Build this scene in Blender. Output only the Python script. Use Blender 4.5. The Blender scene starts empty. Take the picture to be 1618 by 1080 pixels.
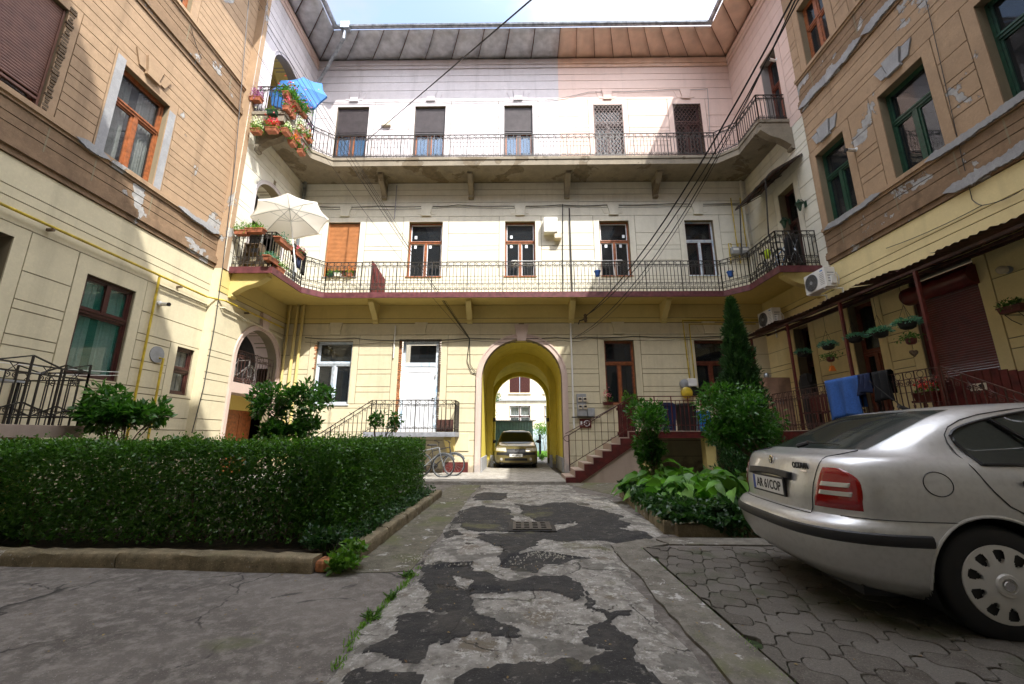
import bpy, bmesh, math, random
import numpy as np
from mathutils import Vector, Matrix, Euler
from mathutils.geometry import tessellate_polygon
S=bpy.context.scene; C=S.collection
random.seed(7); rng=np.random.default_rng(7)
PI=math.pi
# ---------------------------------------------------------------- camera
PITCH=math.atan(150/651.); YAW=math.atan(8*math.cos(PITCH)/651.); EYE=1.25
cam_d=bpy.data.cameras.new('camera'); cam=bpy.data.objects.new('camera',cam_d); C.objects.link(cam)
cam.location=(0,0,EYE); cam.rotation_euler=(PI/2+PITCH,0,YAW)
cam_d.sensor_width=36; cam_d.lens=651/1618*36; cam_d.clip_start=.05; cam_d.clip_end=2000
S.camera=cam
# ---------------------------------------------------------------- light
SUN=Vector((.72,-1,1.57)).normalized()
S.view_settings.view_transform='Standard'; S.view_settings.look='None'; S.view_settings.gamma=1
S.view_settings.exposure=2.15
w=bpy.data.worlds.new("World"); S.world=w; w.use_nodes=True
nt=w.node_tree; nt.nodes.clear()
sky=nt.nodes.new('ShaderNodeTexSky'); sky.sky_type='NISHITA'; sky.sun_disc=False
sky.sun_elevation=math.asin(SUN.z); sky.sun_rotation=math.atan2(SUN.x,SUN.y); sky.dust_density=1.5
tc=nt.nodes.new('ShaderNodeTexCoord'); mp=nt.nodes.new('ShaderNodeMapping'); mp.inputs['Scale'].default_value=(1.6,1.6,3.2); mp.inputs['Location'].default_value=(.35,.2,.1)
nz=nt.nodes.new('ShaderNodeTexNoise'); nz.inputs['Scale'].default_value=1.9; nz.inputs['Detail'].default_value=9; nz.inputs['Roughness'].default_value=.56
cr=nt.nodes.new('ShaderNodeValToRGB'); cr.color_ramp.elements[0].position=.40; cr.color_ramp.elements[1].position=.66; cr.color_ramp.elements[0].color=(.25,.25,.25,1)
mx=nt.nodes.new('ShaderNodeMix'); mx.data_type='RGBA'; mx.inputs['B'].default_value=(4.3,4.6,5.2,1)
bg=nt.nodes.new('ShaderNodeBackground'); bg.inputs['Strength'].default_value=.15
out=nt.nodes.new('ShaderNodeOutputWorld'); L=nt.links.new
L(tc.outputs['Generated'],mp.inputs['Vector']); L(mp.outputs[0],nz.inputs['Vector']); L(nz.outputs['Fac'],cr.inputs[0])
# clouds: unseen ones overhead and near the sun brightened to add fill light
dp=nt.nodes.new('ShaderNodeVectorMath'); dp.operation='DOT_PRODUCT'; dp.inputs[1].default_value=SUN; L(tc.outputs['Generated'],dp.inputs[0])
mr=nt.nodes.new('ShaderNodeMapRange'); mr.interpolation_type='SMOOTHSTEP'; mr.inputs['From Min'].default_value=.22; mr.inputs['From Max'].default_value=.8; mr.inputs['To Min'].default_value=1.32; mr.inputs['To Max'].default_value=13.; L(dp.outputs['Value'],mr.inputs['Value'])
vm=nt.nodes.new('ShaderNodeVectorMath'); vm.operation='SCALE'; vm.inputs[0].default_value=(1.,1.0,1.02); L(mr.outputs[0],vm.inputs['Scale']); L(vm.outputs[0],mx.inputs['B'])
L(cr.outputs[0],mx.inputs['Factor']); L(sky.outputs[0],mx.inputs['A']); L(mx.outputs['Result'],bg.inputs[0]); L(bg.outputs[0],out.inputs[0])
sd=bpy.data.lights.new('sun','SUN'); sd.energy=2.0; sd.angle=math.radians(.53); sd.color=(1,.955,.88)
so=bpy.data.objects.new('sun',sd); C.objects.link(so); so.rotation_euler=(-SUN).to_track_quat('-Z','Y').to_euler(); so.location=(20,-25,40)
# ---------------------------------------------------------------- helpers
def ray(u,v):
    r=(u-809)/651.; up=(540-v)/651.
    y=math.cos(PITCH)-up*math.sin(PITCH); z=math.sin(PITCH)+up*math.cos(PITCH)
    c,s=math.cos(YAW),math.sin(YAW); return Vector((r*c-y*s, r*s+y*c, z))
def onY(u,v,Y): d=ray(u,v); p=d*(Y/d.y); p.z+=EYE; return p
def onX(u,v,X): d=ray(u,v); p=d*(X/d.x); p.z+=EYE; return p
def onZ(u,v,Z=0.): d=ray(u,v); p=d*((Z-EYE)/d.z); p.z+=EYE; return p
def tag(o,label=None,cat=None,group=None,kind=None):
    if label: o['label']=label
    if cat: o['category']=cat
    if group: o['group']=group
    if kind: o['kind']=kind
    return o
def empty(name,loc,label=None,cat=None,group=None,rz=0,rot=None):
    o=bpy.data.objects.new(name,None); C.objects.link(o); o.location=loc; o.empty_display_size=.2
    o.rotation_euler=rot if rot else (0,0,rz)
    return tag(o,label,cat,group)
def copytree(o,parent=None,label=None):
    c=o.copy(); C.objects.link(c)
    if parent: c.parent=parent
    if label: c['label']=label
    for ch in list(o.children): copytree(ch,c)
    return c
def world_loc(o):
    p=Vector((0,0,0))
    while o: p+=Vector(o.location); o=o.parent
    return p
class MB:
    def __init__(s): s.v=[]; s.f=[]; s.mi=[]
    def add(s,vs,fs,mi=0):
        n=len(s.v); s.v+= [tuple(v) for v in vs]; s.f+=[tuple(i+n for i in f) for f in fs]; s.mi+=[mi]*len(fs); return s
    def box(s,x0,x1,y0,y1,z0,z1,mi=0,fn=None):
        vs=[(x,y,z) for z in (z0,z1) for y in (y0,y1) for x in (x0,x1)]
        if fn: vs=[fn(*v) for v in vs]
        return s.add(vs,[(0,1,3,2),(4,6,7,5),(0,4,5,1),(2,3,7,6),(0,2,6,4),(1,5,7,3)],mi)
    def bar(s,a,b,w,h,mi=0,up=(0,0,1)):
        a=Vector(a);b=Vector(b);d=(b-a).normalized();up=Vector(up)
        if abs(d.dot(up))>.98: up=Vector((0,1,0))
        x=d.cross(up).normalized()*w/2; y=x.cross(d).normalized()*h/2
        vs=[p+sx*x+sy*y for p in (a,b) for sx,sy in ((-1,-1),(1,-1),(1,1),(-1,1))]
        return s.add(vs,[(0,3,2,1),(4,5,6,7),(0,1,5,4),(1,2,6,5),(2,3,7,6),(3,0,4,7)],mi)
    def tube(s,pts,r,n=6,mi=0,closed=False,taper=None):
        pts=[Vector(p) for p in pts]; m=len(pts); rings=[]; prev=None
        for i,p in enumerate(pts):
            if closed: d=pts[(i+1)%m]-pts[i-1]
            else: d=pts[min(i+1,m-1)]-pts[max(i-1,0)]
            if d.length<1e-9: d=Vector((0,0,1))
            d.normalize()
            if prev is None:
                a=Vector((0,0,1)) if abs(d.z)<.9 else Vector((1,0,0)); x=d.cross(a).normalized()
            else:
                x=prev-d*prev.dot(d)
                x=x.normalized() if x.length>1e-6 else d.orthogonal().normalized()
            prev=x; y=d.cross(x); rr=r if taper is None else r*(1+(taper-1)*i/(m-1))
            rings.append([p+x*rr*math.cos(2*PI*k/n)+y*rr*math.sin(2*PI*k/n) for k in range(n)])
        vs=[v for R in rings for v in R]; fs=[]
        for i in range(m if closed else m-1):
            j=(i+1)%m
            for k in range(n): fs.append((i*n+k,i*n+(k+1)%n,j*n+(k+1)%n,j*n+k))
        if not closed: fs+=[tuple(range(n))[::-1],tuple((m-1)*n+k for k in range(n))]
        return s.add(vs,fs,mi)
    def lathe(s,prof,loc=(0,0,0),n=16,mi=0,axis='z',caps=True):
        loc=Vector(loc); vs=[]
        for r,z in prof:
            for k in range(n):
                c,q=r*math.cos(2*PI*k/n),r*math.sin(2*PI*k/n)
                vs.append(loc+Vector({'z':(c,q,z),'y':(c,z,q),'x':(z,c,q)}[axis]))
        fs=[]
        for i in range(len(prof)-1):
            for k in range(n): fs.append((i*n+k,i*n+(k+1)%n,(i+1)*n+(k+1)%n,(i+1)*n+k))
        if caps: fs+=[tuple(range(n))[::-1],tuple((len(prof)-1)*n+k for k in range(n))]
        return s.add(vs,fs,mi)
    def prism(s,poly,d0,d1,fn,mi=0,holes=()):
        """poly in (a,z), extruded between d0,d1, mapped by fn(a,d,z)"""
        loops=[list(poly)]+[list(h) for h in holes]
        flat=[p for l in loops for p in l]
        tris=tessellate_polygon([[Vector((p[0],p[1],0)) for p in l] for l in loops])
        n=len(flat); vs=[fn(a,d0,z) for a,z in flat]+[fn(a,d1,z) for a,z in flat]
        if not holes: fs=[tuple(range(n)),tuple(range(2*n-1,n-1,-1))]
        else: fs=[t for t in tris]+[tuple(i+n for i in t[::-1]) for t in tris]
        k=0
        for l in loops:
            m=len(l)
            for i in range(m): fs.append((k+i,k+(i+1)%m,n+k+(i+1)%m,n+k+i))
            k+=m
        return s.add(vs,fs,mi)
    def grid(s,P,mi=0,closeu=False):
        """P list of rows of points"""
        r=len(P);c=len(P[0]);fs=[]
        for i in range(r-1):
            for j in range(c if closeu else c-1): fs.append((i*c+j,i*c+(j+1)%c,(i+1)*c+(j+1)%c,(i+1)*c+j))
        return s.add([p for R in P for p in R],fs,mi)
    def sphere(s,c,r,n=12,m=8,mi=0,sc=(1,1,1)):
        P=[[(c[0]+r*sc[0]*math.sin(PI*i/m)*math.cos(2*PI*j/n),c[1]+r*sc[1]*math.sin(PI*i/m)*math.sin(2*PI*j/n),c[2]+r*sc[2]*math.cos(PI*i/m)) for j in range(n)] for i in range(m+1)]
        return s.grid(P,mi,True)
    def build(s,name,mats,parent=None,smooth=False,local=False,bevel=0,recalc=True,ang=35):
        me=bpy.data.meshes.new(name)
        vs=s.v
        if parent is not None and not local:
            o_=world_loc(parent); vs=[(x-o_.x,y-o_.y,z-o_.z) for x,y,z in vs]
        me.from_pydata(vs,[],s.f)
        if not isinstance(mats,(list,tuple)): mats=[mats]
        for m in mats: me.materials.append(m)
        if len(mats)>1: me.polygons.foreach_set('material_index',s.mi)
        if recalc:
            bm=bmesh.new(); bm.from_mesh(me); bmesh.ops.remove_doubles(bm,verts=bm.verts,dist=1e-5) if smooth else None
            bmesh.ops.recalc_face_normals(bm,faces=bm.faces); bm.to_mesh(me); bm.free()
        if smooth:
            me.polygons.foreach_set('use_smooth',[True]*len(me.polygons))
            me.set_sharp_from_angle(angle=math.radians(ang))
        me.update()
        o=bpy.data.objects.new(name,me); C.objects.link(o)
        if parent is not None: o.parent=parent
        if bevel:
            md=o.modifiers.new('bevel','BEVEL'); md.width=bevel; md.segments=2; md.limit_method='ANGLE'
        return o
# facade frames: a along the wall, d outwards from it, z up
YB=14.5; XLN=-8.76; XLF=-8.5; XR=8.9; XRF=8.97
FB=lambda a,d,z:(a,YB-d,z)
FLN=lambda a,d,z:(XLN+d,a,z)
FLF=lambda a,d,z:(XLF+d,a,z)
FR=lambda a,d,z:(XR-d,a,z)
FRF=lambda a,d,z:(XRF-d,a,z)
# ---------------------------------------------------------------- materials
def new_mat(name):
    m=bpy.data.materials.new(name); m.use_nodes=True; n=m.node_tree; b=n.nodes['Principled BSDF']; return m,n,b
def N(n,t,**kw):
    x=n.nodes.new(t)
    for k,v in kw.items():
        if k in x.inputs: x.inputs[k].default_value=v
        else: setattr(x,k,v)
    return x
def noise(n,vec,scale,detail=6,rough=.55,sc=None,dist=0):
    if sc:
        m=N(n,'ShaderNodeMapping'); m.inputs['Scale'].default_value=sc; n.links.new(vec,m.inputs[0]); vec=m.outputs[0]
    x=N(n,'ShaderNodeTexNoise',Scale=scale,Detail=detail,Roughness=rough,Distortion=dist); n.links.new(vec,x.inputs['Vector']); return x.outputs['Fac']
def ramp(n,fac,p0,p1,c0=(0,0,0,1),c1=(1,1,1,1)):
    r=N(n,'ShaderNodeValToRGB'); e=r.color_ramp.elements; e[0].position=p0; e[1].position=p1; e[0].color=c0; e[1].color=c1
    n.links.new(fac,r.inputs[0]); return r.outputs[0]
def mixc(n,fac,a,b,mode='MIX'):
    x=N(n,'ShaderNodeMix',data_type='RGBA',blend_type=mode)
    for k,v in (('A',a),('B',b)):
        if isinstance(v,(tuple,list)): x.inputs[k].default_value=(*v[:3],1)
        else: n.links.new(v,x.inputs[k])
    if isinstance(fac,(int,float)): x.inputs['Factor'].default_value=fac
    else: n.links.new(fac,x.inputs['Factor'])
    return x.outputs['Result']
def bump(n,b,h,strength=.3,dist=.01,prev=None):
    x=N(n,'ShaderNodeBump',Strength=strength,Distance=dist); n.links.new(h,x.inputs['Height'])
    if prev: n.links.new(prev,x.inputs['Normal'])
    n.links.new(x.outputs[0],b.inputs['Normal']); return x.outputs[0]
def pos(n): return N(n,'ShaderNodeNewGeometry').outputs['Position']
def simple(name,col,rough=.6,metal=0,var=.12,scale=6,bmp=.15,bscale=40,spec=None,coat=0,tint=None):
    m,n,b=new_mat(name); p=pos(n); f=noise(n,p,scale)
    dk=tuple(c*(1-var*1.6) for c in col); lt=tuple(min(1,c*(1+var)) for c in col)
    c=mixc(n,ramp(n,f,.3,.7),dk,lt)
    if tint: c=mixc(n,ramp(n,noise(n,p,scale*.35,sc=(1,1,.4)),.55,.72),c,tint)
    n.links.new(c,b.inputs['Base Color']); b.inputs['Roughness'].default_value=rough; b.inputs['Metallic'].default_value=metal
    if coat: b.inputs['Coat Weight'].default_value=coat
    if spec is not None: b.inputs['Specular IOR Level'].default_value=spec
    if bmp: bump(n,b,noise(n,p,bscale,4),bmp,.006)
    return m
def plaster(name,col,rough=.88,stain=.5,patch=0,patchcol=(.33,.34,.36),streakcol=None,fine=.25,grime=None,pscale=.9):
    m,n,b=new_mat(name); p=pos(n)
    big=noise(n,p,.9,7,.6); mid=noise(n,p,4,8,.65)
    c=mixc(n,ramp(n,big,.3,.72),tuple(x*(1-.16*stain) for x in col),tuple(min(1,x*(1+.08*stain)) for x in col))
    c=mixc(n,ramp(n,mid,.42,.72),c,tuple(max(0,x*(1-.24*stain)) for x in col))
    fm=noise(n,p,22,6,.7); c=mixc(n,ramp(n,fm,.5,.72),c,tuple(max(0,x*(1-.22*stain)) for x in col)); c=mixc(n,ramp(n,fm,.28,.42,(1,1,1,1),(0,0,0,1)),c,tuple(min(1,x*(1+.12*stain)) for x in col))
    st=noise(n,p,2.2,6,.6,sc=(1,1,.09)); sc_=streakcol or tuple(x*.55 for x in col)
    sf=N(n,'ShaderNodeMath',operation='MULTIPLY'); sf.inputs[1].default_value=.75*stain
    n.links.new(ramp(n,st,.53,.70),sf.inputs[0]); c=mixc(n,sf.outputs[0],c,sc_)
    if grime:
        # splash dirt kept near the ground, a stain of its own
        sx=N(n,'ShaderNodeSeparateXYZ'); n.links.new(p,sx.inputs[0])
        mr=N(n,'ShaderNodeMapRange'); mr.inputs['From Min'].default_value=0; mr.inputs['From Max'].default_value=.9; mr.inputs['To Min'].default_value=.45; mr.inputs['To Max'].default_value=-.1
        n.links.new(sx.outputs[2],mr.inputs[0]); ad=N(n,'ShaderNodeMath',operation='ADD'); n.links.new(mr.outputs[0],ad.inputs[0]); n.links.new(mid,ad.inputs[1])
        c=mixc(n,ramp(n,ad.outputs[0],.62,.85),c,grime)
    hgt=noise(n,p,55,5,.6)
    if patch:
        pf=noise(n,p,pscale,9,.62,dist=.4); pm=ramp(n,pf,1-patch-.003,1-patch+.003); rim=ramp(n,pf,1-patch-.012,1-patch-.003); c=mixc(n,rim,c,tuple(x*.45 for x in col))
        gcol=mixc(n,ramp(n,noise(n,p,7,6),.35,.7),tuple(x*.8 for x in patchcol),tuple(x*1.25 for x in patchcol))
        c=mixc(n,pm,c,gcol)
        x=N(n,'ShaderNodeMath',operation='MULTIPLY_ADD'); n.links.new(pm,x.inputs[0]); x.inputs[1].default_value=-1.2; n.links.new(hgt,x.inputs[2]); hgt=x.outputs[0]
    n.links.new(c,b.inputs['Base Color']); b.inputs['Roughness'].default_value=rough; b.inputs['Specular IOR Level'].default_value=.25
    b1=bump(n,b,hgt,fine,.006); bump(n,b,mid,fine*.8,.02,b1)
    return m
def glassmat(name,tint=(.02,.025,.03),rough=.03):
    # window pane over a dark room: reflective glazing with a faint see-through
    m,n,b=new_mat(name); b.inputs['Base Color'].default_value=(*tint,1); b.inputs['Roughness'].default_value=rough
    b.inputs['Specular IOR Level'].default_value=.9; b.inputs['IOR'].default_value=1.55
    p=pos(n); bump(n,b,noise(n,p,1.4,2),.12,.02)
    tr=N(n,'ShaderNodeBsdfTransparent'); mix=N(n,'ShaderNodeMixShader'); mix.inputs[0].default_value=.55
    tr.inputs[0].default_value=(.9,.95,.93,1)
    o=n.nodes['Material Output']; n.links.new(tr.outputs[0],mix.inputs[1]); n.links.new(b.outputs[0],mix.inputs[2]); n.links.new(mix.outputs[0],o.inputs[0])
    return m
def leafmat(name,col,col2,gloss=.35,trans=.35):
    m,n,b=new_mat(name)
    at=N(n,'ShaderNodeAttribute',attribute_name='rnd'); c=mixc(n,at.outputs['Fac'],col,col2)
    n.links.new(c,b.inputs['Base Color']); b.inputs['Roughness'].default_value=gloss; b.inputs['Specular IOR Level'].default_value=.45
    tl=N(n,'ShaderNodeBsdfTranslucent'); c2=mixc(n,1.,c,(1.6,1.9,.7),'MULTIPLY'); n.links.new(c2,tl.inputs[0])
    mix=N(n,'ShaderNodeMixShader'); mix.inputs[0].default_value=trans
    n.links.new(b.outputs[0],mix.inputs[1]); n.links.new(tl.outputs[0],mix.inputs[2]); n.links.new(mix.outputs[0],n.nodes['Material Output'].inputs[0])
    return m
M={}
M['cream']=plaster('cream plaster',(.64,.575,.40),stain=.5,grime=(.33,.27,.2))
M['creamR']=plaster('right wing yellow cream plaster',(.76,.64,.34),stain=.4,grime=(.33,.27,.2))  # even, yellower cream paint of the right wing
M['creamB']=plaster('ochre cream plaster',(.64,.52,.21),stain=.3,grime=(.33,.27,.2))
M['cream2']=plaster('pale cream plaster',(.70,.675,.575),stain=.5)
M['ochre']=plaster('ochre soffit plaster',(.62,.48,.15),stain=.3)
M['yellow']=plaster('yellow passage paint',(.70,.58,.10),stain=.6,grime=(.2,.17,.12))
M['white3']=plaster('white lavender plaster',(.60,.56,.57),stain=.5)
M['pink3']=plaster('pink plaster',(.72,.55,.48),stain=.3)
M['pinktrim']=plaster('pale pink arch trim',(.60,.47,.41),stain=.5,patch=.33,patchcol=(.5,.5,.5),grime=(.35,.32,.3))
M['brown']=plaster('brown sandy render',(.41,.285,.18),stain=.9,patch=.365,fine=.8,pscale=.75,patchcol=(.36,.355,.345))
M['brownband']=plaster('brown sill band render',(.27,.18,.11),stain=1.3,patch=.40,fine=.8,patchcol=(.36,.355,.345))
M['cement']=plaster('bare cement repair',(.36,.365,.375),stain=1.1,fine=.9)
M['groove']=plaster('dirty groove plaster',(.24,.20,.13),stain=.5)
M['grooveW']=plaster('dirty groove plaster pale',(.30,.27,.25),stain=.5)
M['brickbare']=simple('bare brick edge',(.42,.17,.07),.95,var=.5,scale=14,bmp=.8)
M['concrete']=plaster('weathered balcony concrete',(.27,.235,.18),stain=1.0,patch=.42,patchcol=(.16,.13,.09),fine=.5)
M['maroon']=simple('maroon painted metal edge',(.12,.035,.04),.45,var=.3)
M['iron']=simple('dark wrought iron',(.03,.025,.022),.5,var=.3)
M['rustiron']=simple('rusty brown wrought iron',(.085,.035,.026),.55,var=.45,scale=20)
M['zinc']=simple('weathered zinc sheet',(.50,.51,.53),.5,metal=.15,var=.2,scale=3,bmp=.35,bscale=6)
M['gutterm']=simple('grey gutter metal',(.34,.37,.40),.38,metal=.8,var=.3)
M['peach']=simple('peach painted soffit boards',(.72,.51,.39),.7,var=.10,scale=2)
M['rooftile']=simple('dull red roof tiles',(.25,.09,.05),.85,var=.4,scale=5)
M['wood']=simple('orange brown varnished wood',(.30,.095,.03),.42,var=.3,scale=12)
M['woodR']=simple('red brown window wood',(.15,.04,.02),.42,var=.3,scale=12)
M['woodD']=simple('dark maroon window wood',(.05,.012,.010),.4,var=.3,scale=12)
M['greenw']=simple('dark green window paint',(.012,.055,.03),.4,var=.3,scale=12)
M['pvc']=simple('white pvc',(.72,.75,.80),.3,var=.04)
M['pvcfoil']=simple('white pvc with blue protective film',(.62,.70,.78),.35,var=.12,scale=12,tint=(.25,.42,.62))
M['shutO']=simple('orange brown shutter slats',(.42,.17,.06),.5,var=.12)
M['shutB']=simple('brown shutter slats',(.17,.075,.05),.5,var=.15)
M['shutG']=simple('grey brown shutter slats',(.055,.045,.048),.5,var=.15)
M['shutR']=simple('dark red shutter slats',(.115,.011,.009),.38,var=.2)
M['redpaint']=simple('red brown paint',(.095,.012,.010),.5,var=.35)
M['glass']=glassmat('window glass')
M['glassB']=glassmat('glass tinted with sky reflection',(.10,.2,.36),.05)  # blue sky reflection put into the pane colour
M['glassG']=glassmat('greenish glass',(.015,.12,.09))
M['curtain']=simple('white net curtain',(.62,.62,.60),.9,var=.1,scale=20)
M['curtainG']=simple('pale grey green curtain',(.35,.42,.38),.9,var=.2,scale=14)
M['dark']=simple('dark interior',(.02,.018,.016),.9)
M['room']=simple('dim room wall',(.10,.09,.08),.9)
M['black']=simple('black rubber',(.012,.012,.013),.6,var=.2)
M['cable']=simple('black cable sheath',(.01,.01,.011),.5,var=.2)
M['gasy']=simple('yellow painted gas pipe',(.52,.38,.03),.42,var=.25)
M['whitepaint']=simple('white painted metal',(.74,.74,.72),.35,var=.05)
M['beige']=simple('beige plastic',(.55,.48,.36),.5,var=.1)
M['grey']=simple('grey plastic',(.28,.29,.30),.5,var=.15)
M['terra']=simple('terracotta plastic',(.36,.12,.06),.6,var=.25)
M['bark']=simple('grey brown bark',(.15,.105,.065),.9,var=.4,scale=30,bmp=.8)
M['soil']=simple('dark garden soil',(.05,.035,.022),.95,var=.5,scale=12,bmp=1,bscale=30)
# ================================================================ SETTING
def ground_mat():
    m,n,b=new_mat('old courtyard concrete'); p=pos(n)
    a=noise(n,p,.7,8,.6,dist=.3); f=noise(n,p,9,8,.7); fine=noise(n,p,70,4,.7)
    c=mixc(n,ramp(n,a,.38,.62),(.085,.073,.062),(.165,.145,.125))
    c=mixc(n,ramp(n,f,.47,.62),c,(.21,.19,.165)); c=mixc(n,ramp(n,fine,.60,.70),c,(.34,.32,.29)); c=mixc(n,ramp(n,fine,.30,.40,(1,1,1,1),(0,0,0,1)),c,(.06,.055,.05))
    c=mixc(n,ramp(n,noise(n,p,1.7,9,.65,dist=1),.60,.64),c,(.05,.045,.038)); c=mixc(n,ramp(n,noise(n,p,45,4,.7),.67,.70),c,(.42,.40,.36))
    c=mixc(n,ramp(n,noise(n,p,.9,7,.6,sc=(1,1.4,1)),.6,.72),c,(.10,.105,.045))
    wv=N(n,'ShaderNodeVectorMath',operation='MULTIPLY_ADD'); cb=N(n,'ShaderNodeCombineXYZ'); n.links.new(noise(n,p,2,6,.6),cb.inputs[0]); n.links.new(noise(n,p,2.5,6,.6),cb.inputs[1]); n.links.new(cb.outputs[0],wv.inputs[0]); wv.inputs[1].default_value=(.5,.5,0); n.links.new(p,wv.inputs[2])
    v=N(n,'ShaderNodeTexVoronoi',feature='DISTANCE_TO_EDGE',Scale=.8); n.links.new(wv.outputs[0],v.inputs['Vector']); ck=N(n,'ShaderNodeMath',operation='MULTIPLY'); n.links.new(ramp(n,v.outputs['Distance'],.002,.010,(1,1,1,1),(0,0,0,1)),ck.inputs[0]); n.links.new(ramp(n,noise(n,p,.6,3),.48,.52),ck.inputs[1]); c=mixc(n,ck.outputs[0],c,(.02,.018,.014))
    n.links.new(c,b.inputs['Base Color']); b.inputs['Roughness'].default_value=.85
    b1=bump(n,b,f,.5,.02); bump(n,b,fine,.6,.006,b1); return m
def lane_mat():
    m,n,b=new_mat('broken asphalt over pale concrete'); p=pos(n)
    d=noise(n,p,2.2,6,.6); ad=N(n,'ShaderNodeVectorMath',operation='MULTIPLY_ADD'); ad.inputs[1].default_value=(.35,.35,0)
    cmb=N(n,'ShaderNodeCombineXYZ'); n.links.new(d,cmb.inputs[0]); n.links.new(noise(n,p,2.6,6,.6,sc=(1,1,3)),cmb.inputs[1])
    n.links.new(cmb.outputs[0],ad.inputs[0]); n.links.new(p,ad.inputs[2]); q=ad.outputs[0]
    at=N(n,'ShaderNodeAttribute',attribute_name='bare'); rg=noise(n,p,11,7,.75); ml=N(n,'ShaderNodeMath',operation='MULTIPLY_ADD'); n.links.new(rg,ml.inputs[0]); ml.inputs[1].default_value=.22; n.links.new(at.outputs['Fac'],ml.inputs[2]); mask=ramp(n,ml.outputs[0],.595,.630)   # 1 = pale concrete showing
    half=ramp(n,noise(n,q,1.9,8,.62),.50,.56)
    f=noise(n,p,8,9,.72); fine=noise(n,p,90,4,.7)
    conc=mixc(n,ramp(n,f,.34,.62),(.125,.113,.095),(.34,.32,.28)); conc=mixc(n,ramp(n,noise(n,p,2.4,8,.65),.55,.62),conc,(.15,.125,.09)); conc=mixc(n,ramp(n,noise(n,p,17,9,.78),.53,.60),conc,(.46,.44,.40)); conc=mixc(n,ramp(n,noise(n,p,19,8,.75),.60,.65),conc,(.05,.045,.038))
    asp=mixc(n,ramp(n,f,.35,.7),(.011,.0105,.0105),(.032,.030,.028)); asp=mixc(n,ramp(n,fine,.60,.68),asp,(.12,.115,.105)); asp=mixc(n,ramp(n,noise(n,p,3.1,9,.7,dist=.4),.50,.68),asp,(.060,.054,.045)); asp=mixc(n,ramp(n,noise(n,p,13,9,.75),.58,.64),asp,(.17,.16,.14))
    conc=mixc(n,ramp(n,noise(n,q,1.9,8,.62),.545,.56),conc,mixc(n,ramp(n,f,.4,.6),(.11,.10,.085),(.19,.18,.155))); c=mixc(n,mask,asp,conc)
    v=N(n,'ShaderNodeTexVoronoi',feature='DISTANCE_TO_EDGE',Scale=2.3); n.links.new(q,v.inputs['Vector'])
    cm=N(n,'ShaderNodeMath',operation='MULTIPLY'); n.links.new(ramp(n,v.outputs['Distance'],.004,.02,(1,1,1,1),(0,0,0,1)),cm.inputs[0]); n.links.new(ramp(n,noise(n,p,1.3,3),.5,.58),cm.inputs[1])
    c=mixc(n,cm.outputs[0],c,(.03,.028,.022))
    hole=ramp(n,noise(n,q,1.7,6,.55),.655,.67); c=mixc(n,hole,c,mixc(n,ramp(n,fine,.52,.6),(.03,.025,.018),(.16,.13,.09)))
    moss=ramp(n,noise(n,p,1.1,8,.66),.57,.66); c=mixc(n,moss,c,(.10,.095,.04))
    n.links.new(c,b.inputs['Base Color']); b.inputs['Roughness'].default_value=.78
    h=N(n,'ShaderNodeMath',operation='MULTIPLY_ADD'); n.links.new(mask,h.inputs[0]); h.inputs[1].default_value=-.8; n.links.new(f,h.inputs[2])
    h2=N(n,'ShaderNodeMath',operation='MULTIPLY_ADD'); n.links.new(hole,h2.inputs[0]); h2.inputs[1].default_value=-1.6; n.links.new(h.outputs[0],h2.inputs[2])
    h3=N(n,'ShaderNodeMath',operation='SUBTRACT'); n.links.new(h2.outputs[0],h3.inputs[0]); n.links.new(cm.outputs[0],h3.inputs[1])
    b1=bump(n,b,h3.outputs[0],.75,.03); bump(n,b,fine,.7,.006,b1); return m
def mossy_mat(name,c0,c1,moss=.5):
    m,n,b=new_mat(name); p=pos(n); f=noise(n,p,6,9,.7); fine=noise(n,p,70,4,.7)
    c=mixc(n,ramp(n,f,.38,.62),c0,c1); c=mixc(n,ramp(n,fine,.60,.68),c,tuple(x*1.7 for x in c1)); c=mixc(n,ramp(n,fine,.30,.40,(1,1,1,1),(0,0,0,1)),c,tuple(x*.3 for x in c0)); c=mixc(n,ramp(n,noise(n,p,1.2,8,.65),1-moss-.02,1-moss+.1),c,(.11,.115,.045))
    c=mixc(n,ramp(n,noise(n,p,4,9,.7,dist=.6),.60,.63),c,(.42,.41,.38))
    n.links.new(c,b.inputs['Base Color']); b.inputs['Roughness'].default_value=.88
    b1=bump(n,b,f,.5,.02); bump(n,b,fine,.6,.006,b1); return m
M['ground']=ground_mat(); M['lane']=lane_mat(); M['mossy']=mossy_mat('mossy concrete strip',(.085,.074,.05),(.165,.15,.11),.47)
M['strip']=mossy_mat('worn concrete strip',(.10,.09,.07),(.19,.175,.145),.40)
def paver_mat():
    m,n,b=new_mat('grey brown wavy pavers'); p=pos(n); f=noise(n,p,9,9,.72); fine=noise(n,p,110,4,.7); rn=N(n,'ShaderNodeNewGeometry').outputs['Random Per Island']
    c=mixc(n,rn,(.048,.038,.027),(.125,.112,.095)); c=mixc(n,ramp(n,f,.4,.68),c,(.11,.098,.08)); c=mixc(n,ramp(n,fine,.56,.68),c,(.21,.19,.16)); c=mixc(n,ramp(n,fine,.30,.42,(1,1,1,1),(0,0,0,1)),c,(.02,.018,.015))
    c=mixc(n,ramp(n,noise(n,p,1.3,8,.66),.54,.66),c,(.04,.048,.018)); n.links.new(c,b.inputs['Base Color']); b.inputs['Roughness'].default_value=.75; b1=bump(n,b,f,.6,.02); bump(n,b,fine,.8,.006,b1); return m
M['paver']=paver_mat(); M['joint']=simple('mossy joint soil',(.025,.045,.010),.95,var=.5,scale=20,bmp=1)
M['walk']=mossy_mat('pale worn pavement',(.20,.185,.16),(.34,.32,.285),.25)
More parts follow.
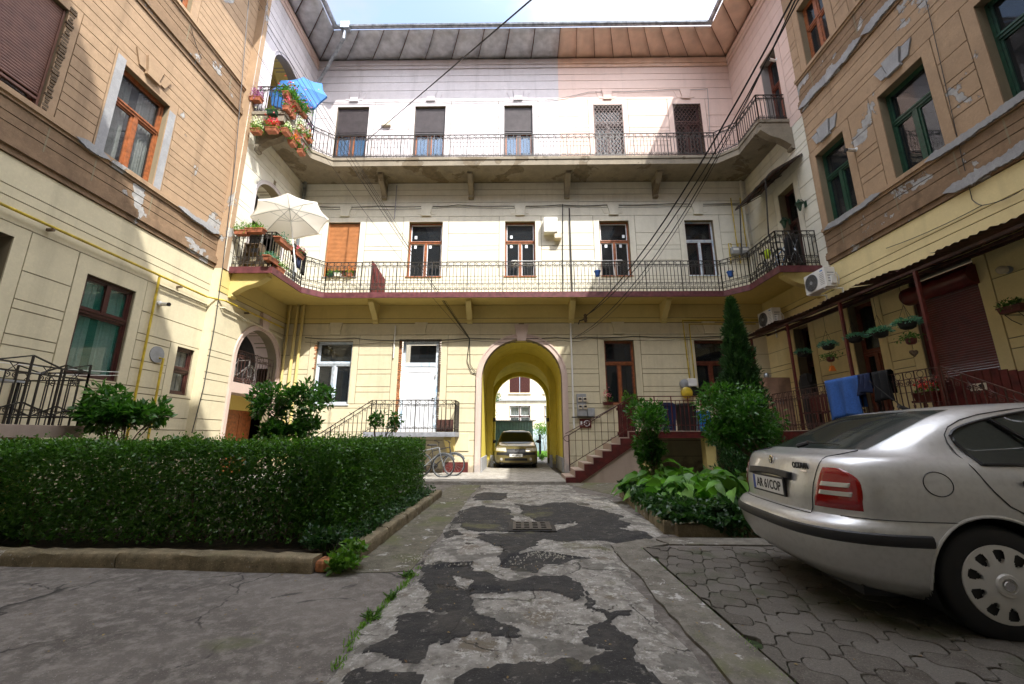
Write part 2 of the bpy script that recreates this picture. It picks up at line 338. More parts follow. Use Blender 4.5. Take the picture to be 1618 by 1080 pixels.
M['kerb']=mossy_mat('mossy kerb stone',(.13,.105,.06),(.25,.20,.12),.42)
b=MB(); b.add([(-60,-40,0),(60,-40,0),(60,90,0),(-60,90,0)],[(0,1,2,3)]); g=tag(b.build('ground',M['ground']),kind='structure')
# driveway lane with an irregular edge
def edge(x,amp,seed,y0,y1,n=60):
    r=random.Random(seed); o=[];k=0
    for i in range(n+1):
        k=.6*k+r.uniform(-amp,amp); o.append((x+k,y0+(y1-y0)*i/n))
    return o
L_=edge(-1.0,.045,3,-3,11.5); R_=edge(1.04,.05,5,-3,11.5)
R_=[(x+ (0 if y<5.2 else min(.9,(y-5.2)*1.5) if y<9.4 else max(.35,.9-(y-9.4)*1.2)),y) for x,y in R_]
def inpoly(x,y,q):
    c=False; j=len(q)-1
    for i in range(len(q)):
        if (q[i].y>y)!=(q[j].y>y) and x<(q[j].x-q[i].x)*(y-q[i].y)/(q[j].y-q[i].y)+q[i].x: c=not c
        j=i
    return c
DARK=[[(700,55),(840,55),(830,85),(705,85)],[(640,120),(720,110),(830,120),(870,165),(860,205),(740,210),(640,190),(600,165)],
[(870,95),(930,110),(1060,95),(1170,110),(1210,125),(1300,150),(1320,200),(1450,235),(1380,270),(1200,250),(1080,250),(990,250),(980,275),(900,290),(880,330),(800,350),(800,310),(850,280),(850,265),(690,245),(720,225),(860,215),(1000,220),(1110,190),(1120,170),(1000,190),(940,160)],
[(575,215),(650,200),(660,225),(570,235)],[(490,345),(600,335),(690,335),(700,380),(800,385),(860,420),(940,410),(1100,395),(1150,470),(1130,500),(1040,480),(1000,455),(850,460),(740,480),(680,530),(720,570),(890,615),(760,630),(560,655),(490,665),(430,735),(270,710),(350,620),(420,580),(550,560),(500,500),(490,430)],
[(160,790),(300,790),(430,815),(480,830),(460,900),(150,900)],[(650,824),(760,790),(900,765),(1080,785),(1170,750),(1160,715),(1250,680),(1300,730),(1420,824),(1480,900),(640,900)],
[(1150,440),(1190,500),(1260,560),(1340,540),(1360,570),(1240,590),(1180,520)],[(1150,660),(1220,600),(1240,575),(1260,610),(1310,640),(1290,700),(1300,740),(1240,720)]]
HOLES=[[(800,345),(850,305),(960,290),(1060,300),(1160,315),(1060,340),(960,345),(930,385),(880,370)],[(540,350),(690,340),(690,370),(560,378)],[(700,440),(820,430),(830,455),(720,470)]]
LIGHT_=[onZ(474+x/2.56,758+y/2.56,.02) for x,y in ((615,395),(690,410),(690,460),(640,440))]
def build_lane(L_,R_):
    # worn surface: the thin asphalt skin is broken down to pale concrete and potholes, as real relief
    from mathutils import noise as mn
    nx,ny=96,640; PD_=[[onZ(474+x/2.56,758+y/2.56,.02) for x,y in q] for q in DARK]; PH_=[[onZ(474+x/2.56,758+y/2.56,.02) for x,y in q] for q in HOLES]; y0,y1=-3.0,11.5; V=[];A=[]; Ly=[p[1] for p in L_]; Lx=[p[0] for p in L_]; Ry=[p[1] for p in R_]; Rx=[p[0] for p in R_]
    for j in range(ny+1):
        y=y0+(y1-y0)*j/ny; a=float(np.interp(y,Ly,Lx)); c=float(np.interp(y,Ry,Rx))
        for i in range(nx+1):
            t=i/nx; x=a+(c-a)*t; wx=x+.28*mn.noise(Vector((x*1.9,y*1.9,3))); wy=y+.28*mn.noise(Vector((x*1.9,y*1.9,8)))
            m=mn.fractal(Vector((wx*.95+4.1,wy*.72+1.3,.5)),.85,2.1,7); m2=mn.fractal(Vector((wx*1.6,wy*1.3,7.7)),.9,2.1,5)
            kx=.16*mn.noise(Vector((x*2.6,y*2.6,1)))+.05*mn.noise(Vector((x*9,y*9,2))); ky=.16*mn.noise(Vector((x*2.6,y*2.6,5)))+.05*mn.noise(Vector((x*9,y*9,6)))
            bare=.66+m*.12; hole=0
            if y>1.9:
                for q in PD_:
                    if inpoly(x+kx,y+ky,q): bare=.34+m*.12; break
                if inpoly(x+kx*.4,y+ky*.4,LIGHT_): bare=.68
                for q in PH_:
                    if inpoly(x+kx*.6,y+ky*.6,q): hole=1; bare=.34
            else: bare=.5+m*.5
            k=max(0,min(1,(bare-.49)*14)); z=.040-.014*k-.030*hole+.004*mn.noise(Vector((x*9,y*9,0)))+.002*mn.noise(Vector((x*31,y*31,0)))
            e=min(1,min(t,1-t)*14,(ny-j)/6); V.append((x,y,.004+(z-.004)*e)); A.append(bare-.9*hole)
    F=[(j*(nx+1)+i,j*(nx+1)+i+1,(j+1)*(nx+1)+i+1,(j+1)*(nx+1)+i) for j in range(ny) for i in range(nx)]
    me=bpy.data.meshes.new('road'); me.from_pydata(V,[],F); at=me.attributes.new('bare','FLOAT','POINT'); at.data.foreach_set('value',A); me.materials.append(M['lane']); me.polygons.foreach_set('use_smooth',[True]*len(F)); o=bpy.data.objects.new('road',me); C.objects.link(o); tag(o,kind='structure')
build_lane(L_,R_)
b=MB(); b.prism([(-1.73,4.22)]+[(x-.012,y) for x,y in edge(-1.0,.02,3,4.3,11.5)]+[(-1.73,11.5)],0,.006,lambda a,d,z:(a,z,d)); tag(b.build('path',M['mossy']),kind='structure')
b=MB(); b.prism(edge(1.09,.02,8,-3,5.25)+[(1.60,5.55),(1.78,5.30)]+edge(1.42,.01,9,5.1,-3,20),0,.022,lambda a,d,z:(a,z,d)); tag(b.build('paving_edge',M['strip']),kind='structure')
b=MB(); b.prism([(1.80,5.3),(9,5.1),(9,5.55),(2.0,5.62),(1.72,5.55)],0,.018,lambda a,d,z:(a,z,d)); tag(b.build('paving_edge',M['strip']),kind='structure')
# wavy pavers
def pavers(x0,x1,y0,y1,s=.235):
    b=MB(); th=math.radians(24); c_,s_=math.cos(th),math.sin(th); amp=.17*s; K=7
    def curve(p,q,sgn):
        o=[]
        for i in range(K):
            t=i/K; nx,ny=-(q[1]-p[1]),(q[0]-p[0]); a=sgn*amp/s*math.sin(2*PI*t); o.append((p[0]+(q[0]-p[0])*t+nx*a,p[1]+(q[1]-p[1])*t+ny*a))
        return o
    R=int(9/s)
    rr=random.Random(4)
    for i in range(-R,R):
        for j in range(-R,R):
            P=[(i*s,j*s),((i+1)*s,j*s),((i+1)*s,(j+1)*s),(i*s,(j+1)*s)]
            sh=[(1 if (i+j)%2 else -1)]*4
            e=curve(P[0],P[1],1 if (i+j)%2 else -1)+curve(P[1],P[2],1 if (i+1+j)%2 else -1)
            e+=[*curve(P[3],P[2],1 if (i+j+1)%2 else -1)[1:],P[2]][::-1]+[*curve(P[0],P[3],1 if (i+j)%2 else -1)[1:],P[3]][::-1]
            cx,cy=(i+.5)*s,(j+.5)*s
            wx,wy=(x0+x1)/2+cx*c_-cy*s_,(y0+y1)/2+cx*s_+cy*c_
            if not (x0-.09<wx<x1 and y0<wy<y1+.09): continue
            dz=rr.uniform(-.003,.004); tx,ty=rr.uniform(-.012,.012),rr.uniform(-.012,.012)
            top=[];bot=[];mid=[]
            for (x,y) in e:
                for L,k,z in ((top,.93,.028),(mid,.965,.023),(bot,.965,.0)):
                    X=cx+(x-cx)*k;Y=cy+(y-cy)*k; px=(x0+x1)/2+X*c_-Y*s_; py=(y0+y1)/2+X*s_+Y*c_
                    px=min(max(px,x0+.004*(L is not top)),x1); py=min(py,y1)
                    L.append((px,py,z+dz+(X-cx)*tx+(Y-cy)*ty))
            n=len(e); b.add(top+mid+bot,[tuple(range(n))]+[(a,(a+1)%n,n+(a+1)%n,n+a) for a in range(n)]+[(n+a,n+(a+1)%n,2*n+(a+1)%n,2*n+a) for a in range(n)])
    return b
tag(pavers(1.43,8.6,-1.4,5.12).build('paving_stones',M['paver']),kind='structure')
b=MB(); b.box(1.42,8.6,-1.6,5.14,0,.008); tag(b.build('paving_bed',M['joint']),kind='structure')
# raised pavement in front of the back building, passage floor, garden soil
b=MB(); e=edge(11.62,.03,12,-8.4,1.30,40); b.prism([(x,y) for y,x in e]+[(1.35,12.2),(1.35,14.4),(1.3,YB),(1.3,21.6),(-1.2,21.6),(-1.2,YB),(-8.4,14.5)],0,.085,lambda a,d,z:(a,z,d)); tag(b.build('pavement',M['walk']),kind='structure')
b=MB(); b.box(-8.6,-1.98,4.62,9.3,0,.09); tag(b.build('garden_soil',M['soil']),kind='structure')
b=MB(); b.prism([(2.28,9.3),(2.06,5.95),(8.8,5.72),(8.8,9.5)],0,.10,lambda a,d,z:(a,z,d)); tag(b.build('garden_soil',M['soil']),kind='structure')
b=MB(); b.prism([(2.2,9.5),(8.8,9.6),(8.8,14.4),(1.4,14.4),(1.36,11.7),(1.9,10.2)],0,.006,lambda a,d,z:(a,z,d)); tag(b.build('mossy_ground',M['mossy']),kind='structure')

# ================================================================ WALLS
def hole_iv(h,z,grow=0.):
    if h[0]=='r':
        _,a0,a1,z0,z1=h[:5]
        return (a0-grow,a1+grow) if z0-1e-4<=z<=z1+1e-4 else None
    _,c,r,z0,zs=h[:5]; r+=grow; rz=(h[5] if len(h)>5 else h[2])+grow
    if z<z0-1e-4: return None
    if z<=zs: return (c-r,c+r)
    if z>=zs+rz: return None
    k=r*math.sqrt(1-((z-zs)/rz)**2); return (c-k,c+k)
def hole_poly(h,n=24):
    if h[0]=='r': _,a0,a1,z0,z1=h[:5]; return [(a0,z0),(a1,z0),(a1,z1),(a0,z1)]
    _,c,r,z0,zs=h[:5]; rz=h[5] if len(h)>5 else r
    return [(c-r,z0),(c+r,z0)]+[(c+r*math.cos(PI*i/n),zs+rz*math.sin(PI*i/n)) for i in range(n+1)]
def piece(b,fn,a0,a1,z0,z1,d0,d1,ex,mi=0):
    """plaster field a0..a1 x z0..z1 interrupted by the openings ex (hole, grow)"""
    act=[]
    for h,g in ex:
        arch=h[0]=='a'; zt=(h[4]+(h[5] if len(h)>5 else h[2])+g) if arch else h[4]
        lo_=h[3]
        if z1<=lo_+.01 or z0>=zt-.01: continue
        act.append((h,g,arch,zt))
    act.sort(key=lambda t:t[0][1])
    left=lambda z:a0; cuts=[]
    for h,g,arch,zt in act:
        top=min(z1,zt-.002)
        def iv(z,h=h,g=g,top=top):
            z=min(z,top-1e-3); r=hole_iv(h,max(z,h[3]+1e-3),g); return r if r else (h[1],h[1])
        cuts.append((iv,arch))
    bounds=[(lambda z:a0,None)]+[None]*0
    segs=[]; cur=lambda z:a0; curved=False
    for iv,arch in cuts:
        segs.append((cur,(lambda z,iv=iv:iv(z)[0]),curved or arch)); cur=(lambda z,iv=iv:iv(z)[1]); curved=arch
    segs.append((cur,lambda z:a1,curved))
    for Lf,Rf,cv in segs:
        zs=[z0+(z1-z0)*i/8 for i in range(9)] if cv else [z0,z1]
        Lc=[(max(a0,min(a1,Lf(z))),z) for z in zs]; Rc=[(max(a0,min(a1,Rf(z))),z) for z in zs]
        if max(r[0]-l[0] for l,r in zip(Lc,Rc))<.03: continue
        b.prism([p for p in Lc]+[p for p in Rc[::-1]],d0,d1,fn,mi)
def wall(fn,a0,a1,z0,z1,holes,depth,mat,parent,name='wall'):
    b=MB(); b.prism([(a0,z0),(a1,z0),(a1,z1),(a0,z1)],0,-depth,fn,holes=[hole_poly(h) for h in holes]); return b.build(name,mat,parent)
GAP=.020; PD=.022
def fields(fn,a0,a1,zed,wins,arches,mat,parent,name='plaster_facing',vcuts=(),sidegap=True,grow=.22,trim=.2,z_noex=()):
    """zed: heights of the score lines; wins: rect holes given a flat surround"""
    b=MB()
    for z0,z1 in zip(zed[:-1],zed[1:]):
        ex=[]; zm=(z0+z1)/2
        for h in wins:
            if h[3]-.02<=zm<=h[4]+grow: ex.append((('r',h[1],h[2],h[3]-1,h[4]+1),grow+GAP))
        for h in arches: ex.append((h,trim))
        piece(b,fn,a0,a1,z0+GAP/2,z1-GAP/2,0,PD,ex)
    # flat surrounds
    for h in wins:
        _,w0,w1,q0,q1=h[:5]; g=grow
        top=[z for z in zed if z>q1+.05]; zt=(top[0] if top else q1+g)-GAP/2; bot=[z for z in zed if z<=q0+.02]; zb=(bot[-1] if bot else q0)+GAP/2
        for x0,x1 in ((w0-g,w0),(w1,w1+g)): b.box(x0,x1,0,PD+.004,zb,zt,fn=fn)
        b.box(w0,w1,0,PD+.004,q1,zt,fn=fn)
        if q0-zb>.03: b.box(w0,w1,0,PD+.004,zb,q0,fn=fn)
    return b.build(name,mat,parent)
def keystone(b,fn,c,z0,z1,wt=.46,wb=.3,d=.05,wings=True):
    b.prism([(c-wb/2,z0),(c+wb/2,z0),(c+wt/2,z1),(c-wt/2,z1)],.0,d+.02,fn)
    b.box(c-wb/2-.03,c+wb/2+.03,.0,d+.035,z0-.07,z0-.003,fn=fn)
    if wings:
        for s in (-1,1):
            b.prism([(c+s*(wb/2+.03),z0+.01),(c+s*(wb/2+.20),z0+.01),(c+s*(wt/2+.26),z1-.05),(c+s*(wt/2+.035),z1-.05)],.0,d-.012,fn)
def moulding(b,fn,a0,a1,z0,z1,d,base=0.):
    h=z1-z0
    b.box(a0,a1,base,d*.55,z0,z0+h*.35,fn=fn); b.box(a0,a1,base,d,z0+h*.35,z0+h*.8,fn=fn); b.box(a0,a1,base,d*.75,z0+h*.8,z1,fn=fn)
# ---------------------------------------------------------------- windows
def window(fn,a0,a1,z0,z1,parent,frame='wood',sash='wood',glass='glass',shutter=None,cov=0,inset=.16,curtain=None,grille=False,mull=True,trans=.36,label=None,name='window',sill=True,both=False,divs=1,dark=False,sw=.045,box=True):
    """one window: frame mesh as the part; sashes, panes, shutter, curtain as sub-parts"""
    d=-inset; w_=a1-a0; h_=z1-z0; t=.058
    b=MB()
    b.box(a0,a0+t,d-.05,d+.02,z0,z1,fn=fn); b.box(a1-t,a1,d-.05,d+.02,z0,z1,fn=fn)
    b.box(a0+t,a1-t,d-.05,d+.02,z0,z0+t,fn=fn); b.box(a0+t,a1-t,d-.05,d+.02,z1-t,z1,fn=fn)
    zt=z1-h_*trans if trans else z1-t
    if trans: b.box(a0+t,a1-t,d-.05,d+.035,zt-.05,zt+.05,fn=fn); b.box(a0+t-.02,a1-t+.02,d+.035,d+.055,zt+.01,zt+.05,fn=fn)
    c=(a0+a1)/2
    if mull: b.box(c-.05,c+.05,d-.05,d+.03,z0+t,zt-.05,fn=fn)
    if both: b.box(c-.05,c+.05,d-.05,d+.03,zt+.05,z1-t,fn=fn)
    f=b.build(name,M[frame],parent)
    if label: f['label']=label
    b=MB(); s=sw; lights=[]
    cols=[(a0+t,c-.05),(c+.05,a1-t)] if mull else [(a0+t,a1-t)]
    for x0,x1 in cols: lights.append((x0,x1,z0+t,zt-(.05 if trans else 0)))
    if trans:
        for x0,x1 in (cols if both else [(a0+t,a1-t)]): lights.append((x0,x1,zt+.05,z1-t))
    for x0,x1,y0,y1 in lights:
        b.box(x0,x0+s,d-.04,d+.005,y0,y1,fn=fn); b.box(x1-s,x1,d-.04,d+.005,y0,y1,fn=fn); b.box(x0+s,x1-s,d-.04,d+.005,y0,y0+s,fn=fn); b.box(x0+s,x1-s,d-.04,d+.005,y1-s,y1,fn=fn)
    b.build('sash',M[sash],f)
    b=MB()
    for x0,x1,y0,y1 in lights: b.add([fn(x0+s,d-.02,y0+s),fn(x1-s,d-.02,y0+s),fn(x1-s,d-.02,y1-s),fn(x0+s,d-.02,y1-s)],[(0,1,2,3)])
    b.build('pane',M[glass],f)
    if curtain:
        b=MB(); dd=d-.14
        for side in ((a0+.05,a0+w_*.42),(a1-w_*.42,a1-.05)) if curtain=='open' else ((a0+.05,a1-.05),):
            P=[]; n=26
            for zz in (z0+.05,z1-.1): P.append([fn(side[0]+(side[1]-side[0])*i/n,dd+.03*math.sin(i*1.7),zz) for i in range(n+1)])
            b.grid(P)
        b.build('curtain',M['curtain'],f,smooth=True)
    if box:
        b=MB(); e=1.1
        P=[fn(x,q,zz) for q in (d-.06,d-e) for zz in (z0,z1) for x in (a0,a1)]
        b.add(P,[(0,1,5,4),(2,3,7,6),(0,2,6,4),(1,3,7,5),(4,5,7,6)]); b.build('room_recess',M['dark' if dark else 'room'],f)
    if shutter:
        b=MB(); zb=z1-h_*cov; n=int(h_*cov/.055); d2=d+.075
        for i in range(n):
            q=z1-.02-i*.055; b.prism([(d2-.012,q-.055),(d2+.006,q-.052),(d2+.012,q-.03),(d2+.004,q-.004),(d2-.012,q-.004)],a0+.03,a1-.03,lambda dd,a,zz:fn(a,dd,zz))
        b.box(a0,a0+.035,d+.02,d+.1,z0,z1,fn=fn); b.box(a1-.035,a1,d+.02,d+.1,z0,z1,fn=fn); b.box(a0+.03,a1-.03,d+.05,d+.095,zb-.06,zb-.015,fn=fn)
        b.build('roller_shutter',M[shutter],f)
    if grille:
        b=MB(); dd=.045-.02
        b.box(a0-.02,a0+.02,dd-.01,dd+.01,z0,z1,fn=fn); b.box(a1-.02,a1+.02,dd-.01,dd+.01,z0,z1,fn=fn)
        for zz in (z0+.02,zt,z1-.02): b.box(a0,a1,dd-.01,dd+.01,zz-.014,zz+.014,fn=fn)
        st=.15; sl=1.45
        k=-int(h_/sl/st)-2
        while k*st<w_+.01:
            for sg in (1,-1):
                x=k*st; p0=None; pts=[]
                # line a = a0 + x + (z-z0)/sl  clipped
                za=max(0,-x*sl); zb=min(h_,(w_-x)*sl)
                if zb>za+.02:
                    A=(x+za/sl,za);B=(x+zb/sl,zb)
                    if sg<0: A=(w_-A[0],A[1]);B=(w_-B[0],B[1])
                    b.bar(fn(a0+A[0],dd,z0+A[1]),fn(a0+B[0],dd,z0+B[1]),.018,.018)
            k+=1
        b.build('grille',M['rustiron'],f)
    if sill:
        b=MB(); b.box(a0-.03,a1+.03,-inset,.055,z0-.035,z0-.002,fn=fn); b.build('sill',M['gutterm' if sill=='metal' else frame],f)
    return f
ZR={1:(2.36,4.64),2:(7.12,9.38),3:(12.27,14.68)}
Z1=[.06,.62,1.14,1.42,1.72,2.23,2.38,2.79,2.98,3.43,3.60,4.12,4.86,5.29,5.48,5.99]
Z2=[6.15,6.6,6.97,7.12,7.55,7.74,8.18,8.35,8.87,9.60,10.03,10.20,10.52,10.76,11.06]
Z3=[11.40,11.8,12.12,12.27,12.72,12.92,13.38,13.56,14.12,14.92,15.46,15.88,16.20,16.53,16.95]
# ---------------------------------------------------------------- back building
back=empty('courtyard_building',(0.17,YB,0),'three storey cream building at the end of the courtyard, pierced by the arched passage','building')
ARCH=('a',.17,1.42,-.02,3.27)
wB={1:[('r',-7.25,-5.93,*ZR[1]),('r',-4.25,-2.72,1.42,4.70),('r',3.13,4.20,*ZR[1]),('r',6.35,7.50,*ZR[1])],
    2:[('r',-7.3,-6.05,*ZR[2]),('r',-4.15,-2.85,*ZR[2]),('r',-.44,.72,*ZR[2]),('r',3.18,4.32,*ZR[2]),('r',6.45,7.55,*ZR[2])],
    3:[('r',-7.45,-6.12,*ZR[3]),('r',-4.2,-2.93,*ZR[3]),('r',-.5,.68,*ZR[3]),('r',3.2,4.38,*ZR[3]),('r',6.48,7.58,*ZR[3])]}
wall(FB,XLF-.3,XRF+.3,-.1,17.3,[ARCH]+wB[1]+wB[2]+wB[3],.38,M['groove'],back)
fields(FB,XLF,XRF,Z1[:-2],wB[1],[ARCH],M['cream'],back)
fields(FB,XLF,XRF,[5.30,5.48,5.99],[],[],M['creamB'],back)
fields(FB,XLF,XRF,Z2,wB[2],[],M['cream2'],back)
XS=1.77
fields(FB,XLF,XS,Z3,wB[3][:3],[],M['white3'],back); fields(FB,XS+.001,XRF,Z3,wB[3][3:],[],M['pink3'],back)
b=MB(); moulding(b,FB,XLF,XS,16.55,16.98,.09,PD); b.build('cornice',M['white3'],back)
b=MB(); moulding(b,FB,XS,XRF,16.55,16.98,.09,PD); b.build('cornice',M['peach'],back)
for lv,mt in ((1,'cream'),(2,'cream2')):
    for h in wB[lv]:
        b=MB(); keystone(b,FB,(h[1]+h[2])/2,ZR[lv][1]+.30,ZR[lv][1]+.68); b.build('keystone',M[mt],back)
for i,h in enumerate(wB[3]):
    b=MB(); keystone(b,FB,(h[1]+h[2])/2,ZR[3][1]+.30,ZR[3][1]+.72); b.build('keystone',M['white3' if i<3 else 'pink3'],back)
for i,h in enumerate(wB[3]):
    kw=dict(frame='shutG',sash='wood',shutter='shutG',cov=.50,glass='glassB') if i<3 else dict(frame='woodD',sash='woodD',grille=True,dark=True)
    if i==3: kw['glass']='glass'
    window(FB,h[1],h[2],h[3],h[4],back,trans=.5 if i<3 else .36,**kw)
for i,h in enumerate(wB[2]):
    if i==0: window(FB,*h[1:5],back,frame='woodR',shutter='shutO',cov=.84,sill='metal')
    elif i<4: window(FB,*h[1:5],back,frame='wood',sash='pvc',dark=True,sw=.028)
    else: window(FB,*h[1:5],back,frame='pvcfoil',sash='woodD',dark=True)
window(FB,*wB[1][0][1:5],back,frame='pvcfoil',sash='pvcfoil',curtain=None)
window(FB,*wB[1][2][1:5],back,frame='wood',sash='woodR',sw=.03,dark=True)
window(FB,*wB[1][3][1:5],back,frame='woodR',sash='woodR',sw=.03,dark=True)
# paper stickers on the new panes
for i in (1,2,3):
    h=wB[2][i]
    for (dx,dz) in ((.14,1.62),(.14,1.22),(.72,1.22)) if i!=3 else ((.85,1.62),(.16,1.22),(.72,1.22)):
        b=MB(); b.box(h[1]+dx+.05,h[1]+dx+.15,-.165,-.158,h[3]+dz,h[3]+dz+.13,fn=FB); b.build('sticker',M['pvc'],back)
# white door of the little ironwork balcony
h=wB[1][1]; dr=MB(); t=.10; a0,a1,z0,z1=h[1]+.12,h[2]-.10,h[3],h[4]-.06; d=-.12
dr.box(a0,a0+t,d-.05,d+.02,z0,z1,fn=FB); dr.box(a1-t,a1,d-.05,d+.02,z0,z1,fn=FB); dr.box(a0+t,a1-t,d-.05,d+.02,z1-t,z1,fn=FB); dr.box(a0+t,a1-t,d-.05,d+.02,3.72,3.86,fn=FB)
door=dr.build('door',M['pvcfoil'],back); door['label']='white plastic door with dark transom'
dr=MB(); dr.box(a0+t,a1-t,d-.04,d,z0,3.72,fn=FB)
for q0,q1 in ((z0+.15,z0+.95),(z0+1.12,3.55)):
    dr.box(a0+t+.10,a1-t-.13,d,d+.012,q1-.03,q1,fn=FB); dr.box(a0+t+.10,a1-t-.13,d,d+.012,q0,q0+.03,fn=FB); dr.box(a0+t+.10,a0+t+.13,d,d+.012,q0+.03,q1-.03,fn=FB); dr.box(a1-t-.16,a1-t-.13,d,d+.012,q0+.03,q1-.03,fn=FB)
dr.build('door_leaf',M['pvc'],door)
dr=MB(); dr.box(a1-t-.09,a1-t-.05,d,d+.05,2.55,2.6,fn=FB); dr.box(a1-t-.09,a1-t+.03,d+.04,d+.055,2.555,2.58,fn=FB); dr.build('handle',M['black'],door)
for zz in (3.3,1.9):
    dr=MB(); dr.box(a1-t-.03,a1-t+.02,d,d+.03,zz,zz+.10,fn=FB); dr.build('hinge',M['grey'],door)
dr=MB(); dr.add([FB(a0+t,d-.02,3.86),FB(a1-t,d-.02,3.86),FB(a1-t,d-.02,z1-t),FB(a0+t,d-.02,z1-t)],[(0,1,2,3)]); dr.build('pane',M['glass'],door)
dr=MB(); dr.box(a0+t,a1-t,d-.7,d-.65,3.0,z1,fn=FB); dr.build('room_recess',M['dark'],door)
def rough_edge(fn,pts,w,dd,mat,parent,name,seed=1):
    r=random.Random(seed); b=MB()
    for (p,q) in zip(pts[:-1],pts[1:]):
        L=math.dist(p,q); n=max(3,int(L/.07))
        for i in range(n):
            t=(i+.5)/n; a=p[0]+(q[0]-p[0])*t; z=p[1]+(q[1]-p[1])*t; s=w*r.uniform(.5,1.15); s2=L/n*r.uniform(.6,.8)
            if abs(q[0]-p[0])<abs(q[1]-p[1]): b.box(a-s/2,a+s/2,dd-.03,dd+r.uniform(.0,.02),z-s2/2,z+s2/2,fn=fn)
            else: b.box(a-s2/2,a+s2/2,dd-.03,dd+r.uniform(.0,.02),z-s/2,z+s/2,fn=fn)
    return b.build(name,mat,parent,bevel=.008)
rough_edge(FB,[(h[1]+.04,z0),(h[1]+.04,z1+.02)],.15,-.03,M['brickbare'],back,'bare_brick_edge')
rough_edge(FB,[(h[1]+.1,z1+.03),(h[2]-.05,z1+.03),(h[2]-.04,z0)],.09,-.03,M['bark'],back,'bare_brick_edge',4)
rough_edge(FB,[(wB[1][0][1]-.02,4.5),(wB[1][0][1]-.02,3.6)],.1,.02,M['brickbare'],back,'bare_brick_edge',5)
# arch trim and keystone
def arch_trim(fn,c,r,z0,zs,w,d,rz=None,n=28):
    rz=rz or r; b=MB()
    o=[(c-r-w,z0),(c-r-w,zs)]+[(c-(r+w)*math.cos(PI*i/n),zs+(rz+w)*math.sin(PI*i/n)) for i in range(1,n)]+[(c+r+w,zs),(c+r+w,z0)]
    i_=[(c-r,z0),(c-r,zs)]+[(c-r*math.cos(PI*i/n),zs+rz*math.sin(PI*i/n)) for i in range(1,n)]+[(c+r,zs),(c+r,z0)]
    for k in range(len(o)-1): b.prism([o[k],o[k+1],i_[k+1],i_[k]],-.003,d,fn)
    for k in range(len(o)-1):  # raised outer fillet
        q=[(x*.82+y*.18 if 0 else x+(y-x)*.25, z+(zz-z)*.25) for (x,z),(y,zz) in ((o[k],i_[k]),(o[k+1],i_[k+1]))]
        b.prism([o[k],o[k+1],q[1],q[0]],d,d+.025,fn)
    return b
arch_trim(FB,.17,1.42,.08,3.27,.19,.05).build('arch_trim',M['pinktrim'],back)
b=MB(); b.prism([(.17-.15,4.62),(.17+.15,4.62),(.17+.26,5.22),(.17-.26,5.22)],0,.13,FB); b.build('keystone',M['pinktrim'],back)
b=MB()
for x0,x1 in ((-1.27-.36,-1.25),(1.59,1.61)): pass
b.box(-2.5,-1.66,PD,PD+.01,.08,.42,fn=FB); b.build('plinth',M['redpaint'],back)
b=MB(); b.box(-2.55,-1.64,PD+.002,PD+.03,.78,1.38,fn=FB); b.build('patched_plaster',M['cream'],back,bevel=.02)
# passage
b=MB(); n=20
def tunnel(b,c,r,zs,y0,y1,rz=None):
    rz=rz or r; pr=[(c-r,0),(c-r,zs)]+[(c-r*math.cos(PI*i/n),zs+rz*math.sin(PI*i/n)) for i in range(1,n)]+[(c+r,zs),(c+r,0)]
    b.grid([[(x,y0,z) for x,z in pr],[(x,y1,z) for x,z in pr]])
def diaphragm(b,c,R,c2,r,zs,zs2,y,rz2=None,zbig=6.):
    b.prism([(c-R,0),(c+R,0),(c+R,zbig),(c-R,zbig)],y,y+.35,lambda a,d,z:(a,d,z),holes=[[(c2-r,0.01),(c2+r,.01)]+[(c2+r*math.cos(PI*i/n),zs2+(rz2 or r)*math.sin(PI*i/n)) for i in range(n+1)]])
tunnel(b,.17,1.42,3.27,YB+.3,17.0); tunnel(b,.17,1.5,3.1,17.3,21.0,1.4)
diaphragm(b,.17,3,.17,1.16,3,3.15,17.0); diaphragm(b,.2,3,.2,1.30,3,3.0,21.0)
b.build('passage_wall',M['yellow'],back)
for x0,x1,y0 in ((-1.06,-.94,16.94),(1.28,1.40,16.94),(-1.25,-1.2,YB+.1),(1.54,1.59,YB+.1)):
    b=MB(); b.box(x0,x1,y0,17.0,.08,.55); b.build('passage_plinth',M['cement'],back)
for x in (-.91,1.25):
    b=MB(); b.box(x-.05,x+.05,16.9,17.0,1.85,2.0); b.build('gate_sensor',M['black'],back)
# ---------------------------------------------------------------- side wings
YN=-1.6; YT=11.0   # near end and the step where the far bays begin
def wing(fnN,fnF,label,side,wN,wF,archF,loc):
    e=empty('courtyard_building',loc,label,'building')
    dn=.4
    for lv,(zb,zt) in {1:(-.1,6.02),2:(6.02,11.05),3:(11.05,17.3)}.items():
        wall(fnN,YN,YT,zb,zt,wN[lv],dn,M['groove'],e)
        wall(fnF,YT,YB,zb,zt,wF[lv]+archF[lv],dn+(.26 if side<0 else .07),M['groove' if lv<3 else 'grooveW'],e)
    return e
wNL={1:[('r',5.35,6.47,1.42,4.64),('r',7.76,8.86,2.42,4.50),('r',10.27,10.84,2.31,3.53)],2:[('r',5.12,6.30,*ZR[2]),('r',7.48,8.70,*ZR[2])],3:[('r',7.48,8.70,12.27,14.4)]}
aL={1:[('a',13.2,1.08,.02,3.6,1.08)],2:[('a',12.75,.85,6.97,9.0,.7)],3:[('a',12.6,.85,12.1,14.1,.75)]}
left=wing(FLN,FLF,'left hand wing with brown render over cream, sunlit, with a stack of arched loggias',-1,wNL,{1:[],2:[],3:[]},aL,(XLN,5,0))
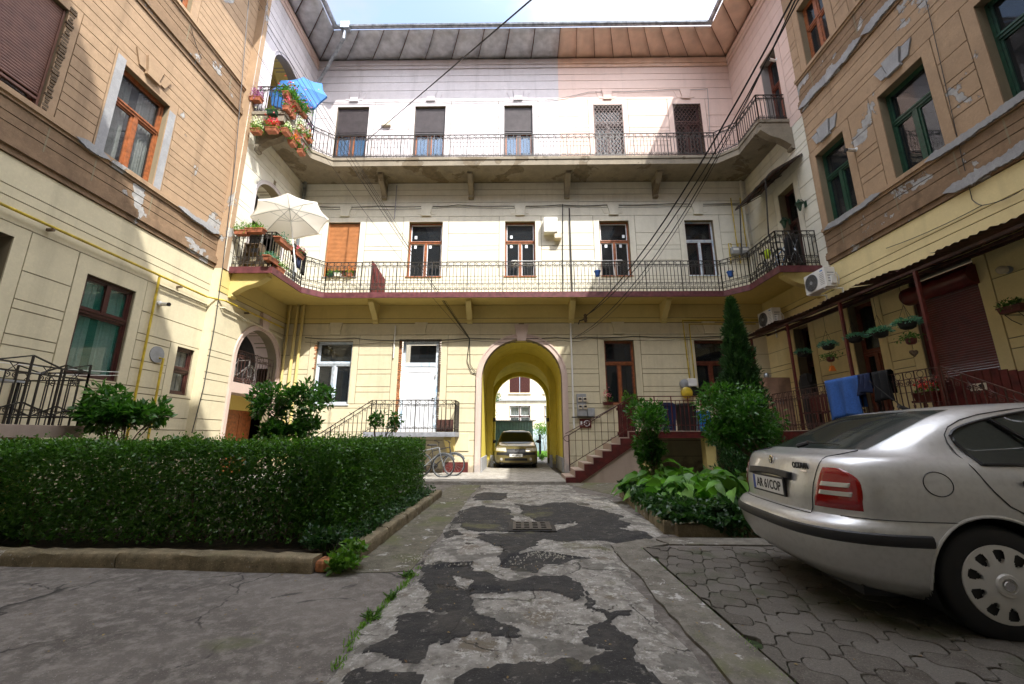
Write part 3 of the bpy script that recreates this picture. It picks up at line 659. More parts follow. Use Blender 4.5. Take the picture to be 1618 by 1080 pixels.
wNR={1:[('r',7.58,8.93,1.42,4.66),('r',9.94,10.72,1.42,4.66)],2:[('r',5.25,6.44,*ZR[2]),('r',7.50,8.64,*ZR[2]),('r',9.75,10.80,*ZR[2])],3:[('r',7.6,8.6,12.27,14.4),('r',9.52,10.48,12.27,14.4)]}
wFR={1:[('r',12.35,13.05,1.42,4.66)],2:[('r',11.95,12.75,6.16,9.3)],3:[('r',11.75,12.6,11.42,14.5)]}
right=wing(FR,FRF,'right hand wing with brown render over yellow, in shade, with the terrace and red shutter',1,wNR,wFR,{1:[],2:[],3:[]},(XR,5,0))
# return faces closing the steps
b=MB(); b.box(XLN-.3,XLF,YT-.004,YT+.3,0,6.0); b.build('corner_pier',M['cream'],left)
b=MB(); b.box(XLN-.3,XLF+.001,YT-.006,YT+.2,6.0,17.3); b.build('corner_pier',M['brown'],left)
for e,fnN,fnF,wN,wF,ar in ((left,FLN,FLF,wNL,{1:[],2:[],3:[]},aL),(right,FR,FRF,wNR,wFR,{1:[],2:[],3:[]})):
    s=e is left
    c1='cream'
    fields(fnN,YN,YT,Z1,wN[1],[],M['cream' if s else 'creamR'],e)
    zb=[6.36,6.52,6.70,6.92]; fields(fnN,YN,YT,zb,[],[],M['brownband'],e)
    fields(fnN,YN,YT,sorted([7.12]+Z2[4:13]+[10.80,11.05]+([7.34,7.96,8.61,9.12,9.36,9.82] if s else [])),wN[2],[],M['brown'],e)
    fields(fnN,YN,YT,[11.45,11.62,11.82,12.06],[],[],M['brownband'],e)
    fields(fnN,YN,YT,sorted(Z3[3:]+([12.5,13.15,13.84,14.4,15.2,15.68] if s else [])),wN[3],[],M['brown'],e)
    b=MB(); moulding(b,fnN,YN,YT+(.10 if s else 0),6.0,6.34,.10); moulding(b,fnN,YN,YT,11.05,11.43,.10)
    b.build('cornice',M['brownband'],e)
    b=MB(); moulding(b,fnN,YN,YT,6.93,7.11,.09); moulding(b,fnN,YN,YT,12.07,12.26,.09); b.build('sill_band',M['brown'],e)
    # broken grey repairs along the mouldings
    r=random.Random(5 if s else 9)
    for (yy0,yy1,z_,hh,dd) in (((9.4,10.9,6.93,.19,.094),(6.9,7.6,6.93,.19,.094),(9.9,10.4,6.02,.22,.06)) if s else ((5.2,7.9,6.93,.19,.094),(9.0,10.9,6.93,.19,.094),(5.2,7.7,6.02,.26,.104),(8.6,11.0,11.06,.3,.104),(6.6,8.6,11.10,.3,.104))):
        b=MB(); n=int((yy1-yy0)/.035); jag=lambda s_:[.5*math.sin(i*.11+s_)+.3*math.sin(i*.31+s_*2)+r.uniform(-.35,.35) for i in range(n+1)]; ja,jb=jag(yy0),jag(yy1); en=lambda i:min(1,min(i,n-i)/6); top=[(yy0+(yy1-yy0)*i/n,z_+hh*(.5+(.36+.22*ja[i])*en(i))) for i in range(n+1)]; bot=[(yy0+(yy1-yy0)*i/n,z_+hh*(.45-(.36+.16*jb[i])*en(i))) for i in range(n+1)]
        b.prism(bot+top[::-1],0,dd+.006,fnN); b.build('cement_patch',M['cement'],e)
    # vertical dividers in the sill bands
    b=MB()
    for y in (3.0,4.9,6.52,7.4,8.75,10.4): b.box(y-.014,y+.014,PD,PD+.003,6.38,6.90,fn=fnN); b.box(y-.014,y+.014,PD,PD+.003,11.47,12.04,fn=fnN)
    b.build('score_line',M['groove'],e)
    for h in wN[2]+wN[3]:
        b=MB(); keystone(b,fnN,(h[1]+h[2])/2,h[4]+.27,h[4]+.66,d=.07); b.build('keystone',M['brown' if s else 'cement'],e)
    # far bays
    fields(fnF,YT,YB,Z1[:-2],wF[1],ar[1],M['cream' if s else 'creamR'],e,trim=.17); fields(fnF,YT,YB,[5.30,5.48,5.99],[],[],M['creamB'],e)
    fields(fnF,YT,YB,[6.0]+Z2[1:],wF[2],ar[2],M['cream2'],e,trim=.0)
    fields(fnF,YT,YB,[11.06]+Z3,wF[3],ar[3],M['white3' if s else 'pink3'],e,trim=.0)
    b=MB(); moulding(b,fnF,YT,YB,16.55,16.98,.09,PD); b.build('cornice',M['pink3'],e)
b=MB(); b.box(YT-.0,YT+.16,PD+.002,PD+.02,6.0,17.0,fn=FLF); b.build('brown_corner_strip',M['brown'],left)
# loggia arches
arch_trim(FLF,13.2,1.08,.08,3.6,.16,.045).build('arch_trim',M['pinktrim'],left)
b=MB(); b.prism([(13.2-.15,4.72),(13.2+.15,4.72),(13.2+.24,5.25),(13.2-.24,5.25)],0,.12,FLF); b.build('keystone',M['pinktrim'],left)
arch_trim(FLF,12.75,.85,6.97,9.0,.12,.03,.7).build('arch_trim',M['white3'],left)
arch_trim(FLF,12.6,.85,12.1,14.1,.12,.03,.75).build('arch_trim',M['white3'],left)
def loggia(c,r,z0,zs,rz,mat,matback,depth=.75):
    b=MB(); n=18; pr=[(c-r,z0),(c-r,zs)]+[(c-r*math.cos(PI*i/n),zs+rz*math.sin(PI*i/n)) for i in range(1,n)]+[(c+r,zs),(c+r,z0)]
    b.grid([[FLF(a,-.3,z) for a,z in pr],[FLF(a,-depth,z) for a,z in pr]]); b.build('loggia_reveal',mat,left)
    b=MB(); b.box(c-r-1.2,c+r+1.3,-depth-2.2,-depth-2.1,z0-.2,zs+rz+.6,fn=FLF); b.box(c-r-1.2,c+r+1.3,-depth-2.1,-depth,z0-.2,z0-.02,fn=FLF); b.box(c-r-1.2,c+r+1.3,-depth-2.1,-depth,zs+rz+.4,zs+rz+.6,fn=FLF); b.box(c+r+1.2,c+r+1.3,-depth-2.1,-depth,z0-.2,zs+rz+.4,fn=FLF); b.build('loggia_room',matback,left)
loggia(13.2,1.08,0,3.6,1.08,M['pinktrim'],M['room']); loggia(12.75,.85,6.97,9.0,.7,M['cream2'],M['room']); loggia(12.6,.85,12.1,14.1,.75,M['creamB'],M['creamB'])
b=MB(); b.box(12.13,14.27,-.55,.03,2.55,2.86,fn=FLF); b.build('landing_beam',M['pinktrim'],left)
b=MB(); b.box(12.13,15.4,-.7,-.56,2.1,2.56,fn=FLF); b.build('door_lintel',M['ochre'],left)
b=MB(); b.box(12.9,14.36,-.72,-.66,.1,2.1,fn=FLF)
for q in (12.98,13.68):
    b.box(q,q+.6,-.66,-.645,.9,1.95,fn=FLF); b.box(q,q+.6,-.66,-.645,.2,.75,fn=FLF)
dd_=b.build('door',M['wood'],left); b=MB(); b.box(14.36,15.4,-.72,-.6,.1,2.1,fn=FLF); b.build('door_jamb',M['pinktrim'],left)
# wing windows
window(FLN,*wNL[1][1][1:5],left,inset=.07,frame='woodD',sash='woodD',glass='glassG',both=True,curtain='open',trans=.36,mull=False,sill=False)
window(FLN,*wNL[1][2][1:5],left,frame='woodD',sash='woodD',curtain='closed',trans=.48,mull=False,inset=.06,sill=False)
window(FLN,*wNL[1][0][1:5],left,frame='woodD',sash='woodD',trans=.3,inset=.35,sill=False,name='door')
window(FLN,*wNL[2][0][1:5],left,frame='woodR',sash='woodR',shutter='shutB',cov=.9,inset=.14,sill='metal')
window(FLN,*wNL[2][1][1:5],left,frame='wood',sash='wood',curtain='open',inset=.14)
window(FLN,*wNL[3][0][1:5],left,frame='wood',sash='wood',curtain='open',inset=.14)
h=wNL[2][1]
for x0,x1,q in ((h[1]-.19,h[1],.1),(h[2],h[2]+.19,-.1)):
    b=MB(); b.box(x0,x1,.03,.034,h[3],h[4]+q,fn=FLN); b.build('cement_patch',M['cement'],left)
rough_edge(FLN,[(6.36,7.14),(6.36,9.5)],.12,.03,M['bark'],left,'broken_plaster_edge',3)
window(FR,*wNR[2][0][1:5],right,frame='greenw',sash='greenw',inset=.2,sill=False)
window(FR,*wNR[2][1][1:5],right,frame='greenw',sash='greenw',inset=.2,sill=False,dark=True)
window(FR,*wNR[2][2][1:5],right,frame='greenw',sash='greenw',inset=.2,sill=False,dark=True)
window(FR,*wNR[3][0][1:5],right,frame='wood',sash='wood',inset=.2,curtain='open',sill=False)
window(FR,*wNR[3][1][1:5],right,frame='wood',sash='wood',inset=.2,sill=False,trans=.4,both=True)
window(FR,*wNR[1][1][1:5],right,frame='woodR',sash='woodR',inset=.22,name='door',sill=False,trans=.4,curtain=None)
window(FRF,*wFR[2][0][1:5],right,frame='woodD',sash='woodD',inset=.25,name='door',sill=False,dark=True)
window(FRF,*wFR[3][0][1:5],right,frame='woodR',sash='woodR',inset=.3,name='door',sill=False)
window(FRF,*wFR[1][0][1:5],right,frame='woodD',sash='woodD',inset=.3,name='door',sill=False,dark=True,mull=False)
# red roller shutter with its box
b=MB(); a0,a1,z0,z1=wNR[1][0][1:5]; n=int((z1-z0)/.05)
for i in range(n):
    q=z1-.02-i*.05; b.prism([(-.17,q-.05),(-.15,q-.046),(-.145,q-.025),(-.152,q-.003),(-.17,q-.003)],a0,a1,lambda dd,a,zz:FR(a,dd,zz))
sh=b.build('roller_shutter',M['shutR'],right); sh['label']='dark red closed roller shutter'
b=MB(); b.lathe([(.19,0),(.2,.02),(.2,a1-a0+.06),(.19,a1-a0+.08)],(XR-.06,a0-.04,4.32),24,axis='y'); b.build('shutter_box',M['shutR'],sh,smooth=True)
for a in (a0,a1-.05):
    b=MB(); b.box(a,a+.05,-.17,-.06,z0,z1,fn=FR); b.build('shutter_rail',M['redpaint'],sh)
# ---------------------------------------------------------------- eaves, gutters, roofs
GX0,GX1,GY=-7.30,7.74,13.22; ZE=17.02; ZG=17.16
def soffit(quadpts,n,mats,parent,name,sag=.03,seed=1):
    (A,B,C_,D)=[Vector(p) for p in quadpts]   # A-B wall edge, D-C gutter edge
    r=random.Random(seed); b=MB()
    for i in range(n):
        t0,t1=i/n+.0015,(i+1)/n-.0015; P=[]
        s0,s1=r.uniform(0,sag),r.uniform(0,sag)
        for j in range(6):
            u=j/5; row=[]
            for k in range(4):
                t=t0+(t1-t0)*k/3; p=A.lerp(B,t).lerp(D.lerp(C_,t),u); p.z-=sag*1.2*math.sin(PI*u)*(.4+s1/sag*.6)+ (s0 if k in(1,2) else 0)*math.sin(PI*u); row.append(p)
            P.append(row)
        b.grid(P)
    o=b.build(name,mats,parent,smooth=True); md=o.modifiers.new('thick','SOLIDIFY'); md.thickness=.02; md.offset=1; return o
soffit([(XLF+.05,YB-.04,ZE),(XS,YB-.04,ZE),(XS,GY,ZG-.02),(GX0,GY,ZG-.02)],9,M['zinc'],back,'eave_soffit',.07)
soffit([(XS,YB-.04,ZE),(XRF-.05,YB-.04,ZE),(GX1,GY,ZG-.02),(XS,GY,ZG-.02)],9,M['peach'],back,'eave_soffit',.015,3)
soffit([(XLF+.05,YB-.04,ZE),(XLF+.05,YN,ZE),(GX0,YN,ZG-.02),(GX0,GY,ZG-.02)],16,M['zinc'],left,'eave_soffit',.05,5)
soffit([(XRF-.05,YB-.04,ZE),(XRF-.05,YN,ZE),(GX1,YN,ZG-.02),(GX1,GY,ZG-.02)],16,M['peach'],right,'eave_soffit',.015,6)
def gutter(p,q,parent,mat='gutterm'):
    b=MB(); p=Vector(p);q=Vector(q);d=(q-p).normalized(); s=d.cross(Vector((0,0,1))); n=10; P=[]
    for e in (p,q): P.append([e+s*(.085*math.cos(PI*i/n))+Vector((0,0,-.085*math.sin(PI*i/n))) for i in range(n+1)])
    b.grid(P); L=(q-p).length; k=int(L/.95)
    for i in range(k+1):
        e=p.lerp(q,i/k); b.tube([e+s*(.092*math.cos(PI*j/8))+Vector((0,0,-.092*math.sin(PI*j/8))) for j in range(9)],.007,5)
    b.tube([p+s*.085,q+s*.085],.012,6); b.tube([p-s*.085,q-s*.085],.012,6)
    return b.build('gutter',M[mat],parent,smooth=True)
gutter((GX0-.02,GY-.06,ZG+.10),(GX1+.02,GY-.06,ZG+.10),back)
gutter((GX0+.07,YN,ZG+.10),(GX0+.07,GY-.12,ZG+.10),left); gutter((GX1-.07,YN,ZG+.10),(GX1-.07,GY-.12,ZG+.10),right)
b=MB(); b.prism([(GY+.02,ZG+.02),(YB+6,21),(YB+6,20.8),(YB+.1,17.1)],GX0,GX1,lambda y,x,z:(x,y,z)); b.build('roof',M['rooftile'],back)
b=MB(); b.prism([(GX0-.02,ZG+.02),(XLF-6,20.6),(XLF-6,17.1)],YN,YB+6,lambda x,y,z:(x,y,z)); b.build('roof',M['rooftile'],left)
b=MB(); b.prism([(GX1+.02,ZG+.02),(XRF+6,20.6),(XRF+6,17.1)],YN,YB+6,lambda x,y,z:(x,y,z)); b.build('roof',M['rooftile'],right)
# rain hopper and pipes
b=MB(); b.box(-6.98,-6.62,GY-.22,GY+.02,ZG-.12,ZG+.2); b.build('rain_hopper',M['gutterm'],back,bevel=.02)
b=MB(); b.tube([(-6.82,GY-.08,ZG-.1),(-6.84,GY-.05,ZG-.45),(-8.28,YB-.2,15.75),(-8.32,YB-.14,15.5),(-8.32,YB-.14,11.45)],.065,10); b.tube([(-8.34,YB-.14,11.06),(-8.34,YB-.14,6.2)],.065,10); b.build('downpipe',M['gutterm'],back,smooth=True)
b=MB(); b.tube([(-8.05,YB-.12,5.98),(-8.05,YB-.12,.1)],.055,8); b.tube([(-7.82,YB-.12,5.98),(-7.82,YB-.12,.1)],.05,8); b.tube([(-8.32,YB-.12,5.98),(-8.32,YB-.12,.1)],.04,8)
b.build('waste_pipe',M['creamB'],back,smooth=True)
# building that closes the courtyard behind the viewer; it throws the diagonal shadow on the left wing
south=empty('courtyard_building',(0,-1.7,0),'tall wing closing the near end of the courtyard behind the viewer','building')
SZ=20.1
wS=[('r',x,x+1.2,z,z+2.3) for x in (-7.5,-4.4,3.2,6.3) for z in (2.36,7.1,12.2)]+[('r',-.6,.6,z,z+2.3) for z in (7.1,12.2)]
FS=lambda a,d,z:(a,-1.7+d,z)
wall(FS,XLN,XR,-.1,SZ-.1,wS+[('a',0,1.5,-.02,3.0)],.4,M['cream2'],south)
for h in wS: window(FS,*h[1:5],south,frame='woodR',sash='woodR')
b=MB(); b.box(XLN,XR,-2.5,-.42,SZ-.12,SZ); b.prism([(-.42,SZ),(-8,SZ+3.4),(-8,SZ)],XLN,XR,lambda y,x,z:(x,y,z)); b.build('roof',M['rooftile'],south)
b=MB(); b.box(-2,-1.5,-6,-2.1,0,4.6); b.box(1.5,2,-6,-2.1,0,4.6); b.box(-2,2,-6,-2.1,4.5,4.7); b.box(-2,2,-6.1,-6,0,4.7); b.build('passage_wall',M['yellow'],south)
b=MB(); b.box(XLN-.4,XR+.4,-2.6,-2.1,0,.05); b.build('threshold',M['walk'],south)
# ================================================================ BALCONIES
def offset_path(path,d): # path of (x,y)
    out=[]
    for i,p in enumerate(path):
        a=Vector(path[max(i-1,0)]); c=Vector(path[min(i+1,len(path)-1)]); pv=Vector(p)
        d1=(pv-a).normalized() if i>0 else (c-pv).normalized(); d2=(c-pv).normalized() if i<len(path)-1 else d1
        n1=Vector((-d1.y,d1.x)); n2=Vector((-d2.y,d2.x)); n=(n1+n2).normalized(); k=d/max(.3,n.dot(n1)); out.append((pv.x+n.x*k,pv.y+n.y*k))
    return out
def spiral(b,c,ex,ez,r,turns=1.25,n=9,th=.0085,sgn=1,start=0):
    pts=[]
    for i in range(n+1):
        t=i/n; a=start+sgn*turns*2*PI*t; q=r*(1-.72*t); pts.append(c+ex*(q*math.cos(a))+ez*(q*math.sin(a)))
    b.tube(pts,th,3)
def railing(path,z,h,parent,mat='iron',sp=.125,rows='two',posts=10,name='railing',top=.014,detail=True):
    """path: (x,y) corners or (x,y,z) for a sloping rail"""
    P=[Vector((p[0],p[1],p[2] if len(p)>2 else z)) for p in path]; Zv=Vector((0,0,1))
    b=MB()
    for a,c in zip(P[:-1],P[1:]):
        d=c-a; dh=Vector((d.x,d.y,0)); L=dh.length; ex=dh.normalized()
        for zz,w in ((h,top*2.4),(h-.13,.024),(.12,.024)): b.bar(a+Zv*zz,c+Zv*zz,w,.014 if w<.02 else .02)
        if rows=='low': b.bar(a+Zv*.34,c+Zv*.34,.018,.014)
        n=max(1,round(L/sp))
        for i in range(n+1):
            p=a.lerp(c,i/n); post=(i%posts==0) or i==n
            b.bar(p+Zv*(.0),p+Zv*(h if (i%2==0 or post) else h-.13),.030 if post else .018,.030 if post else .018)
            if detail and i<n:
                m=a.lerp(c,(i+.5)/n)
                if i%2==0: # X and C scrolls filling the bands
                    q=a.lerp(c,(i+1)/n) if i+1<=n else m; s=L/n
                    b.tube([p+Zv*(h-.13)+ex*.0,p+Zv*(h-.065)+ex*s*.5,p+Zv*(h-.01)+ex*s],.008,3); b.tube([p+Zv*(h-.01),p+Zv*(h-.065)+ex*s*.5,p+Zv*(h-.13)+ex*s],.008,3)
                sg=1 if i%2 else -1; zz=h-.13-.055
                spiral(b,m+Zv*zz,ex*sg,Zv,.042,sgn=1,start=PI/2); spiral(b,m+Zv*(.12+.055),ex*sg,Zv,.042,sgn=-1,start=-PI/2)
                if rows=='low': spiral(b,m+Zv*(.34-.055),ex*-sg,Zv,.042,sgn=1,start=PI/2)
    return b.build(name,M[mat],parent,recalc=False)
def corbel(c,fdir,z,L,H,w,mat,parent,label=None):
    """scroll bracket under a slab: c = point on the wall, fdir = outward horizontal unit"""
    f=Vector(fdir); s=Vector((-f.y,f.x,0)); prof=[(0,0),(L,0),(L,-.10)]
    for i in range(1,13):
        t=i/12; x=L-(L-.12)*t; prof.append((x+.05*math.sin(PI*2*t)*-1,-.10-(H-.22)*(t+.12*math.sin(2*PI*t))))
    prof+=[(.14,-H+.05),(.10,-H),(0,-H)]
    b=MB(); b.prism(prof,-w/2,w/2,lambda a,d,zz:Vector(c)+f*a+s*d+Vector((0,0,z+zz-c[2]))); return b.build('bracket',M[mat],parent,bevel=.01)
LOWP=[(XLF-.1,11.27),(-7.22,11.27),(-7.22,12.96),(-6.71,13.52),(7.12,13.52),(7.69,12.9),(7.71,11.38),(8.95,11.38)]
UPP=[(XLF-.1,11.12),(-7.42,11.12),(-7.42,12.92),(-6.85,13.40),(7.40,13.40),(7.95,12.9),(7.96,11.65),(9.05,11.65)]
def slab(path,z0,z1,parent,mtop,medge,munder,eh=.0):
    x0,x1=XLF,XRF
    poly=[(max(x0,min(x1,p[0])),p[1]) for p in path]
    outer=poly+[(x1,YB),(x0,YB)]
    # inner notch: the slab only follows the walls
    b=MB(); 
    inn=[(x0,path[0][1])]
    def ring():
        return poly+[(x1,YB-.0),(x0,YB-.0)]
    b.prism(ring(),z0,z1,lambda a,d,z:(a,z,d)); return b
# The slabs stop at the walls; their plan is the strip between wall and outer edge
def strip_slab(path,z0,z1,mat,parent,name='slab'):
    b=MB(); wallp=[(XLF,path[0][1]),(XLF,YB-.01),(XRF,YB-.01),(XRF,path[-1][1])]
    p=[(max(XLF,min(XRF,q[0])),q[1]) for q in path]
    quads=[[p[0],p[1],p[2],(XLF,p[2][1])],[(XLF,p[2][1]),p[2],p[3],(p[3][0],YB-.01),(XLF,YB-.01)],[p[3],p[4],(p[4][0],YB-.01),(p[3][0],YB-.01)],[p[4],p[5],(XRF,p[5][1]),(XRF,YB-.01),(p[4][0],YB-.01)],[p[5],p[6],p[7],(XRF,p[5][1])]]
    for q in quads: b.prism(q,z0,z1,lambda a,d,z:(a,z,d))
    bm=bmesh.new(); me=bpy.data.meshes.new('t'); me.from_pydata(b.v,[],b.f); bm.from_mesh(me); bmesh.ops.remove_doubles(bm,verts=bm.verts,dist=1e-4)
    # drop inner walls shared by neighbouring pieces
    seen={}
    for f in bm.faces: seen.setdefault(tuple(sorted(v.index for v in f.verts)),[]).append(f)
    bm.verts.index_update()
    dup=[f for fs in seen.values() if len(fs)>1 for f in fs]
    if dup: bmesh.ops.delete(bm,geom=dup,context='FACES_ONLY')
    bmesh.ops.recalc_face_normals(bm,faces=bm.faces); bm.to_mesh(me); bm.free(); me.name=name; me.materials.append(M[mat])
    l=world_loc(parent); me.transform(Matrix.Translation(-l)); o=bpy.data.objects.new(name,me); C.objects.link(o); o.parent=parent; return o
def fascia(path,z0,z1,mat,parent,out=.015,name='edge_band'):
    b=MB(); 
    po=offset_path(path,-out); pi=offset_path(path,.02)
    P=[[(x,y,z0) for x,y in po],[(x,y,z1) for x,y in po],[(x,y,z1) for x,y in pi],[(x,y,z0) for x,y in pi],[(x,y,z0) for x,y in po]]; b.grid(P); return b.build(name,M[mat],parent)
low=empty('balcony',(0,13.9,6.0),'lower gallery balcony with maroon edge band and yellow underside running round three walls','balcony')
strip_slab(LOWP,5.99,6.13,'ochre',low); fascia(LOWP,5.95,6.15,'maroon',low,.02)
railing(offset_path(LOWP,.05),6.15,1.14,low,rows='low')
up=empty('balcony',(0,13.9,11.1),'upper gallery balcony of bare weathered concrete running round three walls','balcony')
strip_slab(UPP,11.07,11.37,'concrete',up); fascia(UPP,11.30,11.41,'concrete',up,.03,'drip_edge')
railing(offset_path(UPP,.05),11.40,1.02,up,rows='two')
for x in (-5.15,-1.71,1.98,5.32): corbel((x,YB-PD,0),(0,-1,0),5.99,.72,.72,.20,'creamB',low)
for x in (-5.18,-1.77,1.97,5.41): corbel((x,YB-PD,0),(0,-1,0),11.07,.72,.76,.20,'concrete',up)
for y,f,x,L in ((11.5,(1,0,0),XLF,1.1),(11.6,(-1,0,0),XRF,1.1)):
    corbel((x,y,0),f,5.99,L,.75,.24,'creamB',low); corbel((x,y+.1,0),f,11.07,L-.05,.8,.24,'concrete',up)
# red corrugated divider panel on the lower gallery
d=empty('divider_panel',(-5.2,14.0,6.15),'dark red corrugated sheet standing behind the lower gallery railing','panel')
b=MB(); n=22; x0=-5.16;y0=13.62
prof=[(0,0)]; P=[]
for k in range(2):
    row=[]
    for i in range(n+1):
        t=i/n; q=Vector((x0+.02*(i%2)+.25*t,y0+.8*t,6.16)); top=1.22-.0*t if t<.1 else 1.22-.45*(t-.1)
        row.append(q+Vector((0,0,0 if k==0 else top)))
    P.append(row)
b.grid(P); o=b.build('sheet',M['redpaint'],d); md=o.modifiers.new('t','SOLIDIFY'); md.thickness=.008
# ================================================================ FOLIAGE TOOLS
def leaf_mesh(name,Pn,Nn,size,mat,parent=None,asp=.5,up=None,fold=.25,jit=.4,shape='leaf',droop=0,smooth=False):
    """Pn: Nx3 leaf positions, Nn: Nx3 growth directions, size: float or N array; every leaf is a folded blade of real size"""
    n=len(Pn); Pn=np.asarray(Pn,float); D=np.asarray(Nn,float)+rng.normal(0,jit,(n,3)); D/=np.linalg.norm(D,axis=1)[:,None]+1e-9
    U=rng.normal(0,.55,(n,3))+np.array([0,0,1.]) if up is None else np.asarray(up,float)+rng.normal(0,.3,(n,3))
    Sd=np.cross(D,U); Sd/=np.linalg.norm(Sd,axis=1)[:,None]+1e-9; Up=np.cross(Sd,D)
    s=(np.asarray(size)*np.ones(n)*rng.uniform(.65,1.3,n))[:,None]
    if shape=='leaf': prof=[(0,0,0),(.38,.5,.0),(1,0,0),(.38,-.5,.0)]; faces=[(0,1,2),(0,2,3)]
    elif shape=='petal': prof=[(0,0,0),(.5,.5,.05),(1,0,0),(.5,-.5,.05)]; faces=[(0,1,2,3)]
    elif shape=='broad': prof=[(0,0,0),(.10,.30,.02),(.32,.5,.03),(.62,.44,.01),(.86,.20,-.06),(1,0,-.15),(.86,-.20,-.06),(.62,-.44,.01),(.32,-.5,.03),(.10,-.30,.02),(.32,0,.0),(.66,0,-.02)]; faces=[(0,1,2,10),(10,2,3,11),(11,3,4,5),(0,10,8,9),(10,11,7,8),(11,5,6,7)]
    elif shape=='ivy': prof=[(0,0,0),(.1,.5,0),(.45,.35,0),(1,0,-.05),(.45,-.35,0),(.1,-.5,0),(.4,0,.0)]; faces=[(0,1,2,6),(6,2,3),(6,3,4),(0,6,4,5)]
    elif shape=='blade': prof=[(0,.5,0),(.5,.4,.06),(1,0,-.12),(.5,-.4,.06),(0,-.5,0)]; faces=[(0,1,3,4),(1,2,3)]
    m=len(prof); V=np.zeros((n,m,3))
    for k,(x,y,z) in enumerate(prof):
        V[:,k]=Pn+D*s*x+Sd*s*asp*y*2*.5*1.0+Up*s*(z+ (abs(y)*fold))-np.array([0,0,1])*droop*s*x*x
    V=V.reshape(-1,3); 
    if parent is not None: V=V-np.array(world_loc(parent))
    base=np.arange(n)*m; li=[];ls=[];tot=[];c=0
    per=sum(len(f) for f in faces)
    L=np.concatenate([base[:,None]+np.array(f)[None] for f in faces],axis=1).reshape(-1)
    lens=np.tile([len(f) for f in faces],n); starts=np.concatenate([[0],np.cumsum(lens)[:-1]])
    me=bpy.data.meshes.new(name); me.vertices.add(len(V)); me.vertices.foreach_set('co',V.reshape(-1))
    me.loops.add(len(L)); me.loops.foreach_set('vertex_index',L.astype(np.int32)); me.polygons.add(len(lens))
    me.polygons.foreach_set('loop_start',starts.astype(np.int32)); me.polygons.foreach_set('loop_total',lens.astype(np.int32))
    at=me.attributes.new('rnd','FLOAT','FACE'); at.data.foreach_set('value',np.repeat(rng.random(n),len(faces)).astype(np.float32))
    me.update(calc_edges=True); me.materials.append(mat if not isinstance(mat,str) else M[mat])
    if smooth: me.polygons.foreach_set('use_smooth',[True]*len(lens))
    o=bpy.data.objects.new(name,me); C.objects.link(o)
    if parent is not None: o.parent=parent
    return o
def clumps(n,centers,radii,shell=.55,flat=1.):
    """leaf positions gathered in clumps"""
    k=rng.integers(0,len(centers),n); d=rng.normal(0,1,(n,3)); d/=np.linalg.norm(d,axis=1)[:,None]
    r=np.asarray(radii)[k]*(shell+(1-shell)*rng.random(n)); c=np.asarray(centers)[k]; q=d*r[:,None]; q[:,2]*=flat
    return c+q, d
M['hedge']=leafmat('hedge leaves',(.028,.085,.012),(.09,.20,.032))
M['shrubl']=leafmat('broad shrub leaves',(.022,.085,.015),(.08,.20,.035),.3)
M['hosta']=leafmat('hosta leaves',(.06,.17,.03),(.15,.30,.06),.4)
M['ivy']=leafmat('ivy leaves',(.015,.05,.018),(.05,.11,.035),.35)
M['lime']=leafmat('young lime leaves',(.06,.15,.02),(.13,.24,.04),.4)
M['conifer']=leafmat('conifer scales',(.018,.06,.018),(.045,.115,.03),.55,.15)
M['succ']=leafmat('blue green succulent',(.07,.20,.16),(.14,.32,.25),.5,.2)
M['grassm']=leafmat('grass blades',(.10,.22,.03),(.2,.36,.06),.6)
for k,c in dict(f_red=(.55,.02,.03),f_pink=(.6,.14,.22),f_white=(.75,.75,.72),f_mag=(.42,.03,.16),f_or=(.7,.2,.03),f_vio=(.3,.1,.3)).items(): M[k]=leafmat(k,c,tuple(min(1,x*1.3) for x in c),.6,.2)
def stems(b,base,tips,r=.012,mid=.25):
    for t in tips:
        a=Vector(base);t=Vector(t); m=a.lerp(t,.45)+Vector((random.uniform(-mid,mid)*.3,random.uniform(-mid,mid)*.3,.04)); b.tube([a,m,t],r,5,taper=.35)
# ================================================================ TERRACES, STAIRS
TZ=1.42; TX=7.38; TY=12.05
M['tile']=plaster('beige stair tiles',(.42,.33,.27),stain=.5); M['tileg']=simple('grey stone slab',(.24,.25,.28),.6,var=.2)
M['stonew']=plaster('pale rubble stone',(.42,.40,.34),stain=1)
tr=empty('terrace',(6.5,12.6,0),'raised L shaped terrace with dark red edge and pale tiles under the right hand wing','terrace')
b=MB(); b.box(3.45,TX,TY,YB-.01,TZ-.14,TZ-.02); b.box(TX,XR,7.25,YB-.01,TZ-.14,TZ-.02); b.build('slab',M['concrete'],tr)
b=MB(); b.box(3.42,TX-.03,TY-.03,YB-.03,TZ-.02,TZ); b.box(TX-.03,XR-.01,7.22,YB-.03,TZ-.02,TZ); b.build('floor_tiles',M['tile'],tr)
b=MB(); b.box(3.45,TX-.02,TY-.02,TY,TZ-.20,TZ-.022); b.build('edge_band',M['redpaint'],tr); b=MB(); b.box(TX-.02,TX,7.25,TY,TZ-.34,TZ-.022); b.build('edge_band',M['redpaint'],tr)
for x in (3.7,5.5,7.2):
    b=MB(); b.box(x-.14,x+.14,TY+.1,TY+.38,0,TZ-.14); b.build('pier',M['creamB'],tr)
b=MB(); b.box(TX+.05,TX+.3,7.3,TY,0,TZ-.14); b.build('base_wall',M['stonew'],tr)
rl=empty('railing',(5.4,TY,TZ),'plain straight red brown railing along the front of the back terrace','railing')
b=MB(); z=TZ
for zz,w in ((.16,.02),(.86,.02),(.98,.024)): b.bar((3.5,TY+.04,z+zz),(TX,TY+.04,z+zz),w,w)
for i in range(33): x=3.5+(TX-3.5)*i/32; b.bar((x,TY+.04,z),(x,TY+.04,z+(.98 if i%4==0 else .86)),.016 if i%4 else .024,.016 if i%4 else .024)
b.build('bars',M['redpaint'],rl)
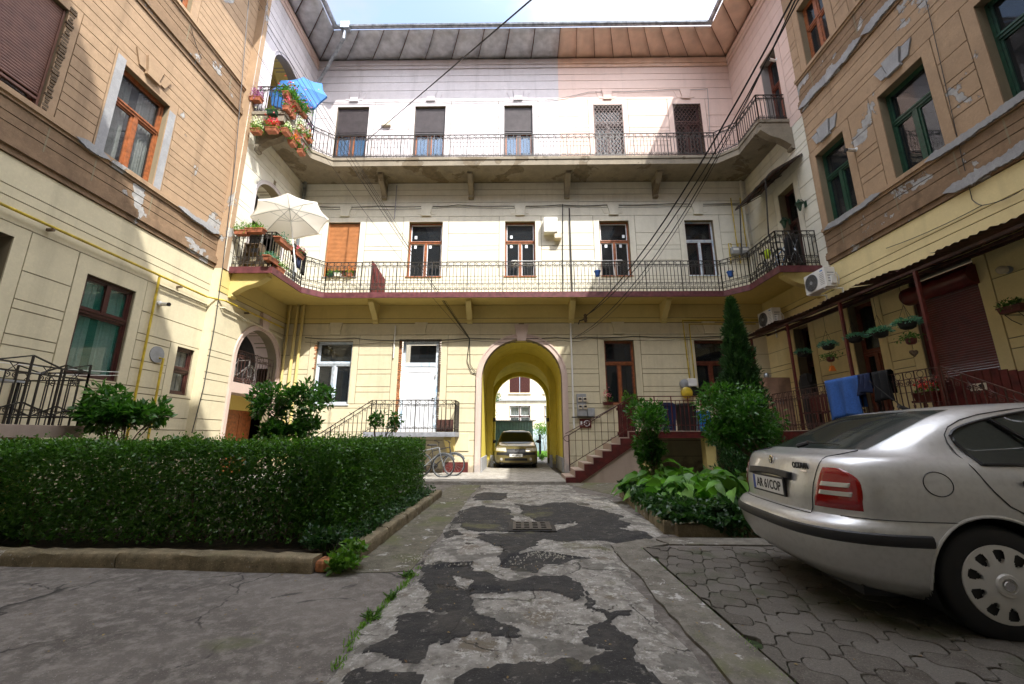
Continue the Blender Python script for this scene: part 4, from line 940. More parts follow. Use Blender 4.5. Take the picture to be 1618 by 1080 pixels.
def fancy_rail(parent,path,z,h,mat='rustiron',sp=.115):
    Zv=Vector((0,0,1)); P=[Vector((p[0],p[1],p[2] if len(p)>2 else z)) for p in path]; b=MB()
    for a,c in zip(P[:-1],P[1:]):
        d=c-a; ex=Vector((d.x,d.y,0)).normalized(); L=Vector((d.x,d.y)).length; b.bar(a+Zv*h,c+Zv*h,.035,.014); b.bar(a+Zv*(h-.14),c+Zv*(h-.14),.014,.014); b.bar(a+Zv*.07,c+Zv*.07,.03,.014)
        n=max(2,round(L/sp))
        for i in range(n+1):
            p=a.lerp(c,i/n); b.bar(p,p+Zv*(h if i%2==0 else h-.14),.014,.014)
            if i<n:
                m=a.lerp(c,(i+.5)/n); 
                if i%2==0:
                    q=a.lerp(c,(i+1)/n); sl=(c-a)/L
                    b.tube([q+Zv*(h-.07)+sl*(.062*math.cos(2*PI*k/12))+Zv*(.062*math.sin(2*PI*k/12)) for k in range(12)],.006,4,closed=True)
                sg=1 if i%2 else -1
                spiral(b,m+Zv*(h-.14-.07),ex*sg,Zv,.045,start=PI/2); spiral(b,m+Zv*.14,ex*sg,Zv,.04,sgn=-1,start=-PI/2)
            if i%2: b.bar(p+Zv*(h*.35),p+Zv*(h*.35+.05),.026,.026)
    return b.build('ironwork',M[mat],parent,recalc=False)
rl=empty('railing',(TX,9.6,TZ),'rust red scrollwork railing with a row of rings along the right hand terrace','railing')
fancy_rail(rl,[(TX+.02,TY),(TX+.02,7.25)],TZ,1.03)
rl=empty('stair_railing',(TX,6.4,1.0),'rust red scrolled handrail running down past the silver car','railing')
fancy_rail(rl,[(TX+.02,7.2,TZ),(TX+.02,4.9,TZ-1.28)],TZ,1.03,sp=.14)
st=empty('stairs',(7.9,6.2,0),'terrace steps going down behind the silver car','stairs')
b=MB()
for i in range(8): b.box(TX,XR-.03,4.95+i*.285,7.22,i*.175,(i+1)*.175)
b.build('steps',M['tile'],st)
# front flight up to the back terrace
st=empty('stairs',(2.4,12.5,0),'beige tiled flight of steps with dark red side beside the archway','stairs')
b=MB(); n=8; RX=.262; RZ=TZ/n
for i in range(n): b.box(1.36+i*RX-.02,3.46,TY+.04,13.15,i*RZ+(.0),(i+1)*RZ-.0 if i<n-1 else TZ-.005)
b.build('steps',M['tile'],st)
b=MB(); poly=[(1.36,0),(1.36,RZ-.03)]
for i in range(1,n): poly+=[(1.36+i*RX,i*RZ-.03),(1.36+i*RX,(i+1)*RZ-.03)]
poly+=[(3.46,TZ-.03),(3.46,TZ-.30),(1.75,0)]
b.prism(poly,TY,TY+.038,lambda a,d,z:(a,d,z)); b.build('stringer',M['redpaint'],st)
hr=empty('stair_railing',(2.4,TY,0),'thin straight barred handrail climbing the steps beside the archway','railing')
b=MB(); A=Vector((1.48,TY+.06,.32));B=Vector((3.36,TY+.06,TZ)); Zv=Vector((0,0,1))
b.bar(A,A+Zv*.98,.03,.03); b.bar(A+Zv*.98,B+Zv*.98,.026,.026); b.bar(A+Zv*.16,B+Zv*.16,.018,.018); b.bar(B,B+Zv*.98,.03,.03)
for i in range(1,10): p=A.lerp(B,i/10); b.bar(p+Zv*.16,p+Zv*.98,.013,.013)
b.tube([A+Zv*.98+Vector((-.09*math.sin(t)*1.6,0,-.09+.09*math.cos(t)+.0)) for t in [k*PI/8 for k in range(9)]],.011,5)
b.build('bars',M['rustiron'],hr,recalc=False); b=MB(); b.tube([(1.5,13.1,1.35),(3.4,13.1,2.35)],.014,6); b.build('wall_handrail',M['rustiron'],hr,recalc=False)
fb=empty('wooden_screen',(3.05,TY+.12,TZ),'dark red wooden panel standing at the top of the steps','screen')
b=MB()
for i in range(4): b.box(2.93+i*.125,2.93+i*.125+.118,TY+.12,TY+.145,1.15,2.18)
b.box(2.9,3.45,TY+.146,TY+.17,1.3,1.38); b.box(2.9,3.45,TY+.146,TY+.17,2.0,2.08); b.build('boards',M['redpaint'],fb)
# little ironwork balcony of the white door with its flight of steps
bl=empty('balcony',(-3.4,13.95,1.3),'small landing with grey slab edge in front of the white door','balcony')
b=MB(); b.box(-4.95,-1.98,13.5,YB-.01,1.25,1.40); b.build('slab',M['tileg'],bl,bevel=.01)
b=MB()
for i in range(7): b.box(-4.95-(i+1)*.27,-4.95-i*.27,13.5,YB-.02,.06,1.40-(i+1)*.175)
b.build('steps',M['tileg'],bl)
corbel((-2.25,YB-PD,0),(0,-1,0),1.25,.8,.62,.26,'creamB',bl); corbel((-4.6,YB-PD,0),(0,-1,0),1.25,.8,.62,.26,'creamB',bl)
railing([(-2.02,YB-.05),(-2.02,13.55),(-4.75,13.55)],1.40,1.02,bl,mat='iron',sp=.14,posts=9)
railing([(-4.75,13.55,1.40),(-6.75,13.55,.08)],1.40,1.02,bl,mat='iron',sp=.14,posts=9)
pl=empty('metal_plate',(-2.35,13.52,1.42),'rusty square metal plate with scratched marks leaning in the landing railing','plate')
b=MB(); b.box(-2.62,-2.06,13.60,13.612,1.42,1.80); b.build('plate',M['rustiron'],pl)
b=MB()
for (x,z,q) in ((-2.42,1.66,.3),(-2.33,1.66,.2),(-2.30,1.70,-.8),(-2.48,1.5,.3),(-2.40,1.5,-.2),(-2.34,1.5,.5),(-2.25,1.5,-.5)): b.bar((x-.04*math.sin(q),13.597,z-.05),(x+.06*math.sin(q),13.597,z+.06),.02,.004)
b.build('scratched_marks',M['black'],pl)
# left terrace
tl=empty('terrace',(-8.2,5.4,0),'raised tiled landing at the left edge below the dark door','terrace')
b=MB(); b.box(XLN,-7.36,2.2,7.08,1.24,1.43); b.build('slab',M['tile'],tl,bevel=.006)
b=MB(); b.box(XLN,-7.9,2.2,6.9,.0,1.24); b.build('base_wall',M['ochre'],tl)
rl=empty('railing',(-7.8,5,1.43),'dark wrought iron railing with zigzag bars on the left landing','railing')
b=MB(); P=[Vector((-7.42,2.2,1.43)),Vector((-7.42,7.0,1.43)),Vector((-8.7,7.0,1.43))]; h=.90
for a,c in zip(P[:-1],P[1:]):
    L=(c-a).length; n=round(L/.44); ex=(c-a)/L
    for zz,w in ((h,.03),(h-.13,.02),(.14,.03)): b.bar(a+Zv*zz,c+Zv*zz,w,.02)
    for i in range(n+1):
        p=a.lerp(c,i/n); b.bar(p,p+Zv*(h+.14 if i%2 else h),.024,.024)
        if i<n:
            q=a.lerp(c,(i+1)/n); m=(p+q)/2
            hi,lo=(p,q) if i%2 else (q,p); b.bar(hi+Zv*(h+.14),lo+Zv*h,.02,.02); b.bar(hi+Zv*(.33),lo+Zv*.16,.02,.02)
            for f in (.33,.67): w=p.lerp(q,f); b.bar(w,w+Zv*(h-.13),.013,.013)
            b.tube([m+Zv*(h-.0)-ex*.06,m+Zv*(h-.065),m+Zv*(h-.0)+ex*.06],.008,4); b.tube([m+Zv*(h-.13)-ex*.06,m+Zv*(h-.065),m+Zv*(h-.13)+ex*.06],.008,4)
            for s_ in (-1,1): spiral(b,m+ex*.05*s_+Zv*(h-.19),ex*s_,Zv,.045,start=PI/2,th=.008); spiral(b,m+ex*.05*s_+Zv*.21,ex*s_,Zv,.045,sgn=-1,start=-PI/2,th=.008)
b.build('ironwork',M['iron'],rl,recalc=False)
tb=empty('table',(-8.15,5.9,1.43),'dark folding table on the left landing','table')
b=MB(); b.box(-8.5,-7.95,5.5,6.55,2.10,2.13); b.build('table_top',M['grey'],tb)
for x in (-8.45,-8.0):
    for y in (5.55,6.5): b=MB(); b.bar((x,y,1.43),(x,y,2.1),.03,.03); b.build('leg',M['black'],tb)
def planter(loc,L,W,H,col,label,rz=0,leaf='lime',flower=None,nl=140,nf=60,group=None,ls=.05,spread=.12,hh=.16,name='flower_box',mat2=None,hang=False):
    e=empty(name,loc,label,'planter',group,rz); rr=Matrix.Rotation(rz,3,'Z')
    b=MB(); t=.012
    v=[(-L/2,-W/2),(L/2,-W/2),(L/2,W/2),(-L/2,W/2)]; k=.86; L*=.82; W*=.8; H*=.82; nl=int(nl*1.5); nf=int(nf*1.4)
    P=[[(x*k,y*k,0) for x,y in v],[(x*.97,y*.97,H*.8) for x,y in v],[(x*1.04,y*1.06,H*.8) for x,y in v],[(x*1.04,y*1.06,H) for x,y in v],[(x*.93,y*.9,H) for x,y in v],[(x*.92,y*.88,H*.9) for x,y in v]]
    b.grid(P,closeu=True); b.add(P[0],[(0,1,2,3)]); b.add(P[5],[(0,1,2,3)]); b.build('box',M[col],e,local=True)
    n=nl; x=rng.uniform(-L/2,L/2,n); y=rng.uniform(-W/2,W/2,n); P=np.stack([x,y,np.full(n,H)],1)+rng.normal(0,1,(n,3))*np.array([.03,spread*.6,hh*.45]); P[:,2]=np.abs(P[:,2]-H)*np.where(rng.random(n)<.8,1,-.6)+H
    D=P-np.array([0,0,H*.3]); D/=np.linalg.norm(D,axis=1)[:,None]
    leaf_mesh('foliage',P+np.array(world_loc(e)),D,ls,M[leaf],e,asp=.6,jit=.7)
    if flower:
        for fl in ([flower] if isinstance(flower,str) else flower):
            n=nf; x=rng.uniform(-L/2,L/2,n); P=np.stack([x,rng.normal(0,spread*.75,n),H+hh*.4+np.abs(rng.normal(0,hh*.6,n))],1); k=5
            P=np.repeat(P,k,0)+rng.normal(0,.012,(n*k,3)); D=rng.normal(0,1,(n*k,3))
            leaf_mesh('blossom',P+np.array(world_loc(e)),D,.032,M[fl],e,asp=.9,shape='petal')
    return e
planter((-8.2,5.95,2.13),.5,.2,.16,'terra','orange red plastic planter on the table of the left landing',rz=PI/2,nl=10)
# ================================================================ CANOPY AND WHAT HANGS FROM IT
cn=empty('canopy',(8.2,8.5,4.5),'sagging dark red corrugated canopy on posts over the right hand terrace','canopy')
M['fib']=simple('dark red brown corrugated sheet',(.06,.02,.015),.6,var=.5,scale=5)
r=random.Random(2); y=3.2; k=0
while y<13.2:
    y1=min(y+.92,13.25); b=MB(); P=[]; zo=4.42+r.uniform(-.05,.05); tw=r.uniform(-.05,.05); n=20; xo=7.46+r.uniform(-.06,.06)
    for i in range(n+1):
        t=i/n; yy=y+(y1+.05-y)*t; c=.018*math.cos(t*2*PI*7); row=[]
        for j in range(5):
            u=j/4; row.append((XR-.02+(xo-XR)*u,yy,4.80+(zo+tw*(t-.5)-4.80)*u+c-.05*math.sin(PI*u)+k*.004))
        P.append(row)
    b.grid(P); o=b.build('sheet',M['fib'],cn,smooth=True,recalc=False); k+=1; y+=.92
b=MB()
for x,z in ((7.55,4.33),(8.2,4.48),(8.84,4.66)): b.bar((x,3.2,z),(x,13.2,z),.05,.05)
b.build('purlin',M['fib'],cn)
for y in (3.6,7.40,9.28,11.2,13.0):
    b=MB(); b.bar((7.55,y,TZ if y>5 else 0),(7.55,y,4.31),.055,.055); b.build('post',M['redpaint'],cn)
    b=MB(); b.bar((7.57,y,4.33),(8.86,y,4.69),.035,.035); b.build('rafter',M['fib'],cn)
def basket(u,v,X,label,w=.34,lower=None,leafy='succ'):
    p=onX(u,v,X); e=empty('hanging_basket',p,label,'hanging basket','baskets hanging from the red canopy')
    b=MB(); b.lathe([(.07,-.15),(.12,-.12),(.145,-.02),(.15,0),(.135,0),(.12,-.05)],n=14); b.build('pot',M['dark'],e,local=True,smooth=True)
    n=260; a=rng.uniform(0,2*PI,n); rr_=w*.55*np.sqrt(rng.random(n)); P=np.stack([rr_*np.cos(a),rr_*np.sin(a),.05-.10*(rr_/w/.55)**2+rng.normal(0,.02,n)],1); D=np.stack([np.cos(a),np.sin(a),.2+0*a],1)
    leaf_mesh('foliage',P+np.array(p),D,.07,M[leafy],e,asp=.42,jit=.35)
    b=MB(); top=Vector((0,0,.34))
    for k in range(3): b.tube([(.14*math.cos(k*2.1),.14*math.sin(k*2.1),0),top],.004,3)
    b.tube([top,(0,0,max(.5,4.4-p.z))],.004,3); b.build('chain',M['iron'],e,local=True,recalc=False)
    if lower:
        b=MB(); b.tube([(0,0,-.15),(0,0,-.3)],.004,3); b.lathe([(.05,-.45),(.08,-.42),(.09,-.34),(.08,-.33)],n=12); b.build('lower_pot',M['redpaint'],e,local=True)
        n=160; P=np.array([0,0,-.31])+rng.normal(0,1,(n,3))*np.array([.09,.09,.04]); leaf_mesh('lower_foliage',P+np.array(p),P*0+rng.normal(0,1,(n,3)),.055,M['shrubl'],e,asp=.5)
        b=MB(); b.tube([(0,0,-.45),(0,0,-.55)],.004,3)
        if lower=='heart':
            hp=[]
            for k in range(24):
                t=2*PI*k/24; hp.append((.0045*16*math.sin(t)**3,.0045*(13*math.cos(t)-5*math.cos(2*t)-2*math.cos(3*t)-math.cos(4*t))-.62))
            b.prism(hp,-.02,.02,lambda a,d,z:(a,d,z)); b.build('heart_ornament',M['bark'],e,local=True)
        else:
            b.prism([(-.03,-.55),(.03,-.55),(.075,-.68),(-.075,-.68)],-.03,.03,lambda a,d,z:(a,d,z)); b.build('orange_feeder',M['f_or'],e,local=True)
basket(1268,555,7.9,'blue green hanging basket farthest left, nearest the wooden cabinet')
basket(1308,543,7.7,'blue green hanging basket with a small pot and orange bell hanging under it',lower='bell')
basket(1350,531,7.7,'blue green hanging basket in front of the left jamb of the terrace door')
basket(1390,522,7.6,'blue green hanging basket in front of the middle of the terrace door')
basket(1433,508,7.6,'blue green hanging basket with a small pot and wooden heart hanging under it',w=.4,lower='heart')
# ================================================================ THINGS ON THE RIGHT TERRACE
cb=empty('cabinet',(8.45,12.4,TZ),'tall light brown wooden cabinet at the end of the right hand terrace','cabinet')
cb.location=(8.05,12.75,TZ); M['lam']=simple('light brown wood laminate',(.36,.22,.15),.5,var=.25,scale=3)
b=MB(); b.box(8.05-.37,8.05+.37,12.75,13.2,TZ+.04,TZ+1.62); b.build('carcass',M['lam'],cb)
for x0,x1 in ((7.69,8.045),(8.055,8.41)): b=MB(); b.box(x0,x1,12.725,12.748,TZ+.07,TZ+1.60); dr=b.build('door',M['lam'],cb); b=MB(); q=x1-.04 if x0<8 else x0+.04; b.bar((q,12.71,TZ+.8),(q,12.71,TZ+.95),.012,.02); b.build('handle',M['gutterm'],dr)
mg=empty('mug',(7.85,12.95,TZ+1.62),'small silver pot standing on the wooden cabinet','pot'); b=MB(); b.lathe([(.05,0),(.075,.03),(.075,.11),(.055,.15),(.02,.17)],n=14); b.build('body',M['gutterm'],mg,local=True,smooth=True)
b=MB(); b.tube([(.07,0,.12),(.12,0,.1),(.12,0,.05),(.075,0,.04)],.008,5); b.build('handle',M['gutterm'],mg,local=True)
# stored parasol wrapped in dark cover
dk=empty('covered_parasol',(8.35,11.9,TZ),'tall dark wrapped parasol leaning beside the wooden cabinet','parasol')
b=MB(); P=[]
for i,(rr_,zz) in enumerate([(.05,0),(.15,.06),(.17,.5),(.19,1.0),(.2,1.35),(.16,1.55),(.05,1.62)]): P.append([(rr_*(1+.18*math.sin(5*a*2*PI/20+i))*math.cos(2*PI*a/20),rr_*(1+.18*math.cos(3*a+i))*math.sin(2*PI*a/20),zz) for a in range(20)])
b.grid(P,closeu=True); b.build('cover',M['dark'],dk,local=True,smooth=True)
def chair(loc,rz,label):
    e=empty('garden_chair',loc,label,'chair','dark red chairs on the right hand terrace',rz); m=M['redpaint']
    b=MB(); b.box(-.22,.22,-.22,.22,.43,.46); b.build('seat',m,e,local=True,bevel=.01)
    b=MB()
    for i in range(5): b.box(-.2+.09*i,-.2+.09*i+.05,.2,.22,.5,.88)
    b.box(-.23,.23,.195,.225,.86,.92); b.build('backrest',m,e,local=True)
    for x in (-.2,.2):
        for y in (-.2,.2): b=MB(); b.bar((x,y,0),(x,y,.43 if y<0 else .88),.035,.035); b.build('leg',m,e,local=True)
    return e
chair((7.85,11.1,TZ),-1.2,'dark red slatted chair behind the railing, beside the wrapped parasol'); chair((7.85,10.35,TZ),-1.6,'dark red slatted chair behind the blue towel')
tp=empty('towel_rail',(TX,9.7,TZ+1.03),'thin dark drying rod lying on the scroll railing','rod'); b=MB(); b.bar((TX,11.1,TZ+1.10),(TX-.02,8.2,TZ+1.06),.012,.012); b.build('rod',M['black'],tp)
def towel(y0,y1,drop,label,mat,X=TX-.03,seed=1,z=TZ+1.115,thick=.01):
    e=empty('towel',(X,(y0+y1)/2,z),label,'towel','cloths drying on the scroll railing'); b=MB(); P=[]; r=random.Random(seed); ph=r.uniform(0,6)
    for i in range(22):
        t=i/21; row=[]
        for j in range(14):
            u=j/13; y=y0+(y1-y0)*(t+.05*(u)*(.5-t)); 
            fold=(.02+.05*u)*math.sin(t*15+ph+u*1.5)+.025*u*math.sin(t*31+ph*2)
            row.append((X-.035-fold-.02*u,y,z-drop*u*(1-.10*math.sin(PI*t*1.1+.2))))
        back_=[(X+.04+.015*math.sin(t*15),y0+(y1-y0)*t,z-drop*.8*q) for q in (.9,.6,.3,.05)]
        P.append(back_+[(X,y0+(y1-y0)*t,z+.012)]+row)
    b.grid(P); o=b.build('cloth',mat,e,smooth=True,recalc=False,ang=80); md=o.modifiers.new('t','SOLIDIFY'); md.thickness=thick
M['blue']=simple('royal blue terry cloth',(.035,.11,.36),.95,var=.15,scale=30,bmp=.6,bscale=120); M['navy']=simple('navy cloth',(.012,.02,.06),.95,var=.2); M['blackc']=simple('black cloth',(.008,.008,.009),.95)
ya=onX(1306,600,TX).y; yb=onX(1362,597,TX).y; towel(yb,ya,.92,'large royal blue towel hanging over the scroll railing',M['blue'],seed=3)
ya=onX(1361,597,TX-.0).y; yb=onX(1379,597,TX).y; towel(yb,ya,.42,'short navy cloth hanging between the blue towel and the black trousers',M['navy'],seed=5)
ya=onX(1383,597,TX).y; yb=onX(1412,597,TX).y; towel(yb,ya,.62,'black trousers hanging over the scroll railing',M['blackc'],seed=8)
gt=empty('picket_gate',(8.1,7.3,TZ),'dark red wooden gate with curved top in front of the red roller shutter','gate')
b=MB()
for i in range(11):
    y=6.55+i*.125; tz=2.28+.10*math.sin(PI*(i/10)*1.0)+(.0); b.box(8.05,8.075,y,y+.108,TZ-.1,tz)
b.build('pickets',M['redpaint'],gt); b=MB(); b.box(8.076,8.11,6.5,7.95,1.65,1.73); b.box(8.076,8.11,6.5,7.95,2.08,2.15); b.build('gate_rail',M['redpaint'],gt)
for y in (6.45,7.98): b=MB(); b.box(8.03,8.12,y,y+.09,TZ-.1,2.36); b.build('gate_post',M['redpaint'],gt,bevel=.015)
sg=empty('warning_sign',(8.04,7.25,2.1),'small cream sign with a dark dog head on the red gate','sign'); b=MB(); b.box(8.035,8.048,7.14,7.40,2.04,2.16); b.build('board',M['beige'],sg)
b=MB(); b.prism([(7.17,2.06),(7.24,2.06),(7.24,2.1),(7.26,2.12),(7.24,2.14),(7.2,2.145),(7.17,2.13)],8.030,8.034,lambda a,d,z:(d,a,z)); b.build('dog_head',M['black'],sg)
b=MB()
for zz in (2.075,2.10,2.125): b.box(8.030,8.034,7.28,7.38,zz-.005,zz+.005)
b.build('lettering',M['redpaint'],sg)
p=onX(1600,486,XR-.25); pl=planter((p.x,p.y,p.z-.08),.36,.16,.14,'redpaint','red wall planter on a scroll bracket right of the red shutter',rz=PI/2,leaf='shrubl',nl=170,name='wall_planter',spread=.12,hh=.12)
b=MB(); b.tube([(.23,-.1,-.02),(-.05,-.1,-.02),(.05,-.1,-.12),(.2,-.1,-.2)],.008,4); b.tube([(.23,.1,-.02),(-.05,.1,-.02),(.05,.1,-.12),(.2,.1,-.2)],.008,4); o=b.build('bracket',M['iron'],pl,local=True,recalc=False); o.rotation_euler=(0,0,-PI/2)
p=onX(1588,426,XR-.1); lm=empty('wall_lamp',(XR-.02,p.y,p.z),'oval bulkhead wall lamp right of the red roller shutter','lamp')
b=MB(); b.lathe([(.06,0),(.07,-.03),(.05,-.06)],axis='x',n=14); b.build('base',M['grey'],lm,local=True,smooth=True); b=MB(); b.sphere((-.13,0,0),.075,sc=(1.25,1,1)); b.build('glass',M['beige'],lm,local=True,smooth=True)
# bins on the back terrace
M['bluebin']=simple('dark blue plastic',(.012,.022,.075),.35,var=.1); M['bbl']=simple('bright blue plastic',(.02,.19,.55),.35,var=.08)
def bin_(x,w,h,mat,label,y=12.75,lid=True):
    e=empty('bin',(x,y,TZ),label,'bin'); b=MB(); k=.82
    P=[[(sx*w/2*s,sy*.2*s,z) for sx,sy in ((-1,-1),(1,-1),(1,1),(-1,1))] for s,z in ((k,0),(1,h*.9),(1.05,h*.9),(1.05,h*.93))]; b.grid(P,closeu=True); b.add(P[0],[(0,1,2,3)]); b.add(P[-1],[(0,1,2,3)]); b.build('body',M[mat],e,local=True,bevel=.015)
    b=MB(); b.box(-w*.53,w*.53,-.215,.215,h*.935,h*.97); b.prism([(-w*.45,h*.97),(w*.45,h*.97),(w*.35,h*1.03),(-w*.35,h*1.03)],-.17,.17,lambda a,d,z:(a,d,z)); b.build('lid',M[mat],e,local=True,bevel=.01)
    b=MB(); b.bar((-w*.3,.24,h*.9),(w*.3,.24,h*.9),.03,.03); b.build('handle',M['black'],e,local=True)
bin_(4.55,.44,.82,'bluebin','dark blue lidded bin on the back terrace, left of the black one'); bin_(5.12,.52,.80,'black','black lidded bin on the back terrace between the blue ones'); bin_(5.62,.34,.58,'bbl','bright blue low container on the back terrace beside the conifer')
# ================================================================ WALL MOUNTED THINGS
def ac_unit(loc,rz,label,logo=True):
    e=empty('air_conditioner',loc,label,'air conditioner','outdoor units above the right hand canopy',rz); W,D,H=.8,.3,.56
    b=MB(); b.box(-W/2,W/2,-D/2,D/2,0,H); b.build('casing',M['whitepaint'],e,local=True,bevel=.012)
    b=MB(); b.lathe([(.245,0),(.245,-.012),(.235,-.014),(.235,-.004)],(-.12,-D/2-.001,.28),28,axis='y'); b.lathe([(.045,-.0),(.05,-.018),(.0,-.02)],(-.12,-D/2,.28),14,axis='y')
    for k in range(1,8): b.tube([(-.12+.03*k*math.cos(2*PI*j/20)+.0,-D/2-.014,.28+.03*k*math.sin(2*PI*j/20)) for j in range(20)],.004,3,closed=True)
    b.build('fan_grille',M['grey'],e,local=True,recalc=False)
    b=MB(); b.lathe([(.232,-.002),(.232,-.006)],(-.12,-D/2,.28),24,axis='y'); b.build('fan_opening',M['dark'],e,local=True)
    b=MB(); 
    for k in range(7): b.box(.2,.36,-D/2-.004,-D/2-.001,.1+k*.05,.112+k*.05)
    for k in range(4): b.box(W/2+.001,W/2+.004,-.08+.0*k,.1,.14+k*.08,.17+k*.08)
    b.build('louvre',M['grey'],e,local=True)
    b=MB(); b.box(W/2+.002,W/2+.05,-.02,.12,.08,.3); b.tube([(W/2+.03,.06,.28),(W/2+.10,.08,.36),(W/2+.10,.14,.22),(W/2+.02,.17,.05)],.015,6); b.build('valve_cover',M['whitepaint'],e,local=True)
    if logo: b=MB(); b.box(.24,.34,-D/2-.004,-D/2-.001,.47,.50); b.build('label',M['bbl'],e,local=True)
    for x in (-.3,.3): b=MB(); b.bar((x,-D/2,-.02),(x,.36,-.02),.03,.03); b.bar((x,.34,-.02),(x,.34,-.3),.03,.03); b.build('wall_bracket',M['whitepaint'],e,local=True)
    return e
ac_unit((8.52,11.0,5.22),-PI/2,'white outdoor unit high on the corner of the brown wall above the canopy')
ac_unit((8.55,13.5,4.86),-PI/2,'beige outdoor unit in the far right corner under the lower gallery')
def meter_box(loc,label):
    e=empty('meter_cabinet',loc,label,'meter'); return e
e=empty('electric_meters',(2.55,YB-.1,2.8),'grey electricity meter board with four windows beside the steps','meter')
p0=onY(911,622,YB-.1); p1=onY(927,655,YB-.1)
b=MB(); b.box(p0.x,p1.x,YB-.16,YB-.03,p1.z-.05,p0.z); b.build('board',M['grey'],e,bevel=.01)
for i in range(2):
    for j in range(2): x=p0.x+.04+i*.17; z=p0.z-.12-j*.26; b=MB(); b.box(x,x+.13,YB-.19,YB-.162,z-.16,z); o=b.build('meter',M['beige'],e,bevel=.01); b=MB(); b.box(x+.02,x+.11,YB-.196,YB-.191,z-.09,z-.03); b.build('meter_window',M['black'],o)
b=MB(); b.box(p1.x+.02,p1.x+.28,YB-.15,YB-.03,p1.z-.06,p1.z+.22); b.build('meter',M['grey'],e,bevel=.02); b=MB(); b.tube([(1.88,YB-.1,p1.z-.08),(p1.x+.45,YB-.1,p1.z-.08)],.02,6); b.build('conduit',M['black'],e)
sg=empty('no_smoking_sign',(2.5,YB-.05,2.0),'red square sign with a no smoking ring beside the steps','sign'); p0=onY(915.5,661.5,YB-.05); p1=onY(934.5,675.5,YB-.05)
b=MB(); b.box(p0.x,p1.x,YB-.06,YB-.045,p1.z,p0.z); b.build('board',M['shutR'],sg); c_=Vector(((p0.x+p1.x)/2+.05,YB-.064,(p0.z+p1.z)/2))
b=MB(); b.tube([c_+Vector((.095*math.cos(2*PI*k/24),0,.095*math.sin(2*PI*k/24))) for k in range(24)],.014,5,closed=True); b.bar(c_+Vector((-.06,0,.06)),c_+Vector((.06,0,-.06)),.022,.006); b.bar(c_+Vector((-.05,.001,-.01)),c_+Vector((.06,.001,-.01)),.02,.004); b.build('ring_symbol',M['pvc'],sg)
b=MB(); b.box(p0.x+.03,p0.x+.09,YB-.064,YB-.060,p1.z+.08,p1.z+.22); b.build('side_symbol',M['pvc'],sg)
# white box on the first floor
e=empty('utility_box',(1.4,YB-.2,8.9),'white metal box with a beige vent between the upper windows','box'); p0=onY(859,343,YB-.3); p1=onY(881,366,YB-.3)
b=MB(); b.box(p0.x,p1.x,YB-.32,YB-.02,p1.z,p0.z); b.build('casing',M['whitepaint'],e,bevel=.015); b=MB(); b.box(p1.x-.12,p1.x+.15,YB-.28,YB-.02,p1.z-.24,p1.z-.005); b.build('vent',M['beige'],e,bevel=.02)
e=empty('junction_box',(-5.2,YB-.1,13.8),'small beige junction box between the two left shutters of the top floor','box'); p0=onY(604,190,YB-.1); p1=onY(617,198,YB-.1); b=MB(); b.box(p0.x,p1.x,YB-.14,YB-.02,p1.z,p0.z); b.build('casing',M['beige'],e,bevel=.01); b=MB(); b.tube([((p0.x),YB-.04,p1.z-.0),((p0.x),YB-.04,11.4)],.008,4); b.build('lead',M['whitepaint'],e)
# gas pipes
def pipe(name,pts,r,mat,label,cat='pipe',group=None,clips=True):
    e=empty(name,pts[0],label,cat,group); b=MB(); b.tube(pts,r,8); b.build('pipe',M[mat],e,smooth=True)
    return e
e=pipe('gas_pipe',[(XLN+.12,2,5.06),(XLN+.12,10.8,5.06),(XLF+.13,11.15,5.06),(XLF+.13,14.2,5.06)],.028,'gasy','long yellow gas pipe running along the left wing above the windows')
b=MB()
for y in (4.2,6.9,9.9,12.2): b.box(XLN if y<11 else XLF,XLN+.16 if y<11 else XLF+.17,y-.02,y+.02,4.98,5.03)
b.build('pipe_clip',M['bark'],e)
pipe('gas_pipe',[(XLN+.11,9.27,5.03),(XLN+.11,9.27,.5)],.026,'gasy','yellow gas pipe dropping down the left wing between window and small window')
e=pipe('gas_pipe',[(XLN+.02,9.78,3.12),(XLN+.14,9.78,3.12),(XLN+.14,9.78,.6)],.026,'gasy','short yellow pipe leaving a grey round wall plate on the left wing')
b=MB(); b.lathe([(.2,0),(.2,.02),(.05,.022)],(XLN+.025,9.7,3.2),20,axis='x'); b.build('wall_plate',M['grey'],e)
pipe('heating_pipe',[(XLN+.09,9.3,4.86),(XLN+.09,11,4.86),(XLF+.1,11.2,4.86),(XLF+.1,14.3,4.70)],.02,'cream','thin cream painted pipe under the yellow gas pipe on the left wing')
e=pipe('gas_pipe',[(6.22,YB-.08,3.25),(6.22,YB-.08,5.22),(8.6,YB-.08,5.22)],.024,'gasy','yellow gas pipe rising from the round meters, outer one of the pair')
e=pipe('gas_pipe',[(6.05-.0,YB-.08,3.25),(6.0,YB-.08,5.36),(8.7,YB-.08,5.36)],.024,'gasy','yellow gas pipe rising from the round meters, upper one of the pair')
e=empty('gas_meter',(6.1,YB-.15,2.9),'cluster of round grey and yellow gas meters left of the dark window','meter')
p=onY(1083,606,YB-.15); q=onY(1093,604,YB-.15); r1=onY(1085,618,YB-.15); r2=onY(1094,615,YB-.15)
b=MB(); b.lathe([(.17,0),(.17,-.08),(.1,-.12)],(p.x,YB-.05,p.z),18,axis='y'); b.build('grey_regulator',M['grey'],e,smooth=True)
b=MB(); b.box(q.x-.13,q.x+.17,YB-.2,YB-.03,q.z-.13,q.z+.14); b.build('meter_body',M['whitepaint'],e,bevel=.02)
b=MB(); b.lathe([(.2,0),(.2,-.05),(.16,-.08),(.05,-.1)],(r1.x,YB-.12,r1.z-.05),18,axis='y'); b.build('yellow_regulator',M['gasy'],e,smooth=True)
